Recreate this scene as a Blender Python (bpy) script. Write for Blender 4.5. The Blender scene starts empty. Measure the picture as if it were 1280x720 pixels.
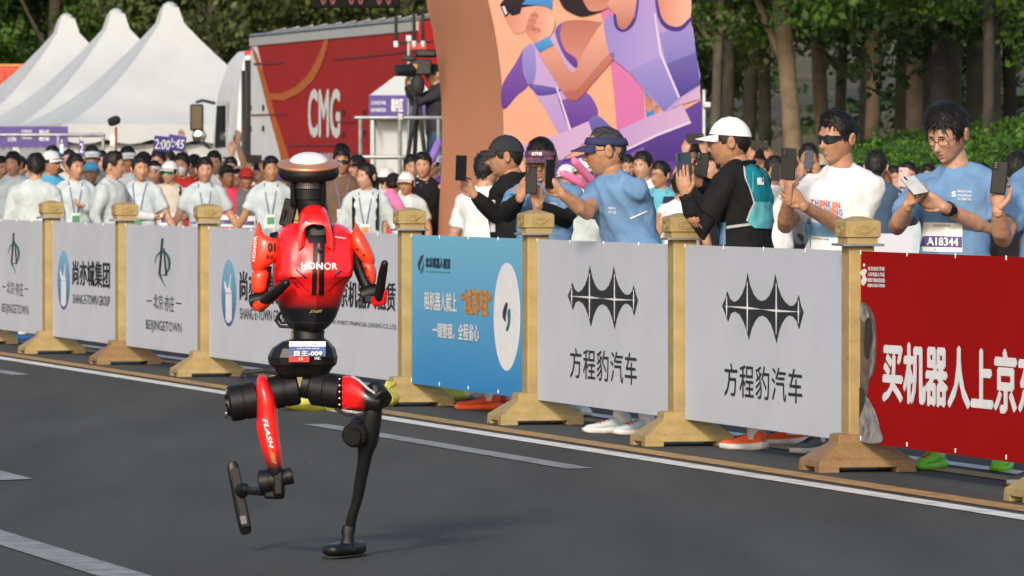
import bpy, bmesh, math, random
import numpy as np
from mathutils import Vector, Matrix, noise, Euler
from mathutils.bvhtree import BVHTree
R = math.radians
random.seed(7)
SC = bpy.context.scene
COL = SC.collection
# ------------------------------------------------------------------ camera, sky, sun, exposure
FP = 8114.0            # focal length in pixels of a 1280 px wide frame
CH = 1.386             # camera height (m)
HY = 221.0             # horizon row in the 1280x720 frame
cam = bpy.data.cameras.new('camera'); cam_o = bpy.data.objects.new('camera', cam); COL.objects.link(cam_o)
cam.sensor_width = 36; cam.lens = FP / 1280 * 36
cam.shift_y = (HY - 360.0) / 1280.0
cam_o.location = (0, 0, CH); cam_o.rotation_euler = (R(90), 0, 0)
cam.clip_start = 0.5; cam.clip_end = 2000
cam.dof.use_dof = True; cam.dof.focus_distance = 27.0; cam.dof.aperture_fstop = 18
SC.camera = cam_o
SUN_EL, SUN_AZ = 24.0, 14.0        # behind the camera, a little to the left
w = bpy.data.worlds.new('World'); SC.world = w; w.use_nodes = True
nt = w.node_tree
sky = nt.nodes.new('ShaderNodeTexSky'); sky.sky_type = 'NISHITA'; sky.sun_disc = False
sky.sun_elevation = R(SUN_EL); sky.sun_rotation = R(180 + SUN_AZ)
sky.air_density = 1.0; sky.dust_density = 3.0; sky.ozone_density = 1.0
bg = nt.nodes['Background']; bg.inputs['Strength'].default_value = 0.15
nt.links.new(sky.outputs[0], bg.inputs[0])
sl = bpy.data.lights.new('sun', 'SUN'); sl.energy = 1.9; sl.angle = R(6); sl.color = (1.0, 0.945, 0.875)
sun = bpy.data.objects.new('sun', sl); COL.objects.link(sun)
_d = Vector((math.sin(R(SUN_AZ)) * math.cos(R(SUN_EL)), math.cos(R(SUN_AZ)) * math.cos(R(SUN_EL)), -math.sin(R(SUN_EL))))
sun.rotation_euler = _d.to_track_quat('-Z', 'Y').to_euler(); sun.location = (-5, -20, 30)
vs = SC.view_settings
vs.view_transform = 'Standard'; vs.look = 'None'; vs.exposure = 0.38; vs.gamma = 1.0; vs.use_curve_mapping = False
SC.render.engine = 'CYCLES'
SC.cycles.max_bounces = 6; SC.cycles.diffuse_bounces = 3; SC.cycles.glossy_bounces = 3
SC.cycles.transparent_max_bounces = 6; SC.cycles.transmission_bounces = 4
SC.cycles.use_denoising = True

# ------------------------------------------------------------------ helpers
def ray(px, py):
    return Vector(((px - 640) / FP, 1.0, (HY - py) / FP))
def at(px, py, Y):
    return Vector((0, 0, CH)) + ray(px, py) * Y
def onplane(px, py, p0, n):
    d = ray(px, py); o = Vector((0, 0, CH))
    return o + d * ((p0 - o).dot(n) / d.dot(n))
def gnd(px, py):
    Y = FP * CH / (py - HY); return Vector(((px - 640) * Y / FP, Y, 0))
def lin(c):
    if isinstance(c, str):
        c = c.lstrip('#'); c = [int(c[i:i+2], 16) / 255 for i in (0, 2, 4)]
        return tuple(x / 12.92 if x <= .04045 else ((x + .055) / 1.055) ** 2.4 for x in c)
    return tuple(c)
_M = {}
def mat(name, col, rough=.6, metal=0., var=.1, scale=14., bump=0., bscale=80., spec=.4, coat=0., sub=0., emit=0., col2=None, coords='Object', detail=4, transl=0., island=False):
    if name in _M: return _M[name]
    m = bpy.data.materials.new(name); m.use_nodes = True; t = m.node_tree; N = t.nodes; L = t.links
    b = N['Principled BSDF']; col = lin(col)
    b.inputs['Roughness'].default_value = rough; b.inputs['Metallic'].default_value = metal
    b.inputs['Specular IOR Level'].default_value = spec
    b.inputs['Coat Weight'].default_value = coat; b.inputs['Coat Roughness'].default_value = .08
    tc = N.new('ShaderNodeTexCoord')
    if sub:
        b.inputs['Subsurface Weight'].default_value = sub; b.inputs['Subsurface Radius'].default_value = (.012, .005, .003)
        b.inputs['Subsurface Scale'].default_value = .6
    nz = N.new('ShaderNodeTexNoise'); nz.inputs['Scale'].default_value = scale; nz.inputs['Detail'].default_value = detail
    L.new(tc.outputs[coords], nz.inputs['Vector'])
    rp = N.new('ShaderNodeValToRGB')
    c2 = lin(col2) if col2 else tuple(x * (1 - 2 * var) for x in col)
    c1 = col if col2 else tuple(min(1, x * (1 + var)) for x in col)
    rp.color_ramp.elements[0].position = .3; rp.color_ramp.elements[1].position = .7
    rp.color_ramp.elements[0].color = (*c2, 1); rp.color_ramp.elements[1].color = (*c1, 1)
    out = nz.outputs['Fac']
    if island:
        g = N.new('ShaderNodeNewGeometry'); mx = N.new('ShaderNodeMath'); mx.operation = 'MULTIPLY_ADD'
        L.new(g.outputs['Random Per Island'], mx.inputs[0]); mx.inputs[1].default_value = .55
        m2 = N.new('ShaderNodeMath'); m2.operation = 'MULTIPLY_ADD'; L.new(nz.outputs['Fac'], m2.inputs[0]); m2.inputs[1].default_value = .9; m2.inputs[2].default_value = -.22
        L.new(m2.outputs[0], mx.inputs[2]); out = mx.outputs[0]
    L.new(out, rp.inputs['Fac']); L.new(rp.outputs['Color'], b.inputs['Base Color'])
    if bump:
        nb = N.new('ShaderNodeTexNoise'); nb.inputs['Scale'].default_value = bscale; nb.inputs['Detail'].default_value = 5
        L.new(tc.outputs[coords], nb.inputs['Vector'])
        bp = N.new('ShaderNodeBump'); bp.inputs['Strength'].default_value = bump; bp.inputs['Distance'].default_value = .01
        L.new(nb.outputs['Fac'], bp.inputs['Height']); L.new(bp.outputs['Normal'], b.inputs['Normal'])
    if emit:
        b.inputs['Emission Color'].default_value = (*col, 1); b.inputs['Emission Strength'].default_value = emit
    if transl:
        tr = N.new('ShaderNodeBsdfTranslucent'); L.new(rp.outputs['Color'], tr.inputs['Color'])
        mx = N.new('ShaderNodeMixShader'); mx.inputs[0].default_value = transl
        L.new(b.outputs[0], mx.inputs[1]); L.new(tr.outputs[0], mx.inputs[2]); L.new(mx.outputs[0], N['Material Output'].inputs['Surface'])
    _M[name] = m; return m
def grad_mat(name, c0, c1, axis=2, lo=0., hi=1., rough=.5, coat=0., coords='Generated', spec=.4, extra=None):
    """paint or print that fades from one colour to another along an axis of the thing"""
    if name in _M: return _M[name]
    m = bpy.data.materials.new(name); m.use_nodes = True; t = m.node_tree; N = t.nodes; L = t.links
    b = N['Principled BSDF']; b.inputs['Roughness'].default_value = rough; b.inputs['Coat Weight'].default_value = coat
    b.inputs['Specular IOR Level'].default_value = spec; b.inputs['Coat Roughness'].default_value = .12
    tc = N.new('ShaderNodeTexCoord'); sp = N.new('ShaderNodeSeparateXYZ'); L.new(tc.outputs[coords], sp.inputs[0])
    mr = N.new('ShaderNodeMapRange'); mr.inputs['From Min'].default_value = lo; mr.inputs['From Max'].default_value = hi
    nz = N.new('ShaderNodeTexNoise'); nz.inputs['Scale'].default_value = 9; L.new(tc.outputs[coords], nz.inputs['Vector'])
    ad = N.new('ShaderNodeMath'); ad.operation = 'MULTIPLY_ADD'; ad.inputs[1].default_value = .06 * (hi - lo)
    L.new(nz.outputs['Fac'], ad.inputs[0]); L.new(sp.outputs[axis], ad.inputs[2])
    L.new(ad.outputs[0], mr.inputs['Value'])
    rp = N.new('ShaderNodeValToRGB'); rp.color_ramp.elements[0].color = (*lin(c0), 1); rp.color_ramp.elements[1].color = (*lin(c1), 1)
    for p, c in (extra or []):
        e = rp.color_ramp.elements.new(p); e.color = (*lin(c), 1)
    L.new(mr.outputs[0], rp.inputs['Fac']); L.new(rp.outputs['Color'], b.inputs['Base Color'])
    _M[name] = m; return m

def frame_from(f, n):
    f = f.normalized(); n = (n - f * n.dot(f)).normalized(); return f, n, f.cross(n)
class MB:
    def __init__(s): s.v = []; s.f = []; s.mi = []
    def add(s, vs, fs, mi=0):
        o = len(s.v); s.v += [Vector(p) for p in vs]; s.f += [tuple(i + o for i in f) for f in fs]; s.mi += [mi] * len(fs); return s
    def box(s, c, d, M=None, mi=0, taper=1.):
        x, y, z = (q / 2 for q in d); vs = []
        for k, t in ((-1, 1.), (1, taper)):
            vs += [Vector((-x * t, -y * t, k * z)), Vector((x * t, -y * t, k * z)), Vector((x * t, y * t, k * z)), Vector((-x * t, y * t, k * z))]
        vs = [((M @ p) if M else p) + Vector(c) for p in vs]
        return s.add(vs, [(3, 2, 1, 0), (4, 5, 6, 7), (0, 1, 5, 4), (1, 2, 6, 5), (2, 3, 7, 6), (3, 0, 4, 7)], mi)
    def rings(s, rings, cap=True, mi=0, close=True):
        n = len(rings[0]); vs = [p for r in rings for p in r]; fs = []
        for k in range(len(rings) - 1):
            for i in range(n if close else n - 1):
                j = (i + 1) % n; fs.append((k * n + i, k * n + j, (k + 1) * n + j, (k + 1) * n + i))
        if cap:
            fs.append(tuple(reversed(range(n)))); fs.append(tuple((len(rings) - 1) * n + i for i in range(n)))
        return s.add(vs, fs, mi)
    def tube(s, pts, rads, n=10, ref=None, mi=0, rnd=True, cap=True):
        pts = [Vector(p) for p in pts]; N = len(pts)
        if not isinstance(rads, (list, tuple)): rads = [rads] * N
        rads = [(r if isinstance(r, (list, tuple)) else (r, r)) for r in rads]
        tg = []
        for i in range(N):
            a = pts[max(0, i - 1)]; b = pts[min(N - 1, i + 1)]; d = (b - a)
            tg.append(d.normalized() if d.length > 1e-9 else Vector((0, 0, 1)))
        u = Vector(ref) if ref is not None else (Vector((1, 0, 0)) if abs(tg[0].x) < .8 else Vector((0, 1, 0)))
        rings = []
        P = list(zip(pts, rads, tg))
        if rnd:
            a, b = P[0], P[-1]; ra = min(a[1]); rb = min(b[1])
            P = [(a[0] - a[2] * ra * .75, (a[1][0] * .45, a[1][1] * .45), a[2]), (a[0] - a[2] * ra * .4, (a[1][0] * .82, a[1][1] * .82), a[2])] + P + \
                [(b[0] + b[2] * rb * .4, (b[1][0] * .82, b[1][1] * .82), b[2]), (b[0] + b[2] * rb * .75, (b[1][0] * .45, b[1][1] * .45), b[2])]
        for p, r, t in P:
            u = (u - t * u.dot(t))
            u = u.normalized() if u.length > 1e-6 else t.orthogonal().normalized()
            v = t.cross(u)
            rings.append([p + u * (r[0] * math.cos(2 * math.pi * i / n)) + v * (r[1] * math.sin(2 * math.pi * i / n)) for i in range(n)])
        return s.rings(rings, cap, mi)
    def prism(s, poly, d, mi=0):
        """polygon of 3-D points extruded by vector d"""
        n = len(poly); a = [Vector(p) for p in poly]; b = [p + Vector(d) for p in a]
        fs = [tuple(range(n)), tuple(reversed(range(n, 2 * n)))] + [(i, n + i, n + (i + 1) % n, (i + 1) % n) for i in range(n)]
        return s.add(a + b, fs, mi)
    def lathe(s, prof, c=(0, 0, 0), n=24, M=None, mi=0):
        rg = []
        for r, z in prof:
            q = [Vector((r * math.cos(2 * math.pi * i / n), r * math.sin(2 * math.pi * i / n), z)) for i in range(n)]
            rg.append([((M @ p) if M else p) + Vector(c) for p in q])
        return s.rings(rg, True, mi)
    def mesh(s, name, smooth=True, angle=None):
        me = bpy.data.meshes.new(name); me.from_pydata([tuple(p) for p in s.v], [], s.f)
        me.polygons.foreach_set('material_index', s.mi); 
        if smooth: me.polygons.foreach_set('use_smooth', [True] * len(s.f))
        bm = bmesh.new(); bm.from_mesh(me); bmesh.ops.recalc_face_normals(bm, faces=bm.faces)
        if smooth and angle:
            for e in bm.edges:
                if len(e.link_faces) == 2 and e.calc_face_angle(0) > R(angle): e.smooth = False
        bm.to_mesh(me); bm.free(); me.update(); return me
    def build(s, name, m, parent=None, smooth=True, angle=40, bevel=0., seg=2, subd=0):
        me = s.mesh(name, smooth, angle)
        return obj(name, me, m, parent, bevel, seg, subd)
def obj(name, me, m, parent=None, bevel=0., seg=2, subd=0, M=None):
    o = bpy.data.objects.new(name, me); COL.objects.link(o)
    ms = m if isinstance(m, (list, tuple)) else [m]
    if len(me.materials) == 0:
        for q in ms: me.materials.append(q)
    else:
        for i, q in enumerate(ms):
            if i < len(o.material_slots): o.material_slots[i].link = 'OBJECT'; o.material_slots[i].material = q
    if parent: o.parent = parent
    if M is not None: o.matrix_local = M
    if bevel:
        b = o.modifiers.new('bevel', 'BEVEL'); b.width = bevel; b.segments = seg; b.limit_method = 'ANGLE'; b.angle_limit = R(35)
    if subd:
        b = o.modifiers.new('subd', 'SUBSURF'); b.levels = subd; b.render_levels = subd
    return o
def tag(o, label=None, cat=None, group=None, kind=None):
    if label: o['label'] = label
    if cat: o['category'] = cat
    if group: o['group'] = group
    if kind: o['kind'] = kind
    return o
def thing(name, loc, label, cat, group=None, rz=0):
    o = bpy.data.objects.new(name, None); COL.objects.link(o); o.location = loc; o.rotation_euler = (0, 0, rz)
    o.empty_display_size = .2
    return tag(o, label, cat, group)
def text_mesh(s, bold=0., shear=0., spacing=1.):
    """glyph mesh; heavy weights are made of shifted copies, each on its own layer (stored in z)"""
    c = bpy.data.curves.new('text', 'FONT'); c.body = s; c.size = 1; c.shear = shear; c.space_character = spacing
    c.resolution_u = 3; c.offset = bold if bold < .009 else 0.
    o = bpy.data.objects.new('text', c); me = bpy.data.meshes.new_from_object(o)
    bpy.data.objects.remove(o); bpy.data.curves.remove(c)
    if bold >= .009:
        n = len(me.vertices); co = np.empty(n * 3); me.vertices.foreach_get('co', co); co = co.reshape(-1, 3); V = []; F = []; b = bold
        for k, (dx, dy) in enumerate(((0, 0), (b, 0), (-b, 0), (0, b * .8), (0, -b * .8), (b * .7, b * .6), (-b * .7, -b * .6))):
            V.append(co + np.array([dx, dy, k])); F += [tuple(i + k * n for i in p.vertices) for p in me.polygons]
        bpy.data.meshes.remove(me); me = bpy.data.meshes.new('text'); me.from_pydata(np.concatenate(V).tolist(), [], F)
    return me
def text_quad(name, s, m, parent, q, n, bold=0., shear=0., off=.003, spacing=1., inv=None):
    """lettering laid in a quad q = (bottom-left, bottom-right, top-left, top-right) in world space, lifted by off along n"""
    me = text_mesh(s, bold, shear, spacing)
    co = np.empty(len(me.vertices) * 3); me.vertices.foreach_get('co', co); co = co.reshape(-1, 3)
    if len(co) == 0: return None
    lo = co.min(0); hi = co.max(0); uv = (co - lo) / np.maximum(hi - lo, 1e-6)
    bl, br, tl, tr = (np.array(p) for p in q); u = uv[:, :1]; v = uv[:, 1:2]
    P = (bl * (1 - u) + br * u) * (1 - v) + (tl * (1 - u) + tr * u) * v + np.array(n) * (off + .0004 * co[:, 2:3])
    if inv is not None:
        A = np.array(inv); P = P @ A[:3, :3].T + A[:3, 3]
    me.vertices.foreach_set('co', P.ravel()); me.update(); me.materials.clear()
    return obj(name, me, m, parent)
TMP = bpy.data.scenes.new('tmp')
def remesh(me, voxel, smooth_it=3, fac=.5):
    o = bpy.data.objects.new('tmp', me); TMP.collection.objects.link(o)
    r = o.modifiers.new('r', 'REMESH'); r.mode = 'VOXEL'; r.voxel_size = voxel; r.use_smooth_shade = True
    if smooth_it:
        q = o.modifiers.new('s', 'SMOOTH'); q.iterations = smooth_it; q.factor = fac
    vl = TMP.view_layers[0]; vl.update(); dg = vl.depsgraph
    out = bpy.data.meshes.new_from_object(o.evaluated_get(dg), preserve_all_data_layers=False, depsgraph=dg)
    bpy.data.objects.remove(o); bpy.data.meshes.remove(me); return out
def join_meshes(name, parts):
    """parts: list of (mesh, material index offset)"""
    bm = bmesh.new()
    for me, k in parts:
        n0 = len(bm.faces); bm.from_mesh(me); bm.faces.ensure_lookup_table()
        if k:
            for f in bm.faces[n0:]: f.material_index += k
    out = bpy.data.meshes.new(name); bm.to_mesh(out); bm.free(); return out
def displace_noise(me, amp, freq, fold=0., seed=0.):
    """cloth folds: soft lumps plus creases that run slantwise"""
    n = len(me.vertices); co = np.empty(n * 3); me.vertices.foreach_get('co', co); co = co.reshape(-1, 3); no = np.empty(n * 3); me.vertices.foreach_get('normal', no); no = no.reshape(-1, 3)
    d = np.zeros(n); sv = Vector((seed * 1.7, seed * .7, 0))
    for i in range(n):
        v = Vector(co[i]); p = v * freq + sv
        q = noise.noise(p) * amp + noise.noise(p * 2.3) * amp * .5
        if fold: q += fold * (.35 - abs(noise.noise(Vector((v.x * 5 + seed, v.y * 5, v.z * 7 + v.x * 9)))) * 1.3)
        if fold: q += fold * .45 * (.3 - abs(noise.noise(Vector((v.x * 15 + seed * 2, v.y * 15, v.z * 11 - v.x * 10)))))
        d[i] = q
    me.vertices.foreach_set('co', (co + no * d[:, None]).ravel()); me.update()
# ------------------------------------------------------------------ the road and its markings
PHI = math.atan(2091 / FP)
UD = Vector((math.sin(PHI), -math.cos(PHI), 0))        # along the road, towards the camera
ND = Vector((-math.cos(PHI), -math.sin(PHI), 0))       # from the fence into the road in front of it
P8 = Vector((1.628, 30.6, 0))                          # foot of one fence post
def road_pt(t, off, z=0.): 
    p = P8 + UD * t + ND * off; p.z = z; return p
def asphalt():
    m = bpy.data.materials.new('asphalt'); m.use_nodes = True; t = m.node_tree; N = t.nodes; L = t.links; b = N['Principled BSDF']
    b.inputs['Roughness'].default_value = .85; b.inputs['Specular IOR Level'].default_value = .25
    tc = N.new('ShaderNodeTexCoord')
    n1 = N.new('ShaderNodeTexNoise'); n1.inputs['Scale'].default_value = .9; n1.inputs['Detail'].default_value = 6
    n2 = N.new('ShaderNodeTexNoise'); n2.inputs['Scale'].default_value = 70; n2.inputs['Detail'].default_value = 3
    mp = N.new('ShaderNodeMapping'); mp.inputs['Rotation'].default_value = (0, 0, PHI); mp.inputs['Scale'].default_value = (2.2, .25, 1)
    L.new(tc.outputs['Object'], mp.inputs[0]); L.new(mp.outputs[0], n1.inputs['Vector']); L.new(tc.outputs['Object'], n2.inputs['Vector'])
    r1 = N.new('ShaderNodeValToRGB'); r1.color_ramp.elements[0].position = .3; r1.color_ramp.elements[1].position = .72
    r1.color_ramp.elements[0].color = (.045, .045, .0405, 1); r1.color_ramp.elements[1].color = (.072, .0715, .0645, 1)
    r2 = N.new('ShaderNodeValToRGB'); r2.color_ramp.elements[0].position = .35; r2.color_ramp.elements[1].position = .75
    r2.color_ramp.elements[0].color = (.74, .74, .74, 1); r2.color_ramp.elements[1].color = (1.32, 1.32, 1.3, 1)
    mx = N.new('ShaderNodeMix'); mx.data_type = 'RGBA'; mx.blend_type = 'MULTIPLY'; mx.inputs[0].default_value = 1
    L.new(n1.outputs['Fac'], r1.inputs['Fac']); L.new(n2.outputs['Fac'], r2.inputs['Fac'])
    L.new(r1.outputs[0], mx.inputs[6]); L.new(r2.outputs[0], mx.inputs[7])
    vz = N.new('ShaderNodeTexVoronoi'); vz.feature = 'F1'; vz.inputs['Scale'].default_value = .9; L.new(tc.outputs['Object'], vz.inputs['Vector'])
    lt = N.new('ShaderNodeMath'); lt.operation = 'LESS_THAN'; lt.inputs[1].default_value = .012; L.new(vz.outputs['Distance'], lt.inputs[0])
    m3 = N.new('ShaderNodeMix'); m3.data_type = 'RGBA'; L.new(lt.outputs[0], m3.inputs[0]); L.new(mx.outputs[2], m3.inputs[6]); m3.inputs[7].default_value = (.3, .3, .29, 1)
    L.new(m3.outputs[2], b.inputs['Base Color'])
    bp = N.new('ShaderNodeBump'); bp.inputs['Strength'].default_value = .35; bp.inputs['Distance'].default_value = .006
    L.new(n2.outputs['Fac'], bp.inputs['Height']); L.new(bp.outputs[0], b.inputs['Normal']); return m
def worn_paint(name, c, under=(.05, .05, .05), amount=.45, rough=.75):
    m = bpy.data.materials.new(name); m.use_nodes = True; t = m.node_tree; N = t.nodes; L = t.links; b = N['Principled BSDF']
    b.inputs['Roughness'].default_value = rough; b.inputs['Specular IOR Level'].default_value = .25
    tc = N.new('ShaderNodeTexCoord'); n = N.new('ShaderNodeTexNoise'); n.inputs['Scale'].default_value = 5; n.inputs['Detail'].default_value = 9; n.inputs['Roughness'].default_value = .75
    L.new(tc.outputs['Object'], n.inputs['Vector']); r = N.new('ShaderNodeValToRGB'); e = r.color_ramp.elements
    e[0].position = amount - .12; e[0].color = (*[u * .6 + v * .4 for u, v in zip(under, lin(c))], 1); e[1].position = amount + .1; e[1].color = (*lin(c), 1)
    L.new(n.outputs['Fac'], r.inputs['Fac']); L.new(r.outputs[0], b.inputs['Base Color']); return m
road = MB().add([(-400, -30, 0), (400, -30, 0), (400, 900, 0), (-400, 900, 0)], [(0, 1, 2, 3)]).build('road', asphalt(), smooth=False)
tag(road, kind='structure')
WL = worn_paint('white_line_paint', (.68, .67, .63), amount=.42); YL = worn_paint('yellow_line_paint', (.44, .27, .10), amount=.47)
DL = worn_paint('dashed_line_paint', (.30, .31, .31), amount=.5)
def stripe(name, t0, t1, off, wid, m, skew=0.):
    a = road_pt(t0, off - wid / 2, .004); b = road_pt(t0 + skew, off + wid / 2, .004); c = road_pt(t1 + skew, off + wid / 2, .004); d = road_pt(t1, off - wid / 2, .004)
    o = MB().add([a, b, c, d], [(0, 1, 2, 3)]).build(name, m, road, smooth=False); return o
stripe('edge_line', -120, 16, .625, .13, WL); stripe('edge_line', -120, 16, -.66, .13, WL)
stripe('yellow_line', -120, 16, .40, .15, YL); stripe('yellow_line', -120, 16, -.42, .15, YL)
for k in range(6): stripe('lane_dash', -6.2 - 15 * k, -.5 - 15 * k, 1.22, .14, DL)
for k in range(2): stripe('lane_dash', -6 - 15 * k, -.08 - 15 * k, 4.03, .22, DL, skew=.1)
stripe('lane_line', -4, 14, 4.9, .18, DL)

# ------------------------------------------------------------------ the guardrail posts
def cream_paint(name, rust, tone=(1., 1., 1.), rc=(.12, .045, .015)):
    m = bpy.data.materials.new(name); m.use_nodes = True; t = m.node_tree; N = t.nodes; L = t.links; b = N['Principled BSDF']
    b.inputs['Roughness'].default_value = .55; tc = N.new('ShaderNodeTexCoord')
    n = N.new('ShaderNodeTexNoise'); n.inputs['Scale'].default_value = 6; n.inputs['Detail'].default_value = 8; n.inputs['Roughness'].default_value = .7
    r = N.new('ShaderNodeValToRGB'); e = r.color_ramp.elements
    e[0].position = .32; e[0].color = (.25 * tone[0], .175 * tone[1], .065 * tone[2], 1); e[1].position = .62; e[1].color = (.36 * tone[0], .265 * tone[1], .105 * tone[2], 1)
    L.new(tc.outputs['Object'], n.inputs['Vector']); L.new(n.outputs['Fac'], r.inputs['Fac'])
    n2 = N.new('ShaderNodeTexNoise'); n2.inputs['Scale'].default_value = 11; n2.inputs['Detail'].default_value = 9; n2.inputs['Roughness'].default_value = .8
    L.new(tc.outputs['Object'], n2.inputs['Vector'])
    r2 = N.new('ShaderNodeValToRGB'); r2.color_ramp.elements[0].position = .66 - rust; r2.color_ramp.elements[1].position = .80 - rust
    L.new(n2.outputs['Fac'], r2.inputs['Fac'])
    mx = N.new('ShaderNodeMix'); mx.data_type = 'RGBA'; L.new(r2.outputs[0], mx.inputs[0]); L.new(r.outputs[0], mx.inputs[6]); mx.inputs[7].default_value = (*rc, 1)
    L.new(mx.outputs[2], b.inputs['Base Color'])
    bp = N.new('ShaderNodeBump'); bp.inputs['Strength'].default_value = .25; bp.inputs['Distance'].default_value = .004; L.new(n2.outputs['Fac'], bp.inputs['Height']); L.new(bp.outputs[0], b.inputs['Normal'])
    return m
CR = [cream_paint('cream_paint', .0), cream_paint('cream_paint_worn', .08), cream_paint('cream_paint_rusty', .13, (.72, .60, .62), (.17, .065, .025))]
STEEL = mat('galvanised_steel', (.36, .37, .37), .42, .75, .15, 9)
def sq(hx, hy, z): return [Vector((-hx, -hy, z)), Vector((hx, -hy, z)), Vector((hx, hy, z)), Vector((-hx, hy, z))]
def post_meshes():
    D = {}
    b = MB()
    b.rings([sq(.24, .165, .024), sq(.236, .16, .056), sq(.218, .148, .066), sq(.165, .112, .105), sq(.122, .082, .133), sq(.118, .078, .137), sq(.114, .075, .172), sq(.1, .07, .177)])
    for sx in (-1, 1):
        for sy in (-1, 1): b.box((sx * .190, sy * .124, .014), (.1, .082, .028), taper=.97)
    D['base'] = b.mesh('base', False)
    D['shaft'] = MB().rings([sq(.062, .062, .17), sq(.062, .062, 1.06)]).mesh('shaft', False)
    D['flange'] = MB().rings([sq(.1, .1, 1.06), sq(.1, .1, 1.072)]).mesh('flange', False)
    D['cap'] = MB().rings([sq(.075, .075, 1.071), sq(.075, .075, 1.098), sq(.079, .079, 1.1), sq(.08, .08, 1.102), sq(.086, .086, 1.104), sq(.086, .086, 1.172), sq(.08, .08, 1.18), sq(.02, .02, 1.2)]).mesh('cap', False)
    e = MB()      # cloud scroll in low relief on the cap
    for axis in (0, 1):
        for sg in (-1, 1):
            pts = []
            for i in range(26):
                a = i / 25 * 3.6 * math.pi; r = .010 + .022 * i / 25
                pts.append((r * math.cos(a) * 1.5, .0, r * math.sin(a) * .75))
            pts.append((.06, 0, .012)); M = Matrix.Rotation(math.pi / 2 * (2 * axis + (0 if sg < 0 else 1)), 3, 'Z')
            P = [M @ Vector((x, -.0865, z + 1.138)) for x, y, z in pts]
            e.tube(P, .0028, 5, rnd=False)
    D['relief'] = e.mesh('relief')
    return D
PM = post_meshes()
def h_of(px): return 137.1 + .0945 * px
post_lab = {-3: None, -8: 'cream guardrail post cut by the left edge of the picture',
 -7: 'cream guardrail post between the leftmost two white banners', -6: 'cream guardrail post with rusty foot, right of the first oval emblem banner',
 -5: 'cream guardrail post just left of the robot arm', -4: 'cream guardrail post hidden behind the running robot',
 -3: 'cream guardrail post at the left end of the blue banner', -2: 'cream guardrail post at the right end of the blue banner',
 -1: 'cream guardrail post between the two spiked emblem banners', 0: 'cream guardrail post with very rusty foot left of the red banner', 1: 'cream guardrail post at the right edge, beyond the red banner'}
rusty = {-8: 0, -7: 1, -6: 2, -5: 1, -4: 0, -3: 0, -2: 1, -1: 1, 0: 2, 1: 1}
POSTS = {}
for k in range(-8, 2):
    t = thing('guardrail_post', road_pt(3.0 * k, 0), post_lab[k], 'guardrail post', 'guardrail posts along the road', rz=PHI + R(random.uniform(-1.5, 1.5)))
    t.rotation_euler.x = R(random.uniform(-.5, .5))
    obj('base', PM['base'], CR[rusty[k]], t, bevel=.008); obj('shaft', PM['shaft'], CR[0 if rusty[k] < 2 else 1], t, bevel=.006)
    obj('flange', PM['flange'], STEEL, t, bevel=.002)
    c = obj('cap', PM['cap'], CR[1 if k % 2 else 0], t, bevel=.004); obj('relief', PM['relief'], CR[1 if k % 2 else 0], c)
    POSTS[k] = t

# ------------------------------------------------------------------ the banners between the posts
def board_mat(name, c, rough=.62, **kw): return mat(name, c, rough, var=.03, scale=2.2, bump=.05, bscale=5, spec=.15, **kw)
WB = board_mat('white_vinyl', (.475, .495, .555)); RB = mat('red_vinyl', (.285, .004, .004), .7, var=.03, scale=2.2, spec=.04)
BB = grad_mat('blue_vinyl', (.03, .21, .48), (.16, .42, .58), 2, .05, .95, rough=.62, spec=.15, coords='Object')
INK = mat('dark_ink', (.012, .014, .017), .55, var=.1); GREEN = mat('green_ink', (.01, .13, .075), .5); WHT = mat('white_ink', (.72, .72, .74), .5, var=.03)
NAVY = mat('navy_ink', (.02, .028, .055), .5); CYANI = mat('teal_ink', (.015, .13, .19), .5); TIE = mat('cable_tie_plastic', (.75, .75, .74), .5)
ORI = mat('orange_ink', (.55, .25, .05), .5); LBI = grad_mat('oval_blue', (.012, .06, .22), (.18, .42, .58), 2, .0, 1., .5)
RINK = mat('silver_print', (.33, .32, .33), .5, col2=(.05, .05, .06), scale=18); DINK = mat('machine_print', (.03, .028, .035), .5, col2=(.14, .10, .09), scale=14)
ZT, ZB = 1.036, .137
PLANE0 = road_pt(0, 0)
def panel(k, m, label):
    """board between post k and post k+1"""
    a, b = 3.0 * k + .068, 3.0 * (k + 1) - .068
    o = thing('banner_board', road_pt((a + b) / 2, 0, ZB), label, 'banner', 'printed banners on the guardrail')
    nx, nz = 26, 8; vs = []; fs = []
    for side in (1, -1):
        for i in range(nx + 1):
            for j in range(nz + 1):
                t = a + (b - a) * i / nx; z = ZB + (ZT - ZB) * j / nz
                d = .005 * side + .0016 * noise.noise(Vector((t * .9, z * 1.5, k * 3.1))) * math.sin(math.pi * i / nx)
                vs.append(road_pt(t, d, z) - o.location)
    q = (nx + 1) * (nz + 1)
    for i in range(nx):
        for j in range(nz):
            p = i * (nz + 1) + j; fs.append((p, p + nz + 1, p + nz + 2, p + 1)); fs.append((q + p, q + p + 1, q + p + nz + 2, q + p + nz + 1))
    for i in range(nx):
        for j in (0, nz):
            p = i * (nz + 1) + j; fs.append((p, q + p, q + p + nz + 1, p + nz + 1))
    for j in range(nz):
        for i in (0, nx):
            p = i * (nz + 1) + j; fs.append((p, p + 1, q + p + 1, q + p))
    MB().add(vs, fs).build('sheet', m, o, angle=60)
    for i in range(5):
        for z in ((ZT,) if m is WB else (ZT, ZB + .02)):
            t = a + (b - a) * (i + .03) / 4.06
            MB().box(road_pt(t, .012, z - .005 if z == ZT else z) - o.location, (.005, .005, .02)).build('cable_tie', TIE, o, smooth=False)
    return o
BO = .0076
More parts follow.
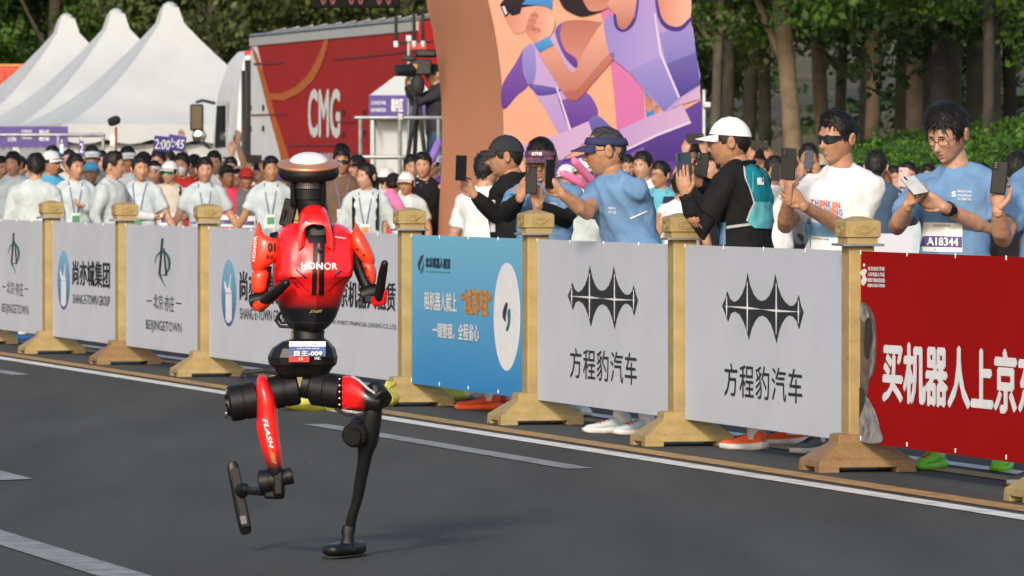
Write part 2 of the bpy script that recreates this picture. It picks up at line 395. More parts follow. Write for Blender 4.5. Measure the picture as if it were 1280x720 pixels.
def pq(x0, x1, ybl, ybr, ytl, ytr):
    """picture corners of some lettering -> quad on the banner plane"""
    return [onplane(px, py, PLANE0, ND) for px, py in ((x0, ybl), (x1, ybr), (x0, ytl), (x1, ytr))]
def ptext(o, s, m, quad, bold=0., name='lettering', **kw):
    return text_quad(name, s, m, o, quad, ND, bold, off=BO, inv=Matrix.Translation(-o.location), **kw)
def ppoly(o, name, pts, m, off=BO):
    P = [onplane(px, py, PLANE0, ND) + ND * off - o.location for px, py in pts]
    return MB().prism(P, -ND * .002).build(name, m, o, smooth=False)
def smooth_loop(pts, n=6):
    out = []; N = len(pts)
    for i in range(N):
        p0, p1, p2, p3 = (Vector((*pts[(i + k) % N], 0)) for k in (-1, 0, 1, 2))
        for j in range(n):
            t = j / n; q = .5 * ((2 * p1) + (p2 - p0) * t + (2 * p0 - 5 * p1 + 4 * p2 - p3) * t * t + (3 * p1 - p0 - 3 * p2 + p3) * t ** 3)
            out.append((q.x, q.y))
    return out
def ell(cx, cy, rx, ry, n=32): return [(cx + rx * math.cos(2 * math.pi * i / n), cy + ry * math.sin(2 * math.pi * i / n)) for i in range(n)]
def etown(k, label, X, Yc, sx, sy):
    """green loop with an A and three lines of lettering; X, Yc = picture spot of the loop"""
    o = panel(k, WB, label)
    pts = []
    for i in range(25):
        a = math.radians(-120 + 300 * i / 24); pts.append((math.cos(a), math.sin(a), .10 + .26 * math.sin(math.pi * i / 24) ** 2))
    outer = [(X + sx * x, Yc - sy * y * 1.0) for x, y, wd in pts]; inner = [(X + sx * x * (1 - wd), Yc - sy * y * (1 - wd * .6)) for x, y, wd in pts]
    P = outer + inner[::-1]; 
    nn = len(outer); vs = [onplane(px, py, PLANE0, ND) + ND * BO - o.location for px, py in outer + inner]
    MB().add(vs, [(i, i + 1, nn + i + 1, nn + i) for i in range(nn - 1)]).build('emblem_loop', GREEN, o, smooth=False)
    ppoly(o, 'emblem_tail', [(X - .55 * sx, Yc + .95 * sy), (X - .2 * sx, Yc + 1.0 * sy), (X + .35 * sx, Yc + 1.95 * sy)], GREEN)
    ppoly(o, 'emblem_stroke', [(X - .12 * sx, Yc - 2.0 * sy), (X + .1 * sx, Yc - 2.0 * sy), (X - .28 * sx, Yc + .95 * sy), (X - .5 * sx, Yc + .9 * sy)], NAVY, BO + .003)
    ppoly(o, 'emblem_stroke', [(X + .1 * sx, Yc - 1.2 * sy), (X + .25 * sx, Yc - 1.2 * sy), (X + .6 * sx, Yc + 1.0 * sy), (X + .38 * sx, Yc + 1.0 * sy)], NAVY, BO + .003)
    return o
# far left board and its copy right of the first oval board
o = etown(-8, 'white banner with green loop emblem at the left edge of the picture', 18.5, 317, 7.2, 13)
ptext(o, '北京·亦庄', NAVY, pq(9.5, 30, 366.5, 371, 351, 353)); ppoly(o, 'dash', [(4, 357), (8, 358), (8, 359.5), (4, 358.5)], NAVY); ppoly(o, 'dash', [(31.5, 360), (36, 361), (36, 362.5), (31.5, 361.5)], NAVY)
ptext(o, 'BEIJINGETOWN', NAVY, pq(3.5, 36.5, 393, 398, 379, 382), .004, spacing=1.1)
o = etown(-6, 'white banner with green loop emblem, third from the left', 204.5, 329, 10, 15.5)
ptext(o, '北京·亦庄', NAVY, pq(193, 219, 385, 391, 367, 370)); ppoly(o, 'dash', [(184.5, 375), (191, 375.5), (191, 377), (184.5, 376.5)], NAVY); ppoly(o, 'dash', [(221, 378), (228, 379), (228, 380.5), (221, 379.5)], NAVY)
ptext(o, 'BEIJINGETOWN', NAVY, pq(183.5, 228, 415, 420, 399, 404), .004, spacing=1.1)
def oval(k, label, cx, cy, rx, ry, q1, q2):
    o = panel(k, WB, label)
    ppoly(o, 'oval_emblem', ell(cx, cy, rx, ry), LBI)
    for i in range(4):
        x = cx + rx * (-.3 + .21 * i); top = cy + ry * .02; bot = cy + ry * (.92 - .06 * abs(i - 1.5))
        ppoly(o, 'emblem_column', [(x - rx * .06, top), (x + rx * .06, top), (x + rx * .06, bot), (x - rx * .06, bot)], WHT, BO + .003)
    ppoly(o, 'emblem_swirl', smooth_loop([(cx - rx * .55, cy - ry * .35), (cx - rx * .05, cy - ry * .12), (cx + rx * .3, cy - ry * .55), (cx + rx * .2, cy - ry * .15), (cx + rx * .45, cy - .02 * ry), (cx - rx * .35, cy - ry * .02)]), WHT, BO + .003)
    ptext(o, '尚亦城集团', INK, q1, .018); ptext(o, 'SHANG E-TOWN GROUP', NAVY, q2, .006); return o
oval(-7, 'white banner with blue oval emblem, second from the left', 80.7, 350, 7.7, 37, pq(92, 138.5, 355.5, 361, 325, 327), pq(92, 138.5, 379, 383, 367.5, 370))
oval(-5, 'white banner with blue oval emblem directly left of the robot', 287.3, 366, 9.3, 42, pq(301, 361, 375, 383, 338, 342), pq(301, 361, 398.5, 403, 385, 388))
o = panel(-4, WB, 'white banner with black leasing company lettering behind the robot')
ptext(o, '北京机器人租赁', INK, pq(414, 496, 382, 389.5, 350, 353), .014); ptext(o, 'BEIJING ROBOT FINANCIAL LEASING CO.,LTD', NAVY, pq(408, 497, 405, 414, 399, 406))
ppoly(o, 'leaf_emblem', smooth_loop([(398, 350), (401, 340), (405, 345), (402, 372), (398, 380), (396, 366)]), CYANI)
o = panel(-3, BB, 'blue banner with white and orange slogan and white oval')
ppoly(o, 'leaf_emblem', smooth_loop([(524, 328), (528, 319.5), (530.5, 320), (527, 331), (526, 338), (523.8, 334)], 5), NAVY); ppoly(o, 'leaf_emblem', smooth_loop([(527, 339), (530.2, 330), (531, 324), (530.8, 336), (528, 342)], 5), CYANI)
ptext(o, '北京机器人租赁', NAVY, pq(533.5, 564.5, 334, 336.5, 321, 323), .01); ptext(o, 'BEIJING ROBOT FINANCIAL LEASING', NAVY, pq(533.5, 564.5, 340.5, 342.5, 338.5, 340))
ptext(o, '租机器人就上', WHT, pq(532, 573, 387, 391, 364, 366), .02); ptext(o, '“城即租”', ORI, pq(578, 616, 393.5, 396.5, 360, 361), .035)
ptext(o, '一键智租，全程省心', WHT, pq(542.5, 600.5, 422, 428, 403, 405), .02)
ppoly(o, 'white_oval', ell(635, 396, 16.3, 67.5, 40), WHT)
ppoly(o, 'leaf_emblem', smooth_loop([(630.5, 390), (634, 379), (636.5, 380), (634, 396), (634, 402), (631, 398)], 5), NAVY, BO + .003); ppoly(o, 'leaf_emblem', smooth_loop([(634.5, 412), (637, 402), (636.5, 390), (639.5, 386), (639.8, 402), (637, 413)], 5), CYANI, BO + .003)
SP = [(0, 0, 0)]
def spiked(k, label, cx, cy, W, H, slope, quad):
    o = panel(k, WB, label)
    def P(x, y): return (cx + x * W / 2, cy + y * H / 2 + slope * x * W / 2)
    up = [(-1, 0), (-.92, -.2), (-.87, -.44), (-.8, -.22), (-.7, -.13), (-.6, -.2), (-.5, -.38), (-.42, -.65), (-.37, -1), (-.31, -.65), (-.22, -.38), (-.12, -.24), (-.02, -.2), (.08, -.25), (.17, -.38), (.26, -.65), (.31, -1), (.37, -.65), (.45, -.38), (.55, -.2), (.66, -.1), (.76, -.12), (.83, -.22), (.88, -.42), (.94, -.12), (1, .06)]
    lo = [(.95, .3), (.89, .56), (.83, .32), (.74, .2), (.64, .17), (.55, .26), (.46, .45), (.39, .7), (.34, 1), (.27, .68), (.2, .45), (.1, .28), (0, .22), (-.1, .26), (-.19, .4), (-.27, .62), (-.34, .95), (-.4, .65), (-.48, .4), (-.57, .22), (-.68, .14), (-.78, .2), (-.85, .44), (-.92, .22)]
    ppoly(o, 'spiked_emblem', [P(*q) for q in up + lo], INK)
    for a, b, c in (((-.98, .0), (-.35, .02), (.0, .04)), ((.0, .04), (.35, .06), (.98, .06))):
        ppoly(o, 'emblem_ray', [P(a[0], a[1]), P(b[0], b[1] - .035), P(c[0], c[1]), P(b[0], b[1] + .035)], WHT, BO + .003)
    for x, y0, y1 in ((-.365, -.75, .7), (.345, -.75, .75), (-.87, -.3, .3), (.89, -.28, .4)):
        ppoly(o, 'emblem_ray', [P(x, y0), P(x + .012, .03), P(x, y1), P(x - .012, .03)], WHT, BO + .0035)
    ptext(o, '方程豹汽车', INK, quad, .006, spacing=1.12); return o
spiked(-2, 'white banner with black spiked emblem, next to the blue banner', 755, 371.5, 88, 78, .035, pq(714, 797.5, 472, 482, 434, 441))
spiked(-1, 'white banner with black spiked emblem, next to the red banner', 955, 385, 102, 86, .05, pq(907, 1004.5, 494.5, 505.5, 453, 461.5))
o = panel(0, RB, 'red banner with large white lettering and a grey machine figure')
ptext(o, '买机器人上京东', WHT, pq(1105, 1304, 502, 522, 425, 439), .04)
ppoly(o, 'running_figure', smooth_loop([(1077, 341), (1082, 336), (1085, 339), (1083, 345), (1085.5, 350), (1081, 357), (1078, 352), (1080, 346)], 4), WHT); ppoly(o, 'figure_head', ell(1081.7, 331.5, 1.1, 2.2, 10), WHT)
for i, s in enumerate(('北京亦庄半程', '人形机器人半程', 'HALF MARATHON', 'BEIJING 2026 E-TOWN')): ptext(o, s, WHT, pq(1087, 1108, 338 + i * 7.2, 339 + i * 7.2, 333 + i * 7.2, 333.5 + i * 7.2), .02)
ppoly(o, 'machine_head', smooth_loop([(1069.5, 384), (1078, 377), (1088, 384), (1095, 400), (1097, 430), (1095, 462), (1088, 478), (1084, 500), (1070, 512), (1069, 470)], 5), DINK)
ppoly(o, 'machine_shell', smooth_loop([(1069.5, 386), (1078, 378.5), (1086, 386), (1088, 398), (1082, 402), (1075, 392), (1070, 400)], 5), RINK, BO + .003)
ppoly(o, 'machine_shell', smooth_loop([(1084, 404), (1090, 398), (1092, 420), (1087, 448), (1083, 440)], 5), INK, BO + .0035); ppoly(o, 'machine_rim', smooth_loop([(1092, 402), (1096, 425), (1094, 460), (1089, 472), (1092.5, 440), (1094, 420)], 5), RINK, BO + .003)
ppoly(o, 'machine_shoulder', smooth_loop([(1071, 515), (1083, 495), (1095, 512), (1102, 535), (1104, 553), (1075, 549)], 5), RINK, BO + .003); ppoly(o, 'machine_joint', smooth_loop([(1072, 490), (1080, 486), (1084, 500), (1078, 520), (1072, 530)], 5), INK, BO + .0038)
# ------------------------------------------------------------------ the race arch with its printed face
AY = 58.0
ARC_SIDE = mat('arch_side_fabric', (.50, .22, .125), .8, var=.03, scale=.6, spec=.2)
A0 = at(627, 250, AY); A0.z = 0                    # front left corner of the leg, on the ground
AR = -ND                                           # across the road, to the right
arch = thing('race_arch', A0, 'tall race arch leg with brown side and printed purple runners', 'race arch')
def on_arch(px, py): return onplane(px, py, A0, UD)
Ledge = [(600, -160), (605, -60), (610, 0), (617, 30), (622, 60), (626, 90), (628.5, 120), (629.5, 160), (629, 200), (627, 240), (624.5, 292), (622, 340), (620, 382)]
Redge = [(820, -160), (845, -60), (858, 0), (864, 30), (869, 60), (873.5, 90), (876, 120), (877.5, 160), (877.5, 200), (877, 240), (876, 292), (875, 340), (874, 382)]
DEP = 2.3
fl = [on_arch(*p) for p in Ledge]; fr = [on_arch(*p) for p in Redge]
for q in (fl, fr): q[-1].z = 0.0
bd = -UD * DEP
fb = lambda q: [p + bd for p in q]
rings = []
for a, b in zip(fl, fr): rings.append([a - A0, b - A0, b + bd - A0, a + bd - A0])
MB().rings(rings).build('leg', ARC_SIDE, arch, angle=30)
# span over the road and the other leg, above and outside the frame
sp = MB(); zs = fl[0].z; prof = []
for i in range(13):
    s = i / 12; c = fl[0].lerp(fr[0], .5) + ND * (13.5 * s); z = zs + 1.9 * math.sin(math.pi * min(s * 1.0, 1)) ; c.z = 0
    prof.append([c + Vector((0, 0, z - .25)) - A0, c + Vector((0, 0, z + 1.35)) - A0, c + bd + Vector((0, 0, z + 1.35)) - A0, c + bd + Vector((0, 0, z - .25)) - A0])
sp.rings(prof); sp.build('span', ARC_SIDE, arch, angle=30)
c = fl[0].lerp(fr[0], .5) + ND * 13.5; c.z = 0
MB().rings([[c + ND * 1 - A0, c - ND * 1 - A0, c - ND * 1 + bd - A0, c + ND * 1 + bd - A0], [c + ND * 1 + Vector((0, 0, zs + .4)) - A0, c - ND * 1 + Vector((0, 0, zs + .4)) - A0, c - ND * 1 + bd + Vector((0, 0, zs + .4)) - A0, c + ND * 1 + bd + Vector((0, 0, zs + .4)) - A0]]).build('far_leg', ARC_SIDE, arch)
def pm(n, a, b=None, axis=2):
    k = .74; return grad_mat('print_' + n, tuple(q * k for q in a), tuple(q * k for q in (b or a)), axis, 0, 1, .6, spec=.15)
PEACH = pm('peach', (.74, .36, .23), (.80, .43, .29)); 
def art(poly, m, layer, name='printed_shape', sm=True, n=4):
    poly = [(610 + u / 3.6, (v if v > 0.5 else -v - 60) / 3.6) for u, v in poly]
    pts = smooth_loop(poly, n) if sm else poly
    P = [on_arch(*p) + UD * (.004 + .0025 * layer) - A0 for p in pts]
    me = MB().add(P, [tuple(range(len(P)))]).build(name, m, poster, smooth=False); return me
P = [p + UD * .003 - A0 for p in fl[:-1]] + [p + UD * .003 - A0 for p in reversed(fr[:-1])]
poster = MB().add(P, [tuple(range(len(P)))]).build('poster', PEACH, arch, smooth=False)
PINK = pm('magenta', (.62, .17, .40), (.68, .20, .42)); SKIN1 = pm('skin_a', (.62, .22, .17), (.80, .45, .33), 0); SKIN2 = pm('skin_b', (.45, .15, .12), (.80, .42, .32)); SKIN3 = pm('skin_c', (.62, .26, .20), (.46, .17, .13))
LIL = pm('lilac', (.42, .28, .60), (.58, .40, .66)); LIL2 = pm('lilac_b', (.30, .24, .60), (.52, .38, .68), 0); VIO = pm('violet', (.11, .04, .26), (.22, .10, .42)); IND = pm('indigo', (.075, .05, .28), (.16, .13, .42)); MIDB = pm('midblue', (.20, .18, .52), (.34, .28, .62))
BLU = pm('print_blue', (.05, .22, .55), (.10, .34, .66)); DK = pm('dark', (.02, .015, .02), (.04, .02, .03)); STRAP = pm('strap', (.48, .30, .58), (.60, .40, .62), 0); WLN = pm('line', (.72, .60, .78)); DKP = pm('deep', (.07, .035, .22), (.13, .06, .32))
art([(500, 30), (560, -1), (640, -1), (700, 360), (705, 545), (580, 592), (566, 420), (540, 200)], PINK, 0, sm=False)
art([(700, 375), (718, 400), (727, 470), (772, 520), (712, 532)], BLU, 1, sm=False); art([(706, 450), (722, 425), (736, 440), (740, 490), (715, 500)], SKIN3, 2)
art([(745, 480), (762, 475), (765, 505), (748, 512)], SKIN3, 2)
art([(165, 215), (120, 290), (62, 388), (68, 492), (130, 430), (182, 380), (160, 300)], VIO, 1)
art([(165, 215), (200, 195), (300, 145), (345, 200), (395, 295), (440, 420), (492, 522), (372, 582), (322, 602), (255, 490), (180, 380), (155, 300)], LIL, 2)
art([(158, 225), (200, 200), (215, 300), (200, 380), (178, 375), (155, 300)], MIDB, 3); art([(185, 378), (320, 400), (305, 420), (230, 430), (205, 410)], IND, 3)
art([(305, 400), (330, 450), (440, 415), (492, 522), (372, 582)], VIO, 3); art([(302, 390), (309, 388), (372, 580), (364, 584)], WLN, 4, sm=False)
art([(300, 150), (335, 100), (400, 90), (470, 95), (540, 120), (500, 250), (390, 290), (340, 225)], SKIN3, 4)
art([(300, 145), (330, 104), (322, 160), (345, 225), (395, 265), (392, 305), (340, 250)], VIO, 5)
art([(85, -1), (66, 40), (78, 85), (95, 118), (122, 150), (165, 140), (200, 70), (240, -1)], SKIN1, 3); art([(52, 22), (75, 78), (90, 66), (97, 60), (106, 72), (142, 62), (150, 34), (236, 22), (220, -1), (110, -1)], DK, 4, sm=False)
art([(60, 30), (76, 68), (86, 60), (72, 26)], WLN, 5, sm=False); art([(150, 20), (215, -1), (292, -1), (285, 45), (262, 30), (230, 24)], BLU, 5, sm=False)
art([(190, 62), (215, 42), (245, 35), (285, 70), (298, 105), (275, 165), (215, 195), (188, 165), (167, 130)], SKIN1, 8)
for q in ((195, 75), (185, 100), (178, 128), (205, 140)): art([(q[0] - 8, q[1] - 10), (q[0] + 22, q[1] - 14), (q[0] + 28, q[1] + 4), (q[0], q[1] + 10)], SKIN3, 9)
art([(222, 225), (290, 192), (345, 290), (385, 322), (430, 230), (505, 112), (565, 75), (610, 190), (560, 262), (470, 370), (412, 440), (376, 452), (345, 432), (285, 335)], SKIN2, 6)
art([(335, 420), (376, 452), (412, 440), (470, 370), (562, 262), (545, 240), (450, 345), (395, 405), (365, 405)], pm('skin_shade', (.40, .12, .10), (.52, .19, .15)), 7)
art([(204, 200), (268, 163), (292, 203), (228, 236)], BLU, 9, sm=False)
art([(315, -1), (330, 25), (380, 62), (430, 74), (512, 48), (470, 30), (430, -1)], DK, 6); art([(418, -1), (440, 32), (480, 52), (545, 25), (565, -1)], SKIN3, 7)
art([(520, 95), (562, 68), (575, 125), (612, 138), (652, 92), (672, -1), (752, -1), (768, 70), (820, 130), (905, 90), (932, 240), (950, 380), (862, 440), (790, 502), (640, 332), (552, 255), (525, 160)], LIL2, 7, n=3)
art([(535, 10), (640, -1), (672, -1), (652, 75), (612, 132), (578, 118), (560, 60)], SKIN2, 8); art([(560, 70), (572, 65), (582, 118), (612, 132), (655, 80), (672, -1), (680, -1), (662, 90), (612, 143), (570, 125)], DKP, 9, n=3)
art([(748, -1), (892, -1), (908, 80), (862, 122), (805, 115), (768, 62)], SKIN1, 8); art([(742, -1), (752, -1), (772, 62), (808, 112), (862, 118), (906, 78), (908, 95), (862, 140), (800, 130), (760, 75)], DKP, 9, n=3)
art([(632, 322), (770, 250), (830, 360), (858, 440), (790, 502), (700, 400)], MIDB, 8, sm=False); art([(768, 150), (800, 290), (930, 235), (910, 95), (820, 135)], MIDB, 8, sm=False); art([(798, 290), (932, 235), (952, 380), (856, 440)], IND, 9, sm=False)
art([(742, 60), (750, 60), (778, 240), (860, 436), (852, 442), (768, 244)], WLN, 10, sm=False)
art([(450, 545), (492, 520), (540, 560), (585, 600), (600, 660), (520, 690), (470, 620)], IND, 4); art([(-60, 720), (322, 602), (450, 545), (472, 612), (330, 720)], STRAP, 5, sm=False); art([(320, 725), (600, 640), (690, 600), (960, 450), (965, 725)], DKP, 5, sm=False)
art([(575, 592), (700, 532), (872, 468), (912, 552), (760, 610), (595, 688), (590, 640)], STRAP, 6, sm=False); art([(595, 690), (760, 612), (912, 554), (906, 545), (758, 602), (597, 680)], WLN, 7, sm=False)
art([(790, 502), (862, 440), (952, 378), (952, 445), (872, 470), (830, 490)], STRAP, 6, sm=False); art([(560, 725), (700, 660), (700, 800), (560, 820)], VIO, 6, sm=False)
art([(210, 780), (330, 715), (700, 690), (965, 720), (965, 1080), (100, 1080)], DKP, 4, sm=False)

# hanging clock, its lower edge in the frame
CK = thing('race_clock', at(445, 8, AY + .4), 'black hanging race clock with dim red digits at the top', 'clock')
q0 = at(390, 10.5, AY + .4); q1 = at(501, 10.5, AY + .4); wid = (q1 - q0).length; hh = .30
MB().box(Vector((0, .06, hh / 2 - .012)), (wid, .1, hh)).build('case', mat('clock_case', (.006, .006, .006), .7, spec=.1), CK, bevel=.006)
RD = mat('dim_red_digit', (.10, .010, .02), .5, emit=.25)
for i, ch in enumerate('00:00:00'):
    x = (-.42 + .84 * (i + .5) / 8) * wid; h2 = .2 if ch == '0' else .1; wd = .06 if ch == '0' else .014
    text_quad('digit', ch, RD, CK, [Vector((x - wd / 2, 0, .012 + (.2 - h2) / 2)), Vector((x + wd / 2, 0, .012 + (.2 - h2) / 2)), Vector((x - wd / 2, 0, .012 + h2)), Vector((x + wd / 2, 0, .012 + h2))], Vector((0, -1, 0)), .02, off=-.007)
for x in (-wid * .4, wid * .4): MB().tube([(x, .06, hh - .02), (x, .06, 2.4)], .012, 6).build('hanger', STEEL, CK)

# ------------------------------------------------------------------ marquee tents
TENT = mat('tent_pvc', (.54, .56, .56), .55, var=.04, scale=1.2, bump=.1, bscale=2.5, spec=.3, transl=.12)
PURP = mat('purple_print', (.075, .05, .22), .6, var=.06); POLE = mat('white_pole', (.6, .6, .6), .4)
def tent(px, py, Y, label, hw=3.0, ze=2.5, zp=None):
    p = at(px, py, Y); zp = p.z; t = thing('marquee_tent', (p.x, Y, 0), label, 'tent', 'white marquee tents', rz=PHI)
    n = 11; rings = []
    for k in range(n + 1):
        s = k / n; r = hw * (1 - s) ** 1.0; r = max(r, .17); z = ze + (zp - ze) * (s ** 1.75 * .68 + s * .32)
        ring = []
        for c in range(4):
            a, b = [(-1, -1), (1, -1), (1, 1), (-1, 1)][c], [(-1, -1), (1, -1), (1, 1), (-1, 1)][(c + 1) % 4]
            for j in range(6):
                f = j / 6; bow = 1 - .05 * math.sin(math.pi * f) * (1 - s)
                ring.append(Vector(((a[0] * (1 - f) + b[0] * f) * r * bow, (a[1] * (1 - f) + b[1] * f) * r * bow, z)))
        rings.append(ring)
    MB().rings(rings, cap=True).build('roof', TENT, t, angle=25)
    v = MB(); ring = []
    for c in range(4):
        a, b = [(-1, -1), (1, -1), (1, 1), (-1, 1)][c], [(-1, -1), (1, -1), (1, 1), (-1, 1)][(c + 1) % 4]
        for j in range(24): f = j / 24; ring.append(((a[0] * (1 - f) + b[0] * f) * hw * 1.002, (a[1] * (1 - f) + b[1] * f) * hw * 1.002, abs(math.sin(f * math.pi * 6))))
    v.rings([[Vector((x, y, ze + .03)) for x, y, q in ring], [Vector((x, y, ze - .3 - .1 * q)) for x, y, q in ring]], cap=False).build('valance', TENT, t, smooth=False)
    for sx in (-1, 1):
        for sy in (-1, 1): MB().tube([(sx * hw * .97, sy * hw * .97, 0), (sx * hw * .97, sy * hw * .97, ze)], .05, 8, rnd=False).build('leg', POLE, t)
    MB().box((0, hw * .96, ze / 2), (hw * 1.9, .02, ze)).build('back_wall', TENT, t, smooth=False)
    MB().box((0, -hw * .9, ze / 2 - .2), (hw * 1.9, .02, ze - .4)).build('front_wall', TENT, t, smooth=False); MB().box((-hw * .96, 0, ze / 2), (.02, hw * 1.9, ze)).build('side_wall', TENT, t, smooth=False)
    MB().box((hw * .96, 0, ze / 2), (.02, hw * 1.9, ze)).build('side_wall', TENT, t, smooth=False)
    MB().lathe([(.05, zp - .02), (.16, zp), (.16, zp + .05), (.05, zp + .12)]).build('finial', TENT, t)
tent(83, 23, 156, 'farthest and lowest of the three white peaked tents'); tent(145, 17, 151.5, 'middle one of the three white peaked tents'); tent(212, 9, 145, 'largest white peaked tent, next to the truck cab')
# purple tent banner
b0 = at(-20, 184, 120); b1 = at(85, 158, 120); t = thing('tent_banner', ((b0.x + b1.x) / 2, 120, b0.z), 'purple sponsor banner with white lettering below the left tent', 'banner')
MB().box((0, 0, (b1.z - b0.z) / 2), (b1.x - b0.x, .03, b1.z - b0.z)).build('sheet', PURP, t, smooth=False)
def bq(t, Y, x0, x1, y0, y1): return [at(px, py, Y) - t.location for px, py in ((x0, y0), (x1, y0), (x0, y1), (x1, y1))]
for s, a in (('北京亦庄', (27, 40, 166, 162)), ('半程马拉松', (27, 40, 174, 168.5)), ('起点', (49, 62, 167, 162)), ('检录', (49, 62, 176, 170)), ('E-TOWN', (10, 20, 177, 171))): text_quad('lettering', s, WHT, t, bq(t, 120, *a), Vector((0, -1, 0)), .02, off=.02)
for px in (-15, 80): 
    q = at(px, 184, 120); MB().tube([(q.x - t.location.x, .05, -b0.z), (q.x - t.location.x, .05, b1.z - b0.z)], .025, 6).build('pole', STEEL, t)
# scaffold rail in front of the tents
a = at(-20, 169, 108); b = at(130, 169, 108); t = thing('scaffold_rail', ((a.x + b.x) / 2, 108, 0), 'grey tube rail running in front of the white tents', 'rail')
MB().tube([a - t.location, b - t.location], .032, 8).build('top_rail', STEEL, t); MB().tube([a - t.location - Vector((0, 0, .5)), b - t.location - Vector((0, 0, .5))], .025, 8).build('mid_rail', STEEL, t)
for px in (-18, 73, 101, 129): 
    q = at(px, 169, 108) - t.location; MB().tube([Vector((q.x, 0, 0)), q], .028, 8).build('upright', STEEL, t)
# red container at the far left
a = at(-40, 116, 165); b = at(33, 83, 165); t = thing('red_container', ((a.x + b.x) / 2, 165, 0), 'red shipping container roof edge behind the far left tent', 'container')
REDC = mat('container_red', (.50, .05, .02), .5, var=.06, scale=2); L_ = b.x - a.x
MB().box((0, 1.2, b.z / 2), (L_, 2.4, b.z)).build('body', REDC, t, bevel=.02)
MB().box((0, 1.2, b.z + .03), (L_ + .06, 2.46, .06)).build('roof_rim', mat('rim_orange', (.55, .22, .08), .5), t)
for i in range(9): MB().box((-L_ / 2 + (i + .5) * L_ / 9, -.02, b.z / 2), (.05, .05, b.z - .2)).build('rib', REDC, t, smooth=False)

# ------------------------------------------------------------------ broadcast truck
TR = Vector((-4.91, 121.9, 0)); TL = 13.4
truck = thing('broadcast_truck', TR, 'red and white broadcast truck with white letters on its side', 'truck')
TRED = mat('truck_red', (.31, .010, .008), .5, var=.05, scale=1.5, spec=.2); TWHT = mat('truck_white', (.62, .63, .64), .4, var=.04, scale=2); TORG = mat('truck_orange', (.42, .10, .012), .45); TBLK = mat('truck_black', (.02, .02, .022), .5); GLS = mat('dark_glass', (.015, .02, .022), .06, spec=.8); CHR = mat('chrome', (.6, .6, .6), .12, 1.)
def tp(s, off, z): p = UD * s + ND * off; p.z = z; return p       # s along the trailer towards the camera
ZR = 4.0
def tbox(s0, s1, o0, o1, z0, z1): return [[tp(s0, o0, z0), tp(s1, o0, z0), tp(s1, o1, z0), tp(s0, o1, z0)], [tp(s0, o0, z1), tp(s1, o0, z1), tp(s1, o1, z1), tp(s0, o1, z1)]]
MB().rings(tbox(0, TL, 0, -2.55, 1.15, ZR)).build('box_body', [TRED], truck, bevel=.02)
def on_truck(px, py): return onplane(px, py, TR, ND) - TR
def tpoly(name, pts, m, off=.006):
    P = [on_truck(*p) + ND * off for p in pts]; MB().prism(P, -ND * .004).build(name, m, truck, smooth=False)
tpoly('white_panel', [(314, 52), (314, 250), (362, 250), (350, 190), (313.5 + 8, 57)], TWHT)
tpoly('orange_band', [(314, 56), (322, 68), (334, 105), (345, 145), (363, 200), (372, 235), (358, 235), (350, 190), (336, 140), (325, 95)], TORG, .012)
arcp = [(407, 47), (402, 62), (394, 80), (384, 96), (370, 109), (352, 117), (336, 116)]; arci = [(340, 124.5), (356, 125.5), (375, 117), (392, 101), (402, 83), (409, 62), (412, 46)]
tpoly('orange_swoosh', arcp + arci, TORG, .014)
text_quad('lettering', 'CMG', mat('truck_letter', (.62, .60, .58), .5), truck, [on_truck(px, py) for px, py in ((386, 172), (426.5, 173), (386, 111), (426.5, 110.5))], ND, .035, off=.016)
text_quad('lettering', '中央广播电视总台', _M['truck_letter'], truck, [on_truck(px, py) for px, py in ((384, 199), (425, 200), (384, 191), (425, 191))], ND, .02, off=.016)
for pts in ([(318, 79), (353, 77), (353, 79.5), (318, 81.5)], [(417, 73), (520, 62), (520, 64.5), (417, 75.5)], [(310, 143), (360, 142), (360, 144), (310, 145)], [(420, 152), (445, 151), (445, 153), (420, 154)], [(362, 181), (420, 180), (420, 182), (362, 183)]):
    tpoly('trim_strip', pts, mat('trim_dark', (.16, .02, .02), .5), .02)
for px, py in ((314, 134), (330, 134), (314, 160), (330, 160), (430, 140), (430, 168), (456, 140), (456, 166)): tpoly('latch', [(px - 1.2, py - 3), (px + 1.2, py - 3), (px + 1.2, py + 4), (px - 1.2, py + 4)], TBLK, .022)
MB().tube([tp(.1, .02, ZR + .03), tp(TL - .1, .02, ZR + .03)], .035, 6).build('roof_rail', STEEL, truck)
MB().rings(tbox(.02, TL - .02, .03, -.06, ZR - .16, ZR - .005)).build('roof_trim', mat('trim_silver', (.5, .5, .49), .4, .3), truck)
for i in range(12): MB().tube([tp(.3 + i * 1.15, .02, ZR), tp(.8 + i * 1.15, -.5, ZR + .16)], .02, 5).build('roof_bracket', STEEL, truck)
MB().rings(tbox(.3, TL - .3, -.2, -2.35, .75, 1.15)).build('chassis', TBLK, truck)
for s in (8.2, 9.5, 10.8, -1.5):
    for o_ in (-.32, -2.2):
        M = Matrix.Rotation(PHI, 3, 'Z') @ Matrix.Rotation(math.pi / 2, 3, 'Y')
        wv = MB().lathe([(.2, -.13), (.46, -.14), (.5, -.1), (.5, .1), (.46, .14), (.2, .13)], tp(s, o_, .5), 24, M).build('wheel', TBLK, truck); MB().lathe([(.05, -.16), (.25, -.1), (.25, .1), (.05, .16)], tp(s, o_, .5), 16, M).build('rim', CHR, wv)
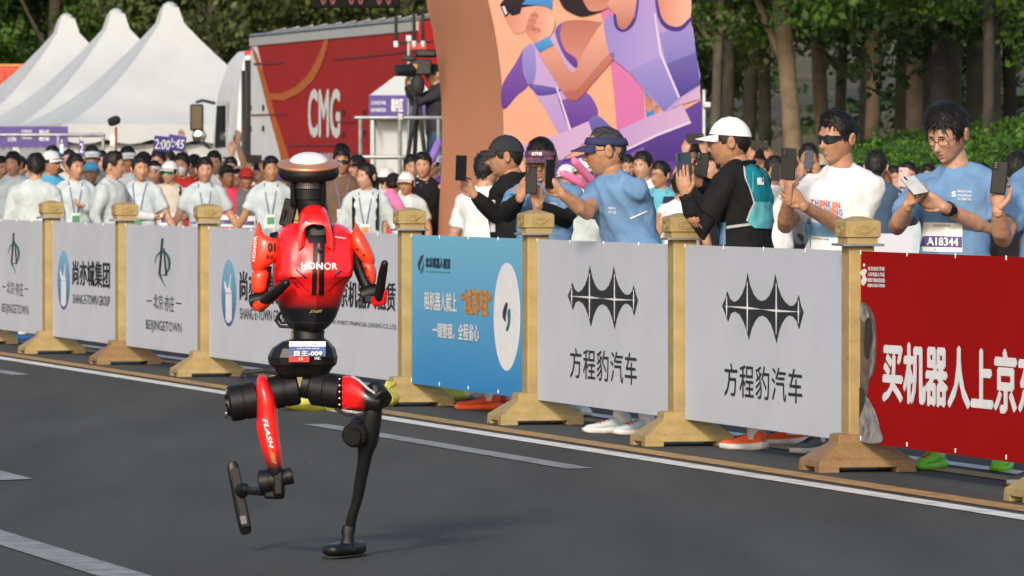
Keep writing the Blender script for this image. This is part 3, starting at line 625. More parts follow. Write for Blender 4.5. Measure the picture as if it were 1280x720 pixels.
# cab, ahead of the trailer (farther away)
cab = MB()
cr = []
for z, s0, s1, o_ in ((.6, -3.35, -1.15, .0), (1.5, -3.4, -1.1, .02), (2.2, -3.35, -1.1, .02), (3.0, -3.1, -1.1, -.02), (3.55, -2.6, -1.1, -.1), (3.78, -2.1, -1.12, -.2)):
    cr.append([tp(s0, o_, z), tp(s1, o_, z), tp(s1, -2.5 - o_, z), tp(s0, -2.5 - o_, z)])
cab.rings(cr); cabo = cab.build('cab', TWHT, truck, bevel=.06, seg=3)
MB().prism([tp(-1.09, -.12, .8), tp(-1.09, -2.38, .8), tp(-1.09, -2.38, 3.6), tp(-1.09, -.12, 3.6)], UD * .03).build('cab_rear_panel', TBLK, truck, smooth=False)
MB().prism([tp(-3.1, .03, 1.95), tp(-2.1, .03, 1.95), tp(-2.1, .025, 2.75), tp(-2.95, .02, 2.75)], ND * .012).build('side_window', GLS, truck, smooth=False)
MB().prism([tp(-3.15, .03, .85), tp(-1.95, .03, .85), tp(-1.95, .03, 2.85), tp(-3.05, .0, 2.85)], ND * .004).build('door', TWHT, truck, smooth=False)
MB().box(tp(-2.1, .06, 1.75), (.05, .16, .04)).build('door_handle', TBLK, truck)
MB().rings(tbox(-1.08, -.7, -.05, -.18, .8, 3.4)).build('fairing', TBLK, truck, bevel=.02); MB().rings(tbox(-1.08, -.1, -.4, -2.0, .9, 2.6)).build('cab_rear_gear', TBLK, truck)
mx = at(246, 147, 125.0) - TR
m_ = MB().box(mx, (.26, .14, .52)).build('mirror', TBLK, truck, bevel=.04, seg=3); MB().box(mx + Vector((0, -.075, 0)), (.2, .012, .44)).build('mirror_glass', GLS, m_, bevel=.004)
mz = at(249, 170, 125.0) - TR; m2 = MB().lathe([(.02, -.1), (.1, -.08), (.14, .0), (.1, .1), (.03, .12)], mz, 16, Matrix.Rotation(math.pi / 2, 3, 'X')).build('round_mirror', CHR, truck)
MB().tube([mx + Vector((.0, 0, .3)), mx + Vector((.12, 0, .33)), at(268, 129, 124.8) - TR], .03, 8).build('mirror_arm', TBLK, truck); MB().tube([mz + Vector((0, 0, -.05)), at(262, 185, 124.6) - TR], .03, 8).build('mirror_arm', TBLK, truck)
MB().box(tp(-1.12, -.25, 3.74), (.25, .06, .08)).build('marker_light', mat('marker_red', (.5, .03, .02), .3), truck)

# ------------------------------------------------------------------ camera platform, judges' canopy, camera operator's camera
PY = 82.0
plat = thing('camera_platform', at(498, 300, PY).xy.to_3d(), 'grey tube scaffold platform carrying the broadcast camera', 'platform'); DZ = 1.05
def pl(px, py, dy=0.): return at(px, py, PY + dy) - plat.location - Vector((0, dy * 0, 0))
MB().box((.1, 1.0, DZ - .03), (1.6, 2.2, .06)).build('deck', mat('deck_ply', (.22, .16, .10), .7), plat)
for px in (450.5, 500, 548):
    for dy in (0, 1.9):
        q = pl(px, 147, dy); MB().tube([Vector((q.x, q.y, 0)), Vector((q.x, q.y, pl(px, 147, 0).z))], .026, 8, rnd=False).build('upright', STEEL, plat)
for py in (147.5, 196.5):
    MB().tube([pl(444, py), pl(556, py)], .027, 8).build('guard_rail', STEEL, plat); a = pl(450.5, py); MB().tube([a, a + Vector((0, 1.9, 0))], .024, 8).build('guard_rail', STEEL, plat)
MB().box(pl(500.5, 146), (.075, .075, .09)).build('coupler', STEEL, plat, bevel=.01)
MB().box((.05, .0, .45), (1.5, .02, .8)).build('skirt', mat('grey_skirt', (.35, .35, .34), .8), plat)
cn = thing('judges_canopy', at(505, 300, 97).xy.to_3d(), 'small canopy with white roof and purple fascia behind the platform', 'canopy'); cn.location.z = 0
def cp(px, py, dy=0.): return at(px, py, 97 + dy) - cn.location
f0, f1 = cp(462, 146), cp(541, 119); xm = (f0.x + f1.x) / 2; hw = (f1.x - f0.x) / 2; zt = f1.z; zb = f0.z
MB().rings([[Vector((f0.x, 0, zt)), Vector((f1.x, 0, zt)), Vector((f1.x, 2 * hw, zt)), Vector((f0.x, 2 * hw, zt))], [Vector((xm - .03 + .1, hw - .03, zt + .42)), Vector((xm + .13, hw - .03, zt + .42)), Vector((xm + .13, hw + .03, zt + .42)), Vector((xm + .07, hw + .03, zt + .42))]]).build('roof', TENT, cn, smooth=False)
MB().box((xm, -.01, (zt + zb) / 2), (2 * hw, .02, zt - zb)).build('fascia', PURP, cn, smooth=False); MB().box((f0.x, hw, (zt + zb) / 2), (.02, 2 * hw, zt - zb)).build('side_fascia', PURP, cn, smooth=False)
MB().box((xm + .05, 2 * hw - .02, zb / 2), (2 * hw, .02, zb)).build('back_wall', TENT, cn, smooth=False)
MB().prism([(xm + .05, hw, 0), (xm + .45, hw, 0), (xm + .45, hw, zb), (f0.x + .1, hw, zb)], (0, .02, 0)).build('side_curtain', TENT, cn, smooth=False)
for x in (f0.x + .04, f1.x - .04):
    for y in (.03, 2 * hw - .05): MB().tube([(x, y, 0), (x, y, zt)], .03, 6, rnd=False).build('leg', POLE, cn)
def cq(x0, x1, y0, y1): return [cp(x0, y0), cp(x1, y0), cp(x0, y1), cp(x1, y1)]
text_quad('lettering', '裁判区', WHT, cn, cq(489, 504, 140, 123), Vector((0, -1, 0)), .03, off=.024); text_quad('lettering', '北京亦庄半程', WHT, cn, cq(464, 482, 131, 126), Vector((0, -1, 0)), .01, off=.024); text_quad('lettering', 'HALF MARATHON', WHT, cn, cq(464, 482, 140, 135), Vector((0, -1, 0)), .02, off=.024)
BLKP = mat('black_plastic', (.014, .014, .015), .45, var=.2, bump=.05); RUB = mat('rubber', (.02, .02, .02), .7)
tvc = thing('broadcast_camera', at(514, 300, PY + .7).xy.to_3d(), 'large black broadcast camera on a tripod beside the arch', 'camera'); tvc.location.z = DZ
def tq(px, py, dy=0.): return at(px, py, PY + .7 + dy) - tvc.location
MB().tube([tq(495, 88, -.15), tq(503, 88, -.12), tq(512, 88, -.05), tq(520, 87, .05)], [.075, .075, .085, .09], 16, rnd=False).build('lens', BLKP, tvc)
MB().box(tq(527, 84, .1), (.26, .34, .2)).build('body', BLKP, tvc, bevel=.02); MB().box(tq(519, 83, -.06), (.05, .04, .06)).build('yellow_badge', mat('badge_yellow', (.5, .26, .02), .5), tvc)
MB().box(tq(511, 73, .0), (.17, .2, .07)).build('viewfinder', BLKP, tvc, bevel=.02); MB().box(tq(533, 67, .15), (.28, .3, .1)).build('top_handle', BLKP, tvc, bevel=.03)
MB().lathe([(.06, -.12), (.09, -.06), (.09, .06), (.05, .12)], tq(522, 106), 14).build('tripod_head', RUB, tvc); MB().tube([tq(522, 112), tq(517, 122, -.2)], .015, 6).build('pan_bar', RUB, tvc)
for dx, dy in ((-13, -.35), (-4, .4), (10, .1)):
    a = tq(522, 115); b = tq(522 + dx * 1.6, 206, dy); b.z = 0
    MB().tube([a, a.lerp(b, .55), b], [.032, .028, .016], 6).build('tripod_leg', RUB, tvc)
an = thing('antenna_rack', at(516, 300, PY + 1.4).xy.to_3d(), 'rack of black antenna rods above the broadcast camera', 'antenna'); an.location.z = DZ
def aq(px, py, dy=0.): return at(px, py, PY + 1.4 + dy) - an.location
MB().tube([Vector((aq(511, 50).x, 0, 0)), aq(511, 50)], .022, 8).build('mast', STEEL, an); MB().tube([aq(494, 54), aq(540, 52)], .02, 6).build('cross_bar', RUB, an)
for px, t0 in ((495, 21), (517.5, 17), (528.5, 17)): r_ = MB().tube([aq(px, 53), aq(px, t0)], .022, 8).build('antenna_rod', RUB, an); MB().lathe([(.03, -.04), (.036, 0), (.03, .04)], aq(px, 55), 10).build('socket', POLE, r_)
MB().box(aq(523, 58), (.22, .05, .1)).build('red_bracket', mat('bracket_red', (.4, .03, .02), .5), an, bevel=.01); MB().box(aq(511, 48), (.07, .06, .08)).build('junction_box', POLE, an, bevel=.01)
# white low barrier boards behind the runners on the right
for x0, x1, yy, Y, lab in ((1088, 1142, 292, 46, 'plain white low board behind the man with glasses'), (1226, 1330, 298, 44, 'plain white low board at the right edge of the picture')):
    a = at(x0, yy, Y); b = at(x1, yy, Y); t = thing('low_board', ((a.x + b.x) / 2, Y, 0), lab, 'board')
    MB().box((0, 0, a.z / 2), (b.x - a.x, .03, a.z)).build('sheet', WB, t, bevel=.004); MB().box((0, .15, .03), (b.x - a.x, .4, .06)).build('foot', STEEL, t)
# ------------------------------------------------------------------ ground under the trees, hillside, trees, hedge
SOIL = mat('woodland_soil', (.13, .105, .058), .95, col2=(.055, .05, .028), scale=.5, bump=.5, bscale=3)
hv = []; hf = []; nx, ny = 40, 20
for j in range(ny + 1):
    for i in range(nx + 1):
        x = -90 + 180 * i / nx; y = 150 + 130 * j / ny; s = max(0, (y - 152) / 40)
        hv.append((x, y, -.05 + 1.6 * min(s, 1) ** 1.3 + 9 * max(0, (y - 185) / 95) + .5 * noise.noise(Vector((x * .1, y * .1, 0))) * min(1, s)))
for j in range(ny):
    for i in range(nx): p = j * (nx + 1) + i; hf.append((p, p + 1, p + nx + 2, p + nx + 1))
tag(MB().add(hv, hf).build('hillside', SOIL, angle=80), kind='structure')
gv = [(1.8, 71, .006), (60, 60, .006), (60, 156, .006), (-1.0, 156, .006)]
tag(MB().add(gv, [(0, 1, 2, 3)]).build('woodland_ground', SOIL, smooth=False), kind='structure')
def leafmat(n, a, b, tr=.35): return mat(n, a, .55, col2=b, scale=.8, spec=.3, transl=tr, island=True, detail=2)
LF = [leafmat('leaves_bright', (.085, .165, .02), (.026, .062, .009)), leafmat('leaves_mid', (.066, .135, .022), (.024, .056, .011)), leafmat('leaves_olive', (.11, .135, .038), (.042, .058, .018)), leafmat('leaves_dark', (.038, .072, .02), (.014, .03, .009))]
HEDGE = leafmat('leaves_hedge', (.10, .215, .024), (.035, .09, .012))
BARK = [mat('bark_tan', (.21, .155, .09), .9, col2=(.10, .075, .045), scale=3.5, bump=.8, bscale=9), mat('bark_grey', (.105, .09, .062), .9, col2=(.045, .04, .028), scale=3.5, bump=.8, bscale=9), mat('bark_dark', (.05, .042, .034), .9, col2=(.022, .018, .015), scale=3.5, bump=.8, bscale=9)]
def leaf_cloud(rng, clumps, per, size, flat=.6):
    """numpy leaf quads: clumps = array of (x, y, z, r); returns verts, quads"""
    n = len(clumps) * per; c = np.repeat(np.array(clumps), per, 0)
    d = rng.normal(size=(n, 3)); d /= np.linalg.norm(d, axis=1)[:, None]
    r = rng.random(n) ** .45
    p = c[:, :3] + d * (r * c[:, 3])[:, None] * np.array([1, 1, flat])
    a = rng.normal(size=(n, 3)) + np.array([0, 0, -.35]); a /= np.linalg.norm(a, axis=1)[:, None]
    b = np.cross(a, rng.normal(size=(n, 3))); b /= np.linalg.norm(b, axis=1)[:, None]
    s = size * (.6 + .8 * rng.random(n))[:, None]
    m = p + a * s * .5
    V = np.stack([p, m + b * s * .32, p + a * s, m - b * s * .32], 1).reshape(-1, 3)
    F = np.arange(n * 4).reshape(-1, 4)
    return V, F
def np_mesh(name, V, F):
    me = bpy.data.meshes.new(name); me.vertices.add(len(V)); me.vertices.foreach_set('co', V.ravel().astype('f'))
    me.loops.add(F.size); me.loops.foreach_set('vertex_index', F.ravel().astype('i')); me.polygons.add(len(F))
    k = F.shape[1]; me.polygons.foreach_set('loop_start', np.arange(0, F.size, k, dtype='i')); me.polygons.foreach_set('loop_total', np.full(len(F), k, 'i'))
    me.update(calc_edges=True); return me
rng = np.random.default_rng(5)
def crown(seed, rx, rz, n, per, size, droop=.0):
    g = np.random.default_rng(seed); cl = []
    for i in range(n):
        d = g.normal(size=3); d /= np.linalg.norm(d); rr = .45 + .55 * g.random() ** .5
        x, y, z = d * rr * np.array([rx, rx, rz]); cl.append((x, y, z - droop * g.random() * (1 if z < 0 else 0), rx * (.16 + .16 * g.random())))
    V, F = leaf_cloud(g, cl, per, size); return np_mesh('crown', V, F)
CROWN = [crown(1, 2.6, 2.6, 84, 140, .135, .5), crown(2, 3.0, 2.4, 88, 140, .14, .6), crown(3, 2.4, 3.0, 82, 140, .13, .6)]
def trunk_mesh(r, h, lean, seed, forks=3):
    g = random.Random(seed); b = MB(); pts = []; rad = []
    for i in range(9):
        s = i / 8; pts.append((lean * s * h + .05 * math.sin(s * 5 + seed), .05 * math.cos(s * 4 + seed), h * s)); rad.append(r * (1.25 if i == 0 else 1.06 - .4 * s))
    b.tube(pts, rad, 12)
    for k in range(forks):
        i = 4 + k % 4; p = Vector(pts[i]); a = g.uniform(0, 6.28); d = Vector((math.cos(a), math.sin(a), .9)); L_ = g.uniform(1.4, 2.6)
        b.tube([p, p + d * L_ * .4 + Vector((0, 0, .1)), p + d * L_ + Vector((0, 0, .5))], [rad[i] * .55, rad[i] * .38, rad[i] * .12], 7)
    me = b.mesh('trunk')
    for v in me.vertices: v.co += v.normal * (r * .16 * noise.noise(v.co * 3.3 + Vector((seed, 0, 0))))
    return me
def tree(px, Y, r, h, lean, bark, cm, leaf, cz, cs, label, seed, zg=0., cdx=0., name='broadleaf_tree', cat='tree', group='trees behind the race'):
    X = (px - 640) * Y / FP; t = thing(name, (X, Y, zg), label, cat, group)
    obj('trunk', trunk_mesh(r, h, lean, seed), BARK[bark] if isinstance(bark, int) else bark, t)
    o = obj('crown', CROWN[cm], LF[leaf], t); o.location = (cdx + lean * h, 0, cz + .45); o.scale = (cs, cs, cs); o.rotation_euler = (0, 0, seed * 1.3)
TREES = [ # px, Y, r, h, lean, bark, crown, leaf, crown z, scale, label
 (896, 108, .10, 5.5, .01, 1, 2, 2, 6.0, .9, 'thin grey trunk just right of the printed arch'),
 (912, 118, .13, 6, -.01, 1, 0, 1, 6.3, 1.0, 'second slim trunk right of the arch, above the white cap'),
 (932, 128, .15, 7, .02, 1, 1, 1, 6.8, 1.1, 'slim grey trunk directly above the white cap'),
 (953, 122, .12, 7, .0, 1, 2, 2, 6.6, 1.0, 'grey trunk just left of the pale tan trunk'),
 (995, 96, .155, 6, -.045, 0, 0, 0, 5.6, 1.0, 'thick pale tan trunk leaning left, left of the man in sunglasses'),
 (1034, 112, .14, 7, -.03, 0, 1, 1, 6.0, 1.0, 'slender trunk right above the man in sunglasses'),
 (1048, 131, .12, 7, .03, 1, 2, 1, 7.0, 1.1, 'dim trunk behind the head of the man in sunglasses'),
 (1082, 120, .13, 7, .01, 1, 0, 1, 6.4, 1.0, 'left one of the close trunk pair above the low hedge'),
 (1092, 109, .14, 7, -.01, 0, 1, 0, 5.9, 1.0, 'right one of the close trunk pair above the low hedge'),
 (1126, 126, .17, 8, .0, 1, 2, 1, 7.0, 1.1, 'dim grey trunk left of the twin tan trunk'),
 (1136, 106, .14, 7, .02, 0, 0, 1, 6.1, 1.0, 'tan trunk left of the tall man with glasses'),
 (1155, 135, .16, 8, .0, 1, 1, 3, 7.2, 1.1, 'shaded trunk deep in the wood left of the tall man'),
 (1186, 103, .19, 7, -.03, 2, 2, 3, 6.2, 1.1, 'broad black trunk directly above the tall man with glasses'),
 (1200, 116, .15, 8, -.02, 1, 0, 1, 6.6, 1.0, 'grey trunk right behind the broad black trunk'),
 (1217, 128, .26, 8, .02, 1, 1, 1, 7.0, 1.1, 'very wide grey trunk right of the black trunk'),
 (1232, 92, .09, 6.5, .0, 2, 2, 0, 5.8, .9, 'thin black forked tree in front of the wood, upper right'),
 (1239, 121, .12, 8, .01, 1, 0, 1, 6.8, 1.0, 'pale trunk right beside the thin black forked tree'),
 (1262, 130, .15, 8, .0, 2, 2, 3, 7.0, 1.1, 'dark trunk near the right edge of the picture'),
 (1300, 110, .16, 8, -.02, 1, 1, 1, 6.2, 1.1, 'tree at the right edge with hanging pale green leaves'),
]
for i, T in enumerate(TREES): tree(*T, seed=i + 3)
LT = [(-60, 178, 1, 'trees above the red container at the far left'), (10, 182, 1, 'green tree above the lowest tent'), (62, 176, 0, 'bright green tree between the first two tent peaks'), (118, 186, 1, 'green tree behind the middle tent peak'), (170, 180, 1, 'dark tree between the two right tent peaks'), (222, 190, 1, 'tree directly behind the tallest tent peak'),
      (268, 174, 2, 'dark olive tree between the tent and the truck'), (315, 182, 0, 'bright green tree above the truck front'), (362, 190, 1, 'green tree above the truck roof, left of the clock'), (410, 178, 2, 'yellowish green tree behind the hanging clock'), (455, 186, 0, 'light green tree right under the hanging clock'), (505, 176, 2, 'olive tree behind the antenna rods'), (560, 186, 1, 'green tree hidden behind the arch leg'), (875, 160, 3, 'dark tree right behind the arch edge')]
for i, (px, Y, lf, lab) in enumerate(LT):
    tree(px, Y, .2, 8, .01 * ((i * 7) % 5 - 2), BARK[1], i % 3, lf, 6.2 + (i * 37 % 10) * .14, 1.35, lab, seed=i + 40, zg=max(0, (Y - 152) / 40) ** 1.3 * 1.2)
for T in (): pass
# far wood that reads as one mass
g = np.random.default_rng(11); cl = []
for i in range(980):
    x = g.uniform(-75, 75); y = g.uniform(192, 204); cl.append((x, y, g.uniform(2.0, 17), g.uniform(1.0, 2.0)))
V, F = leaf_cloud(g, cl, 60, .42); o = obj('far_wood', np_mesh('far_wood', V, F), LF[3]); tag(o, 'dense dark green wood filling the background', 'wood', kind='stuff')
cl = []
for i in range(150):
    x = g.uniform(1, 18); cl.append((x, g.uniform(138, 150), g.uniform(.1, 1.1), g.uniform(.5, 1.0)))
V, F = leaf_cloud(g, cl, 50, .3); o = obj('undergrowth', np_mesh('undergrowth', V, F), LF[3]); tag(o, 'dark undergrowth between the trunks of the wood', 'undergrowth', kind='stuff')
# hedge: dense clipped bushes
def hedge(label, pts, depth, size=.062):
    b = at(pts[len(pts) // 2][0], 250, pts[len(pts) // 2][2]); base = Vector((b.x, b.y, 0)); t = thing('hedge', base, label, 'hedge')
    g = np.random.default_rng(21); cl = []
    for k in range(len(pts) - 1):
        a = pts[k]; c = pts[k + 1]
        for i in range(26):
            s = g.random(); Y = a[2] + (c[2] - a[2]) * s; px = a[0] + (c[0] - a[0]) * s; top = at(px, a[1] + (c[1] - a[1]) * s, Y)
            for j in range(5):
                rr = .22 + .12 * g.random(); cl.append((top.x - base.x + g.normal() * .1, Y - base.y + g.random() * depth, max(.15, (top.z - rr * .7 - .05) * (1 - .22 * j)) + g.normal() * .04, rr))
    V, F = leaf_cloud(g, cl, 48, size, .85); obj('foliage', np_mesh('foliage', V, F), HEDGE, t)
    tw = MB()
    for k in range(len(pts) - 1):
        for i in range(6):
            s = i / 6; Y = pts[k][2] + (pts[k + 1][2] - pts[k][2]) * s; px = pts[k][0] + (pts[k + 1][0] - pts[k][0]) * s; q = at(px, 200, Y) - base
            tw.tube([(q.x, q.y + .3, 0), (q.x + .05, q.y + .3, 1.1)], [.03, .015], 5)
    tw.build('stems', BARK[2], t)
hedge('bright green clipped hedge behind the crowd on the right', [(1330, 160, 61), (1270, 162, 63), (1210, 166, 66), (1150, 170, 69), (1100, 174, 73), (1050, 182, 78), (1000, 192, 83), (950, 204, 88)], 1.2)
hedge('dark further hedge under the trees at the upper right', [(1330, 142, 92), (1270, 146, 94), (1210, 152, 97), (1150, 160, 100), (1090, 170, 102)], 1.0, .1)
# slender white pole beside the arch
q = at(880, 300, 72); t = thing('white_pole', (q.x, q.y, 0), 'slender white pole with small box beside the arch edge', 'pole'); zt = at(880, 112, 72).z
MB().tube([(0, 0, 0), (0, 0, zt)], .018, 8, rnd=False).build('shaft', POLE, t); MB().box((.03, -.03, at(880, 131, 72).z), (.09, .08, .06)).build('box', POLE, t, bevel=.01); MB().lathe([(.09, 0), (.09, .02), (.02, .03)], (0, 0, 0), 12).build('foot', POLE, t)
# ------------------------------------------------------------------ the running robot
RY = 23.62; K = RY / FP
RB0 = Vector(((430 - 640) * K, RY, 0))
rob = thing('humanoid_robot', RB0, 'red and black humanoid robot running on the road with a disc antenna on top', 'robot')
def rp(px, py, dy=0.):
    return at(px, py, RY + dy) - RB0
RED = grad_mat('robot_red_fade', (.006, .006, .007), (.86, .010, .012), 2, .908, .985, rough=.3, coat=.5, coords='Object', spec=.5)
RED1 = mat('robot_red', (.86, .012, .012), .34, var=.05, scale=8, coat=.3); RORG = mat('robot_orange_red', (.88, .050, .016), .38, var=.06, scale=8, coat=.35)
TRED2 = grad_mat('robot_thigh_fade', (.006, .006, .007), (.80, .010, .010), 2, .33, .41, rough=.33, coat=.4, coords='Object')
KRED = grad_mat('robot_knee_fade', (.80, .010, .010), (.008, .008, .009), 0, .045, .085, rough=.33, coat=.4, coords='Object')
BK = mat('robot_black', (.007, .007, .008), .5, var=.25, scale=20, bump=.05, bscale=60, spec=.28); BK2 = mat('robot_black_satin', (.008, .008, .009), .42, var=.2, scale=12, spec=.32); GRM = mat('robot_grey_metal', (.14, .14, .15), .35, .8); SCREW = mat('screw_steel', (.35, .35, .35), .3, .9)
COP = mat('copper_plate', (.50, .22, .12), .38, .35, .1, 6); DOME = mat('antenna_white', (.72, .71, .70), .35, var=.04, coat=.3)
def vloft(levels, n=24, p=2.4, yaw=0., cx0=None):
    """levels: (py, x left, x right, depth centre, half depth); superellipse cross sections"""
    rings = []
    for py, xl, xr, dy, hd in levels:
        c = rp((xl + xr) / 2, py, dy); hw = abs(xr - xl) / 2 * K; ring = []
        for i in range(n):
            a = 2 * math.pi * i / n; ca, sa = math.cos(a), math.sin(a)
            x = hw * math.copysign(abs(ca) ** (2 / p), ca); y = hd * math.copysign(abs(sa) ** (2 / p), sa)
            ring.append(c + Vector((x, y, 0)))
        if yaw: ring = [c + (Matrix.Rotation(yaw, 3, 'Z') @ (q - c)) for q in ring]
        rings.append(ring)
    return rings
def smooth_levels(L, m=3):
    out = []
    for i in range(len(L) - 1):
        p = [np.array(L[max(0, min(len(L) - 1, i + k))], float) for k in (-1, 0, 1, 2)]
        for j in range(m):
            t = j / m; out.append(tuple(.5 * (2 * p[1] + (p[2] - p[0]) * t + (2 * p[0] - 5 * p[1] + 4 * p[2] - p[3]) * t * t + (3 * p[1] - p[0] - 3 * p[2] + p[3]) * t ** 3)))
    return out + [L[-1]]
# antenna stack
c = rp(386, 208); 
MB().lathe([(.005, .050), (.03, .048), (.052, .040), (.066, .029), (.071, .020), (.071, .012)][::-1], c, 32, Matrix.Rotation(R(11), 3, 'X')).build('antenna_dome', DOME, rob)
MB().lathe([(.02, .0), (.112, .0), (.116, .006), (.114, .012), (.06, .024), (.02, .026)], c, 40, Matrix.Rotation(R(11), 3, 'X')).build('antenna_plate', COP, rob)
MB().lathe([(.06, -.046), (.098, -.044), (.108, -.034), (.111, -.016), (.106, -.004), (.04, .0)], c, 40, Matrix.Rotation(R(9), 3, 'X')).build('antenna_base', BK, rob)
lid = MB().lathe([(.04, -.125), (.062, -.12), (.064, -.085), (.056, -.082), (.056, -.052), (.064, -.05), (.066, -.03)], c, 28).build('lidar', BK2, rob)
b = MB()
for i in range(20):
    a = math.pi * (1.12 + .76 * i / 19); b.box(c + Vector((.0575 * math.cos(a), .0575 * math.sin(a), -.068)), (.006, .006, .026), Matrix.Rotation(a, 3, 'Z'))
b.build('sensor_fins', GRM, lid)
MB().rings(vloft([(222, 363, 370, .0, .05), (250, 363, 371, .0, .05), (256, 364, 373, .0, .045)])).build('lidar_bracket', BK, rob); MB().rings(vloft([(222, 401, 408, .0, .05), (250, 400, 408, .0, .05), (256, 400, 406, .0, .045)])).build('lidar_bracket', BK, rob)
MB().rings(vloft([(250, 366, 408, .02, .07), (262, 372, 410, .02, .07), (280, 374, 412, .03, .06)])).build('neck', BK, rob)
MB().box(rp(361, 266, .06), (.05, .08, .10), Matrix.Rotation(R(14), 3, 'Y')).build('battery_pack', BK, rob, bevel=.006); MB().box(rp(370, 250, .03), (.04, .07, .05)).build('antenna_mount', BK, rob, bevel=.006)
MB().tube([rp(356, 262, .0), rp(353, 275, .02), rp(357, 287, .05)], .006, 6).build('cable', RUB, rob)
# torso
YW = R(13)
TLv = [(279, 366, 421, .02, .06), (283, 354, 431, .015, .085), (290, 348, 437, .0, .105), (300, 345.5, 439, -.005, .122), (315, 344.5, 440, -.01, .136), (332, 343.5, 439, -.014, .146), (345, 343, 437, -.012, .148), (358, 344, 432, -.005, .138), (372, 347, 428, .0, .125), (386, 351, 424, .0, .115), (398, 356, 419, .0, .105), (407, 362, 412, .0, .095), (413, 369, 405, .0, .08)]
def chest_rings():
    rings = []
    for py, xl, xr, dy, hd in smooth_levels(TLv, 4):
        c = rp((xl + xr) / 2, py, dy); hw = (xr - xl) / 2 * K / math.cos(YW) * .985; ring = []
        for i in range(48):
            a = 2 * math.pi * i / 48; ca, sa = math.cos(a), math.sin(a); p = 2.9
            x = hw * math.copysign(abs(ca) ** (2 / p), ca); y = hd * math.copysign(abs(sa) ** (2 / p), sa)
            if y < 0:
                u = abs(x) / hw
                y -= .012 * max(0, 1 - u / .35) * (1 if py < 372 else .3)                       # raised middle spine
                if 300 < py < 352: y += .012 * max(0, 1 - abs(u - .62) / .25) * (1 - abs(py - 326) / 26)    # hollowed flanks
                if 318 < py <= 347: y -= .014 * u * (py - 318) / 29
                if py > 347: y += .030 * min(1, (py - 347) / 9) * u
            ring.append(c + Matrix.Rotation(YW, 3, 'Z') @ Vector((x, y, 0)))
        rings.append(ring)
    return rings
tor = MB().rings(chest_rings()); torso = tor.build('torso_shell', RED, rob, angle=24)
TB = BVHTree.FromPolygons([tuple(v) for v in tor.v], tor.f)
def drape(px, py, lift, bvh=TB):
    o_ = Vector((0, 0, CH)) - RB0; d = ray(px, py).normalized()
    h = bvh.ray_cast(o_, d)
    return (h[0] + h[1].normalized() * (lift if h[1].dot(d) < 0 else -lift)) if h[0] else None
def drape_strip(name, pts_l, pts_r, m, lift=.002, par=torso, bvh=TB, n=14, cols=3):
    vs = []; fs = []
    def samp(P, t):
        k = min(int(t * (len(P) - 1)), len(P) - 2); f = t * (len(P) - 1) - k; return (P[k][0] * (1 - f) + P[k + 1][0] * f, P[k][1] * (1 - f) + P[k + 1][1] * f)
    for i in range(n + 1):
        a = samp(pts_l, i / n); b = samp(pts_r, i / n)
        for j in range(cols + 1):
            q = drape(a[0] + (b[0] - a[0]) * j / cols, a[1] + (b[1] - a[1]) * j / cols, lift, bvh)
            vs.append(q if q else (vs[-1] if vs else Vector((0, 0, 0))))
    for i in range(n):
        for j in range(cols): p = i * (cols + 1) + j; fs.append((p, p + 1, p + cols + 2, p + cols + 1))
    return MB().add(vs, fs).build(name, m, par)
def drape_text(name, s, m, box, lift=.003, bold=0., shear=0., par=torso, bvh=TB, spacing=1., slope=0.):
    me = text_mesh(s, bold, shear, spacing); x0, x1, y0, y1 = box
    co = np.empty(len(me.vertices) * 3); me.vertices.foreach_get('co', co); co = co.reshape(-1, 3); lo = co.min(0); hi = co.max(0); uv = (co - lo) / np.maximum(hi - lo, 1e-6); last = None
    for v, (u, q, _), zz in zip(me.vertices, uv, co[:, 2]):
        p = drape(x0 + (x1 - x0) * u, y0 + (y1 - y0) * q + slope * u, lift + .0003 * zz, bvh); last = p or last
        v.co = last or Vector((0, 0, 0))
    me.update(); me.materials.clear(); return obj(name, me, m, par)
WHD = mat('decal_white', (.75, .75, .75), .45, var=.02)
drape_strip('chest_stripe', [(391.5, 300), (389.5, 369)], [(397.5, 300), (396, 369)], BK2); drape_strip('chest_stripe', [(399.5, 300), (398, 369)], [(406, 300), (404.5, 369)], BK2)
drape_text('lettering', 'HONOR', WHD, (377, 421, 336.5, 328), .0035, .03, spacing=1.08, slope=1.0)
drape_text('lettering', '//100', mat('decal_gold', (.5, .38, .12), .5), (387, 402, 391, 387.5), .003, .02, .3, slope=-1)
drape_strip('chest_slit', [(369, 338), (383, 349)], [(370, 335.5), (384, 346.5)], mat('slit_violet', (.035, .02, .05), .4), n=6); drape_strip('chest_slit', [(418, 346), (427, 340)], [(417.5, 344), (426.5, 337.5)], _M['slit_violet'], n=6)
drape_strip('panel_seam', [(345, 352), (368, 347.5), (386, 365)], [(345, 351), (368.5, 346.5), (386.5, 364)], mat('seam_dark', (.12, .004, .004), .5), n=18, cols=1); drape_strip('panel_seam', [(409, 365), (425, 351), (437, 346)], [(408.7, 364), (424.7, 350), (437, 345)], _M['seam_dark'], n=18, cols=1)
drape_strip('panel_seam', [(352, 401), (395, 404), (416, 402)], [(352, 400.2), (395, 403.2), (416, 401.2)], GRM, n=14, cols=1)
drape_text('lettering', 'HUMANOID ROBOT', WHD, (418, 431, 297.5, 295.8), .003, .01, slope=2.2)
for px, py in ((362, 345), (365, 351), (368, 356)): drape_strip('flank_gill', [(px, py), (px + 6, py + 4)], [(px + .5, py - 1.2), (px + 6.5, py + 2.8)], _M['seam_dark'], n=4, cols=1)
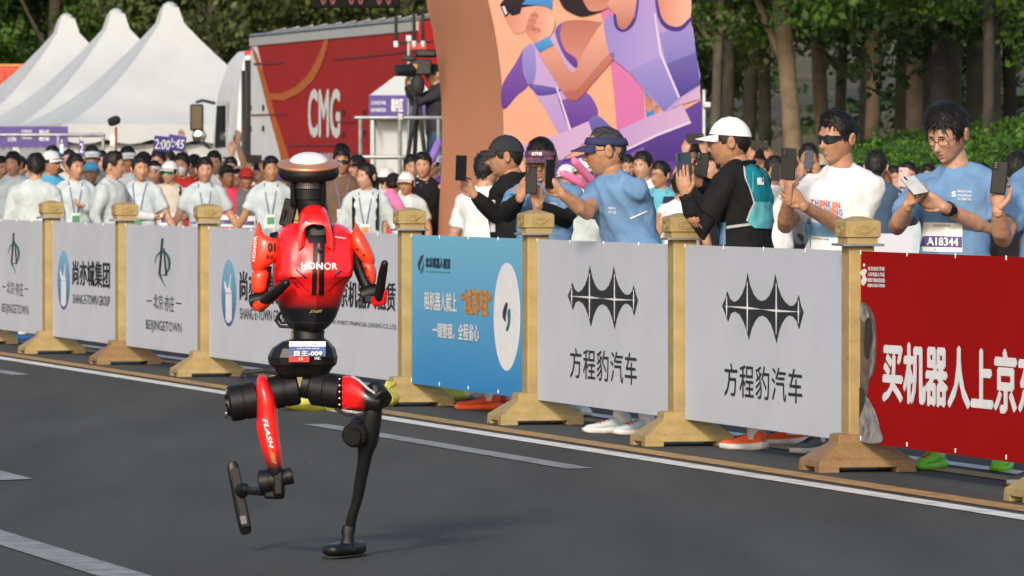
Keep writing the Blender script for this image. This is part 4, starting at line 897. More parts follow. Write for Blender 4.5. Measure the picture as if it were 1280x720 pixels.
# hood with the dark camera bay
hd = []
for dy, w_, top, bot in ((.10, 15, 262, 286), (.05, 19, 256.5, 292), (-.02, 20.5, 254.5, 298), (-.08, 21, 258, 304), (-.13, 21.5, 266, 309), (-.155, 22, 274, 313)):
    cx = 392 + (-dy * .10) / K * .45; ring = []
    for i in range(19):
        a = math.pi * i / 18; ring.append(rp(cx - w_ * math.copysign(abs(math.cos(a)) ** .75, math.cos(a)), bot - (bot - top) * math.sin(a) ** .6, dy))
    hd.append(ring)
inn = []
for dy, w_, top, bot in ((-.158, 18, 280, 310), (-.15, 14, 276, 308), (-.10, 13, 272, 306), (-.04, 12.5, 272, 304), (-.02, 3, 286, 296)):
    cx = 392 + (-dy * .10) / K * .45; inn.append([rp(cx - w_ * math.copysign(abs(math.cos(math.pi * i / 18)) ** .75, math.cos(math.pi * i / 18)), bot - (bot - top) * math.sin(math.pi * i / 18) ** .6, dy) for i in range(19)])
h_ = MB(); h_.rings(hd + inn[:2], cap=False, close=False); h_.rings(inn[1:], cap=False, close=False, mi=1); hood = h_.build('hood', [RED1, BK], rob, angle=40)
MB().lathe([(.005, -.02), (.018, -.018), (.02, 0), (.014, .005), (.006, .008)], rp(399, 281, -.128), 20, Matrix.Rotation(R(90), 3, 'X')).build('camera_eye', mat('lens_black', (.006, .006, .007), .08, coat=.6), hood); MB().rings(vloft([(266, 391, 409, -.085, .012), (275, 385.5, 413, -.10, .018), (286, 382, 415.5, -.108, .02), (294, 383, 415.5, -.112, .02)], 20, 2.6)).build('camera_bay', BK, hood); MB().lathe([(.003, 0), (.01, .002), (.009, .01), (.003, .011)], rp(399.5, 312, -.16), 14, Matrix.Rotation(R(90), 3, 'X')).build('chest_sensor', BK2, hood)
drape_strip('bay_floor', [(381.5, 284), (382.5, 296), (386, 304)], [(416, 284), (415.5, 296), (412.5, 304)], BK, .004, n=10, cols=8)
# arms
MB().lathe([(.01, -.03), (.034, -.024), (.04, 0), (.034, .024), (.01, .03)], rp(346, 303, .0), 18, Matrix.Rotation(R(90), 3, 'Y')).build('shoulder_joint', BK, rob); MB().lathe([(.01, -.03), (.034, -.024), (.04, 0), (.034, .024), (.01, .03)], rp(439, 308, .0), 18, Matrix.Rotation(R(90), 3, 'Y')).build('shoulder_joint', BK, rob)
ua = MB().rings(vloft(smooth_levels([(277, 323.6, 324.6, -.03, .004), (284, 320.5, 327, -.03, .016), (291, 318.5, 329, -.03, .028), (297, 317, 340, -.03, .04), (301, 316, 350, -.03, .046), (309, 315, 350, -.03, .05), (320, 314, 348.5, -.03, .05), (329, 314, 341, -.03, .045), (336, 315, 332, -.03, .034), (339, 318, 325, -.03, .02)], 3), 28, 2.2)); uao = ua.build('upper_arm_shell', RORG, rob, angle=50)
UB = BVHTree.FromPolygons([tuple(v) for v in ua.v], ua.f); drape_text('lettering', '01', INK, (334.5, 344, 315, 303.5), .003, .05, par=uao, bvh=UB); drape_text('lettering', '自主', mat('decal_dim', (.25, .01, .008), .5), (332.5, 342, 323, 318), .003, .02, par=uao, bvh=UB)
me = drape_text('lettering', 'HONOR', WHD, (0, 1, 0, 1), .003, .02, par=uao, bvh=UB)
bpy.data.objects.remove(me); me = text_mesh('HONOR', .02); co = [v.co.copy() for v in me.vertices]; xs = [c.x for c in co]; ys = [c.y for c in co]; last = rp(316, 310, -.06)
for v, c in zip(me.vertices, co):
    u = (c.x - min(xs)) / (max(xs) - min(xs)); q = (c.y - min(ys)) / (max(ys) - min(ys)); p = drape(318.8 - 3.2 * u * 0 + (1 - q) * 3.4 - 2.6 * (1 - u), 326.5 - 31 * u, .003 + .0003 * c.z, UB); last = p or last; v.co = last
me.update(); me.materials.clear(); obj('lettering', me, WHD, uao)
MB().rings(vloft([(333, 318, 340, -.015, .028), (352, 320, 338, -.015, .028), (372, 318, 334, -.015, .026)], 16)).build('arm_core', BK, rob)
MB().rings(vloft(smooth_levels([(337.5, 318, 334, -.03, .026), (343, 314.5, 336, -.03, .036), (354, 314, 334, -.03, .036), (363, 315, 332.5, -.03, .032), (366.5, 318, 328, -.03, .02)], 3), 24)).build('lower_arm_shell', RORG, rob, angle=50)
MB().lathe([(.008, -.032), (.024, -.028), (.027, 0), (.024, .028), (.008, .032)], rp(322, 375, -.03), 16, Matrix.Rotation(R(80), 3, 'Y')).build('elbow_joint', BK, rob)
MB().tube([rp(319, 381, -.03), rp(325, 383, -.06), rp(343, 369, -.13), rp(355, 358, -.17)], [(.017, .02), (.021, .022), (.018, .016), (.010, .008)], 12).build('forearm_shell', RORG, rob); MB().tube([rp(327, 379, -.07), rp(336, 372, -.12), rp(350, 361, -.17), rp(358, 353.5, -.2)], [.014, .021, .019, .016], 14).build('forearm', BK2, rob)
r_ua = MB().rings(vloft(smooth_levels([(278, 444, 445.2, -.03, .004), (285, 442.5, 449.5, -.03, .016), (293, 438.5, 455, -.03, .03), (300, 438, 459, -.03, .038), (310, 441, 464, -.03, .042), (320, 446, 468, -.03, .04), (328, 453, 468.5, -.03, .032), (332, 459, 467, -.03, .02)], 3), 24, 2.2)).build('upper_arm_shell', RORG, rob, angle=50)
for px, py in ((446, 311), (454.5, 318.5), (456, 335.5), (460, 346.5)): MB().lathe([(.002, 0), (.0045, .002), (.0045, .006), (.002, .007)], rp(px, py, -.073), 10, Matrix.Rotation(R(90), 3, 'X')).build('screw', BK, r_ua)
MB().tube([rp(440, 312, .0), rp(447, 330, .0), rp(455, 350, -.0), rp(463, 365, -.02)], [.022, .023, .022, .022], 14).build('arm_core', BK, rob)
MB().rings(vloft(smooth_levels([(325.5, 452, 460, -.03, .02), (331, 453, 468, -.03, .032), (340, 456, 470.5, -.03, .034), (350, 460, 470, -.03, .03), (355, 464, 468.5, -.03, .02)], 3), 22)).build('lower_arm_shell', RORG, rob, angle=50)
MB().lathe([(.01, -.034), (.03, -.03), (.034, 0), (.03, .03), (.01, .034)], rp(462, 367, -.02), 18, Matrix.Rotation(R(75), 3, 'Y')).build('elbow_joint', BK, rob); MB().box(rp(464, 374, -.03), (.05, .05, .03)).build('elbow_block', BK, rob, bevel=.006)
MB().tube([rp(468, 377, -.06), rp(478, 375, -.08), rp(480.5, 364, -.1)], [(.014, .02), (.017, .02), (.013, .012)], 12).build('forearm_shell', RED1, rob); MB().tube([rp(474, 372, -.09), rp(476, 356, -.12), rp(479, 338, -.15), rp(481, 329, -.17)], [.017, .017, .0155, .013], 14).build('forearm', BK2, rob)
# waist and pelvis
MB().rings(vloft([(410, 372, 402, .0, .05), (414, 366, 406, .0, .06), (420, 367, 405, .0, .062), (426, 366, 407, .0, .066)], 24)).build('waist', BK, rob)
MB().rings(vloft(smooth_levels([(423, 366, 407, .0, .066), (427, 352, 412, .0, .085), (435, 340, 419, .0, .1), (446, 334.5, 422, .0, .105), (455, 336, 421, .0, .1), (459, 342, 416, .0, .09), (467, 346, 411, .0, .075), (471, 352, 404, .0, .06)], 1), 12, 3.0)).build('pelvis', BK2, rob, angle=18, bevel=.004)
MB().tube([rp(366, 409, .03), rp(350, 408, .05), rp(345, 401, .05), rp(350, 392, .05)], .006, 7).build('cable', RUB, rob); MB().tube([rp(362, 403, .03), rp(352, 404, .06), rp(348, 397, .06)], .005, 7).build('cable', RUB, rob)
bib = MB().prism([rp(361.5, 433.2, -.125), rp(407, 433.2, -.125), rp(407, 426.8, -.118), rp(361.5, 426.8, -.118)], (0, .004, 0)).build('bib', WHD, rob, smooth=False)
MB().prism([rp(361.5, 445.5, -.13), rp(407, 445.5, -.13), rp(407, 433, -.126), rp(361.5, 433, -.126)], (0, .004, 0)).build('blue_field', mat('bib_blue', (.02, .075, .28), .5), bib, smooth=False); MB().prism([rp(361, 452.6, -.131), rp(386.5, 452.6, -.131), rp(386.5, 445.4, -.131), rp(361, 445.4, -.131)], (0, .004, 0)).build('red_field', mat('bib_red', (.6, .02, .02), .5), bib, smooth=False)
def rq(x0, x1, y0, y1, dy=-.134): return [rp(x0, y0, dy), rp(x1, y0, dy), rp(x0, y1, dy), rp(x1, y1, dy)]
text_quad('lettering', '自主-009', WHD, bib, rq(367.5, 403, 445, 438), Vector((0, -1, 0)), .03); text_quad('lettering', '北京亦庄人形机器人半程马拉松', WHD, bib, rq(371, 400, 436.6, 434.4), Vector((0, -1, 0)), .0); text_quad('lettering', '北京亦庄机器人', INK, bib, rq(379, 398, 431.6, 428.8, -.128), Vector((0, -1, 0)), .0)
text_quad('lettering', '京东', WHD, bib, rq(373, 379, 450.8, 446.8), Vector((0, -1, 0)), .02); text_quad('lettering', '买机器人', WHD, rob if False else bib, rq(393, 401, 449.5, 446), Vector((0, -1, 0)), .02)
# swinging leg (picture left)
AXX = Matrix.Rotation(R(90), 3, 'Y') @ Matrix.Rotation(R(0), 3, 'X')
def motor(name, a, b, r, par, m=BK, steps=((0, .86), (.06, 1), (.45, 1), (.47, .95), (.53, .95), (.55, 1), (.94, 1), (1, .86)), n=28):
    d = b - a; pts = [a + d * s for s, q in steps]; return MB().tube(pts, [r * q for s, q in steps], n, rnd=False).build(name, m, par, angle=30)
hl = motor('hip_motor', rp(286, 505, -.01), rp(322, 499, .0), .066, rob); motor('hip_motor', rp(336, 492, .0), rp(373, 485, .01), .06, rob)
for i in range(8):
    a = i * math.pi / 4; MB().lathe([(.002, 0), (.006, .001), (.006, .008), (.003, .009)], rp(285.5, 505, -.01) + Vector((-.002, .047 * math.cos(a), .047 * math.sin(a))), 8, Matrix.Rotation(R(-90), 3, 'Y')).build('bolt', SCREW if i in (2, 5) else BK, hl)
MB().tube([rp(283, 507, -.01), rp(288, 506, -.01)], .04, 20, rnd=False).build('motor_cap', BK2, hl)
MB().tube([rp(352, 468, .0), rp(330, 463, -.02), rp(304, 466, -.02), rp(300, 474, -.01), rp(306, 482, -.02)], .008, 8).build('cable', RUB, rob)
th = MB().rings(vloft(smooth_levels([(468.5, 325, 330, -.02, .02), (473, 321.5, 334, -.025, .05), (485, 320, 340, -.03, .066), (500, 321, 345, -.035, .07), (517, 321, 347, -.04, .064), (535, 320.5, 348.5, -.05, .055), (551, 324, 350, -.055, .05), (565, 328, 351.5, -.06, .046), (578, 332, 353, -.06, .042), (590, 336, 354, -.06, .038), (600, 338, 353, -.06, .03)], 3), 28, 2.3)); tho = th.build('thigh', TRED2, rob, angle=50)
THB = BVHTree.FromPolygons([tuple(v) for v in th.v], th.f)
def leg_text(s, m, p0, p1, hgt, bold=.02, shear=.3):
    me = text_mesh(s, bold, shear); co = [v.co.copy() for v in me.vertices]; x0 = min(c.x for c in co); x1 = max(c.x for c in co); y0 = min(c.y for c in co); y1 = max(c.y for c in co)
    d = Vector((p1[0] - p0[0], p1[1] - p0[1])); n = Vector((d.y, -d.x)).normalized(); last = rp(*p0, -.1)
    for v, c in zip(me.vertices, co):
        u = (c.x - x0) / (x1 - x0); q = (c.y - y0) / (y1 - y0); p = drape(p0[0] + d.x * u + n.x * hgt * q, p0[1] + d.y * u + n.y * hgt * q, .003 + .0003 * c.z, THB); last = p or last; v.co = last
    me.update(); me.materials.clear(); obj('lettering', me, m, tho)
leg_text('FLASH', WHD, (328.5, 524), (336.5, 561), 5.5); leg_text('/////', _M['decal_gold'], (337, 564), (340.5, 581), 5)
kn = motor('knee_motor', rp(325, 603, -.04), rp(352, 599, -.05), .045, rob); motor('knee_motor', rp(348, 598, -.06), rp(366, 594, -.06), .03, rob); MB().box(rp(343, 613, -.03), (.075, .07, .06)).build('knee_block', BK, rob, bevel=.01); MB().box(rp(348, 604, -.07), (.04, .05, .09)).build('knee_cover', BK, rob, bevel=.01)
MB().tube([rp(345, 620, -.04), rp(353, 612, -.06)], .014, 8).build('knee_link', GRM, rob); MB().tube([rp(340, 612, -.0), rp(322, 613, .14), rp(304, 612, .30)], [.026, .019, .017], 12).build('shin', BK2, rob)
MB().tube([rp(306, 611, .24), rp(303, 613, .30)], [.022, .028], 12).build('ankle', BK, rob)
def foot_mesh(name, a, b, wv, hw, th_, prof):
    """flat foot from toe a to heel b; wv = sole normal direction, hw = half width, th_ = half thickness"""
    d = (b - a); s = d.normalized().cross(wv).normalized(); wv = wv.normalized(); rings = []
    for t, f, g_ in prof:
        c = a + d * t; ring = []
        for i in range(16):
            an = 2 * math.pi * i / 16; ca, sa = math.cos(an), math.sin(an); ring.append(c + s * hw * f * math.copysign(abs(ca) ** .6, ca) + wv * th_ * g_ * math.copysign(abs(sa) ** .7, sa))
        rings.append(ring)
    return MB().rings(rings)
foot_mesh('foot', rp(308, 668, .33), rp(290, 577, .32), Vector((.1, -1, .05)), .024, .016, [(0, .55, .5), (.04, .9, .9), (.2, 1, 1), (.4, 1, 1.1), (.55, .98, 1.25), (.75, .96, 1.1), (.95, .9, .9), (1, .6, .5)]).build('foot', BK2, rob, angle=50)
MB().box(rp(300.5, 622, .305), (.032, .012, .22), Matrix.Rotation(R(-11), 3, 'Y')).build('sole_pad', RUB, rob, bevel=.005); MB().box(rp(304.5, 650, .30), (.026, .012, .034), Matrix.Rotation(R(-11), 3, 'Y')).build('toe_plate', GRM, rob, bevel=.003)
# standing leg (picture right)
motor('hip_motor', rp(379, 480, .0), rp(398, 484, -.01), .05, rob); hr = motor('hip_motor', rp(391, 485, -.01), rp(430, 491, -.05), .062, rob)
for i in range(5): MB().lathe([(.002, 0), (.004, .001), (.004, .004), (.002, .005)], rp(424.5, 474 + i * 8, -.095 - .008 * (2 - abs(i - 2))), 8, Matrix.Rotation(R(90), 3, 'X')).build('bolt', SCREW, hr)
kt = []
for x, y0, y1, dy, hd_ in ((428, 471, 511, -.06, .06), (432, 469.5, 512.5, -.07, .066), (440, 470, 512.5, -.085, .066), (447, 475, 513, -.10, .062), (456, 482, 514, -.12, .055), (466, 489, 514, -.13, .046), (474, 494, 512, -.135, .034)):
    c = rp(x, (y0 + y1) / 2, dy); hh_ = (y1 - y0) / 2 * K; ring = []
    for i in range(24):
        a = 2 * math.pi * i / 24; ca, sa = math.cos(a), math.sin(a); ring.append(c + Vector((0, hd_ * math.copysign(abs(ca) ** .85, ca), hh_ * math.copysign(abs(sa) ** .85, sa))))
    kt.append(ring)
MB().rings(kt).build('thigh', KRED, rob, angle=50); MB().tube([rp(440, 470.5, -.12), rp(449, 475.5, -.15), rp(460, 486, -.165), rp(472, 494, -.165)], .0045, 6).build('edge_trim', mat('trim_grey', (.45, .44, .44), .4), rob)
MB().tube([rp(420, 511, -.06), rp(432, 518, -.1), rp(446, 519, -.12), rp(458, 517, -.12)], .007, 8).build('cable', RUB, rob); MB().tube([rp(428, 513, -.08), rp(440, 515, -.15)], .005, 6).build('edge_trim', _M['trim_grey'], rob)
motor('knee_motor', rp(468, 487, -.08), rp(479, 500, -.16), .036, rob); MB().rings(vloft([(481, 464, 474, -.12, .04), (492, 462, 479, -.12, .05), (506, 461, 479, -.12, .05), (516, 462, 476, -.11, .04)], 20, 3)).build('knee_block', BK, rob, angle=30)
km = motor('knee_motor', rp(442, 545, -.17), rp(452, 532, -.03), .046, rob); MB().tube([rp(440.5, 546, -.19), rp(443, 543.5, -.16)], .03, 18, rnd=False).build('motor_cap', BK2, km)
MB().rings(vloft(smooth_levels([(488, 468, 476, -.11, .03), (505, 459, 478, -.11, .045), (524, 452, 477, -.10, .05), (545, 447, 474, -.09, .048), (556, 446.5, 471.5, -.085, .043), (565, 447, 467, -.08, .036), (578, 446.5, 463.5, -.07, .032), (600, 443, 458.5, -.05, .028), (622, 440, 454, -.03, .025), (645, 433.5, 447, -.015, .022), (660, 430.5, 443.5, -.005, .02)], 3), 22, 2.6)).build('shin', BK2, rob, angle=50)
MB().rings(vloft([(655, 429, 445, -.0, .024), (664, 426, 444, .0, .03), (670, 428, 442, .0, .028), (680, 424, 443, .0, .034), (688, 421, 445, .0, .04)], 18, 3)).build('ankle', BK, rob, angle=30); MB().tube([rp(432, 655, .03), rp(428, 684, .03)], .008, 8).build('ankle_rod', GRM, rob)
foot_mesh('foot', rp(411, 697.5, -.10), rp(450, 692.5, .12), Vector((0, 0, 1)), .044, .023, [(0, .4, .45), (.05, .75, .8), (.2, 1, .95), (.45, 1, 1.1), (.7, .92, 1.25), (.93, .8, 1.05), (1, .5, .5)]).build('foot', BK2, rob, angle=50)
fo = [c for c in rob.children if c.name.startswith('foot')][-1]; zm = min(v.co.z for v in fo.data.vertices)
for v in fo.data.vertices: v.co.z -= zm - .004
foot_mesh('sole', rp(411, 697.5, -.10), rp(450, 692.5, .12), Vector((0, 0, 1)), .046, .005, [(0, .4, .6), (.05, .75, 1), (.2, 1, 1), (.5, 1, 1), (.93, .8, 1), (1, .5, .6)]).build('sole', RUB, fo)
so = fo.children[0]; zm = min(v.co.z for v in so.data.vertices)
for v in so.data.vertices: v.co.z -= zm - .001
# ------------------------------------------------------------------ people
SKN = [mat('skin_tan', (.40, .205, .12), .5, var=.12, scale=26, bump=.25, bscale=45, sub=.08, spec=.35), mat('skin_light', (.47, .26, .17), .5, var=.12, scale=26, bump=.25, bscale=45, sub=.08, spec=.35), mat('skin_deep', (.30, .14, .08), .48, var=.12, scale=26, bump=.25, bscale=45, sub=.08, spec=.4)]
EYW = mat('eye_white', (.40, .34, .30), .3, var=.02); EYD = mat('eye_dark', (.012, .009, .008), .3); LIP = mat('lip', (.34, .12, .09), .45); HAIR = mat('hair_black', (.011, .009, .008), .55, var=.35, scale=60, spec=.35, bump=.3, bscale=160); HAIRG = mat('hair_greying', (.035, .032, .03), .55, var=.4, scale=80, bump=.6, bscale=120)
def head_xyz(a, e, nz=True):
    """point of the head surface for azimuth a (0 = face) and elevation e, arrays allowed; head height .236"""
    a = np.asarray(a, float); e = np.asarray(e, float); sa, ca, se = np.sin(a), np.cos(a), np.sin(e); ce = np.maximum(np.cos(e), 0)
    front = np.clip(ca, 0, 1) ** .7; low = np.clip(-se, 0, 1)
    cy = np.where(se < 0, ce ** (1 - .42 * front), ce); cx = np.where(se < 0, ce ** .72, ce ** .95)
    x = .0765 * cx * sa; y = -.097 * cy * ca; z = .118 * se
    x = x * (1 - .26 * low ** 1.4); y = np.where(y > 0, y * (1 - .30 * low) + .004, y); z = np.where(se < 0, z * (1 - .04 * (1 - front)), z)
    y = np.where(y < -.088, -.088 - (-.088 - y) * .5, y)
    def G(a0, e0, s1, s2): return np.exp(-((np.abs(a) - a0) / s1) ** 2 - ((e - e0) / s2) ** 2)
    f = .0
    f = f + .026 * G(0, -.27, .13, .12) + .013 * G(0, -.12, .10, .16) + .006 * G(0, .05, .10, .14)       # nose
    f = f + .006 * G(.13, -.30, .09, .07)                                                                    # nostrils
    f = f - .009 * G(.36, .04, .17, .10) + .004 * G(.34, .21, .25, .07)                                        # sockets, brow
    f = f + .005 * G(.62, -.18, .25, .18)                                                                      # cheekbones
    f = f + .006 * G(0, -.50, .22, .05) + .006 * G(0, -.64, .2, .05) - .003 * G(0, -.565, .24, .02)            # lips
    f = f + .009 * G(0, -.95, .3, .14) - .004 * G(0, -.78, .25, .06)                                           # chin
    x = x + f * sa * .6; y = y - f * np.where(np.abs(a) < 1.2, 1, 0) * np.clip(ca, .2, 1)
    return np.stack([x, y, z], -1)
def add_grid(mb, P, close_u=False, mi=0, flip=False):
    nu, nv = P.shape[:2]; vs = [Vector(p) for p in P.reshape(-1, 3)]; fs = []
    for i in range(nu if close_u else nu - 1):
        for j in range(nv - 1):
            q = (i * nv + j, ((i + 1) % nu) * nv + j, ((i + 1) % nu) * nv + j + 1, i * nv + j + 1); fs.append(q[::-1] if flip else q)
    mb.add(vs, fs, mi)
def head_mb(nu, nv, smile=False):
    mb = MB(); a = np.linspace(-math.pi, math.pi, nu, endpoint=False); e = np.linspace(-1.54, 1.54, nv); A, E = np.meshgrid(a, e, indexing='ij'); add_grid(mb, head_xyz(A, E), True)
    def pt(a_, e_, l=0.):
        p = Vector(head_xyz(a_, e_)); n = Vector((math.sin(a_) * math.cos(e_), -math.cos(a_) * math.cos(e_), math.sin(e_))); return p + n * l
    for s in (-1, 1):
        ear = MB(); c = Vector((s * .0775, .012, -.006)); rg = []
        for k, (r1, r2, dx) in enumerate(((.012, .018, 0), (.019, .030, .006), (.020, .033, .012), (.014, .025, .0165), (.006, .012, .013))):
            rg.append([c + Vector((s * (dx + .004 * math.sin(q * math.pi / 6)), r1 * math.cos(q * math.pi / 6) + dx * .5, r2 * math.sin(q * math.pi / 6) + .004)) for q in range(12)])
        mb.rings(rg)
        for k, (a0, e0, wa, we, mi, l) in enumerate(((.34, .045, .125, .028, 1, -.0005), (.34, .048, .055, .030, 2, .0008), (.34, .078, .15, .016, 2, .0006), (.35, .205, .21, .030, 3, .001))):
            ang = [q * math.pi / 8 for q in range(16)]
            vs = [pt(s * (a0 + wa * math.cos(q)), e0 + we * math.sin(q) - (.03 * abs(math.cos(q)) if mi == 3 else 0) * (.9 if math.cos(q) > 0 else .2), l) for q in ang] + [pt(s * a0, e0, l + .002)]
            mb.add(vs, [(i, (i + 1) % 16, 16) for i in range(16)], mi)
    if smile:
        ang = [q * math.pi / 8 for q in range(16)]; vs = [pt(.23 * math.cos(q), -.545 + .035 * math.sin(q) + .05 * math.cos(q) ** 2, .0022) for q in ang] + [pt(0, -.545, .0032)]; mb.add(vs, [(i, (i + 1) % 16, 16) for i in range(16)], 5)
    for e0, we in ((-.505, .030), (-.625, .036)) if smile else ((-.515, .038), (-.615, .042)):
        ang = [q * math.pi / 8 for q in range(16)]; vs = [pt(.26 * math.cos(q), e0 + we * math.sin(q) + (.06 * math.cos(q) ** 2 if smile else 0), .0012) for q in ang] + [pt(0, e0, .0022)]; mb.add(vs, [(i, (i + 1) % 16, 16) for i in range(16)], 4)
    return mb
TEETH = mat('teeth', (.6, .57, .52), .35)
BODYM = lambda k: [SKN[k], EYW, EYD, HAIR, LIP, TEETH]
def hairline(a, style):
    b = np.abs(a); k = {'short': 0, 'messy': -.06, 'woman': -.02, 'bald': .35}[style]
    e = np.interp(b, [0, .55, .85, 1.05, 1.22, 1.5, 1.8, 2.2, 2.6, math.pi], [.58, .54, .46, .22, -.06, -.08, .0, -.30, -.5, -.55])
    if style == 'woman': e = np.interp(b, [0, .5, .8, 1.1, 1.4, 1.8, 2.4, math.pi], [.66, .55, .3, .0, -.4, -.62, -.75, -.8])
    if style == 'bald': e = e + np.interp(b, [0, .9, 1.5, 2.2, math.pi], [.25, .25, .05, 0, 0])
    return e + (k if style == 'messy' else 0)
_HC = {}
def hair_mesh(style, seed=0, fine=False, top=1.545):
    key = (style, seed, fine, top)
    if key in _HC: return _HC[key]
    nu, nv = (96, 24) if fine else (56, 14); g = random.Random(seed); mb = MB(); a = np.linspace(-math.pi, math.pi, nu, endpoint=False)
    P = np.zeros((nu, nv, 3))
    for i, ai in enumerate(a):
        e0 = float(hairline(ai, style)) + .13 * noise.noise(Vector((ai * 9, seed * 3.1, 0))) + .10 * noise.noise(Vector((ai * 3, seed * 1.7, 5)))
        for j in range(nv):
            t = j / (nv - 1); e = e0 + (max(top, e0 + .05) - e0) * t; p = Vector(head_xyz(ai, e)); n = Vector((math.sin(ai) * math.cos(e), -math.cos(ai) * math.cos(e), math.sin(e)))
            vol = {'short': .020, 'messy': .027, 'woman': .018, 'bald': .006}[style]
            th = (vol if top > 1 else .008) * min(1, t * 2.4) ** .8 * (.62 + .6 * max(0, math.sin(e))) + (.010 if style == 'messy' else .009 if top > 1 else .001) * noise.noise(p * 24 + Vector((seed * 3, 0, 0))) * min(1, t * 4) + (.003 if top > 1 else .001) * noise.noise(p * 75) - .001 * (j == 0)
            if style == 'messy' and abs(ai) < .9 and t < .35: th += .008
            q = p + n * th; P[i, j] = q
    if style == 'bald':
        pass
    add_grid(mb, P, True)
    if style == 'woman':
        for k in range(5):
            mb.tube([(.0 + .012 * (k - 2), .095, .0), (.012 * (k - 2), .115 + .01 * (k % 2), -.05), (.014 * (k - 2), .10, -.13), (.01 * (k - 2), .09, -.2)], [.03, .034, .026, .008], 8)
    if style != 'bald' and top > 1:        # loose locks
        for k in range(900 if fine else 260):
            ai = g.uniform(-math.pi, math.pi); e0 = float(hairline(ai, style)); e = e0 + (1.4 - e0) * g.random() ** .8; i = int((ai + math.pi) / (2 * math.pi) * nu) % nu; j = int((e - e0) / (1.545 - e0) * (nv - 1)); p = Vector(P[i, j])
            n = Vector((math.sin(ai) * math.cos(e), -math.cos(ai) * math.cos(e), math.sin(e))).normalized(); dn = Vector((g.uniform(-.6, .6), -.3 * math.cos(ai), -1.)); tg = (dn - n * dn.dot(n)).normalized(); sd = n.cross(tg); L_ = g.uniform(.015, .032) * (1.3 if style == 'messy' else .8)
            q0 = p - n * .003; q1 = p + tg * L_ * .6 + n * .003; q2 = p + tg * L_ + n * g.uniform(-.003, .003)
            wd = .003 if fine else .006; mb.add([q0 - sd * wd, q0 + sd * wd, q1 + sd * wd * .8, q1 - sd * wd * .8, q2], [(0, 1, 2, 3), (3, 2, 4)])
    me = mb.mesh('hair'); _HC[key] = me; return me
def shell(a0, a1, e0, e1, off, nu, nv, fe0=None, closed=False, thick=.0):
    a = np.linspace(a0, a1, nu, endpoint=not closed); P = np.zeros((nu, nv, 3))
    for i, ai in enumerate(a):
        lo = fe0(ai) if fe0 else e0
        for j in range(nv):
            e = lo + (e1 - lo) * j / (nv - 1); p = Vector(head_xyz(0 * ai + ai, e)); 
            p = Vector((.0765 * math.cos(e) ** .9 * math.sin(ai), -.094 * math.cos(e) * math.cos(ai) + .004, .118 * math.sin(e))) if e > .02 else p
            n = Vector((math.sin(ai) * math.cos(e), -math.cos(ai) * math.cos(e), math.sin(e))); q_ = p + n * off; q_.z *= 1 - .07 * max(0, e - .35) / 1.2; P[i, j] = q_
    return P
def brim_mb(mb, e_, out, drop, half=1.05, off=.014, mi=0, curve=.02):
    nu, nv = 21, 6; top = np.zeros((nu, nv, 3))
    for i in range(nu):
        ai = -half + 2 * half * i / (nu - 1); p = Vector((.0765 * math.cos(e_) ** .9 * math.sin(ai), -.094 * math.cos(e_) * math.cos(ai) + .004, .118 * math.sin(e_))); n = Vector((math.sin(ai), -math.cos(ai), 0)); p = p + n * off
        w_ = out * math.cos(ai / half * math.pi / 2) ** .55
        for j in range(nv):
            t = j / (nv - 1); q = p + Vector((n.x * .45, -1 * abs(n.y) ** .3, 0)).normalized() * w_ * t; q.z += -drop * t - curve * (abs(ai) / half) ** 2 * t; top[i, j] = q
    add_grid(mb, top, False, mi); add_grid(mb, top - np.array([0, 0, .004]), False, mi, True)
    for seq in ([(i, nv - 1) for i in range(nu)],):
        vs = [Vector(top[i, j]) for i, j in seq] + [Vector(top[i, j]) - Vector((0, 0, .004)) for i, j in seq]; n_ = len(seq); mb.add(vs, [(k, k + 1, n_ + k + 1, n_ + k) for k in range(n_ - 1)], mi)
_HAT = {}
def hat_meshes(kind):
    """list of (part name, mesh) in head space"""
    if kind in _HAT: return _HAT[kind]
    out = []
    if kind in ('cap', 'cap_back'):
        mb = MB(); add_grid(mb, shell(-math.pi, math.pi, 0, 1.56, .017, 40, 12, lambda a: .36 - .20 * (1 - math.cos(a)) / 2, True), True)
        for k in range(6):
            a = k * math.pi / 3 + .5; mb.tube([tuple(shell(a, a + .01, .3, e, .0175, 2, 2)[0, 1]) for e in (.4, .8, 1.2, 1.5)], .0022, 5)
        mb.lathe([(.002, .0), (.007, .001), (.006, .005), (.002, .006)], (0, .004, .124), 10); out.append(('crown', mb.mesh('crown')))
        mb = MB(); brim_mb(mb, .34, .072, .012); out.append(('brim', mb.mesh('brim')))
    elif kind == 'visor':
        mb = MB(); add_grid(mb, shell(-math.pi, math.pi, .2, .58, .016, 40, 4, lambda a: .33 - .22 * (1 - math.cos(a)) / 2, True), True); P = shell(-math.pi, math.pi, .2, .6, .016, 40, 4, None, True)
        mb = MB(); rg = []
        for i in range(40):
            a = -math.pi + 2 * math.pi * i / 40; lo = .33 - .22 * (1 - math.cos(a)) / 2; hi = lo + .30; ring = []
            for e, o_ in ((lo, .014), (lo, .019), ((lo + hi) / 2, .0215), (hi, .019), (hi, .012)): ring.append(tuple(shell(a, a + .01, e, e, o_, 2, 2)[0, 0]))
            rg.append(ring)
        add_grid(mb, np.array(rg), True); out.append(('band', mb.mesh('band')))
        mb = MB(); brim_mb(mb, .35, .075, .02, off=.016); out.append(('brim', mb.mesh('brim')))
    elif kind == 'headband':
        mb = MB(); rg = []
        for i in range(40):
            a = -math.pi + 2 * math.pi * i / 40; lo = .42 - .3 * (1 - math.cos(a)) / 2; rg.append([tuple(shell(a, a + .01, e, e, o_, 2, 2)[0, 0]) for e, o_ in ((lo, .010), (lo, .017), (lo + .3, .017), (lo + .3, .010))])
        add_grid(mb, np.array(rg), True); out.append(('band', mb.mesh('band')))
    _HAT[kind] = out; return out
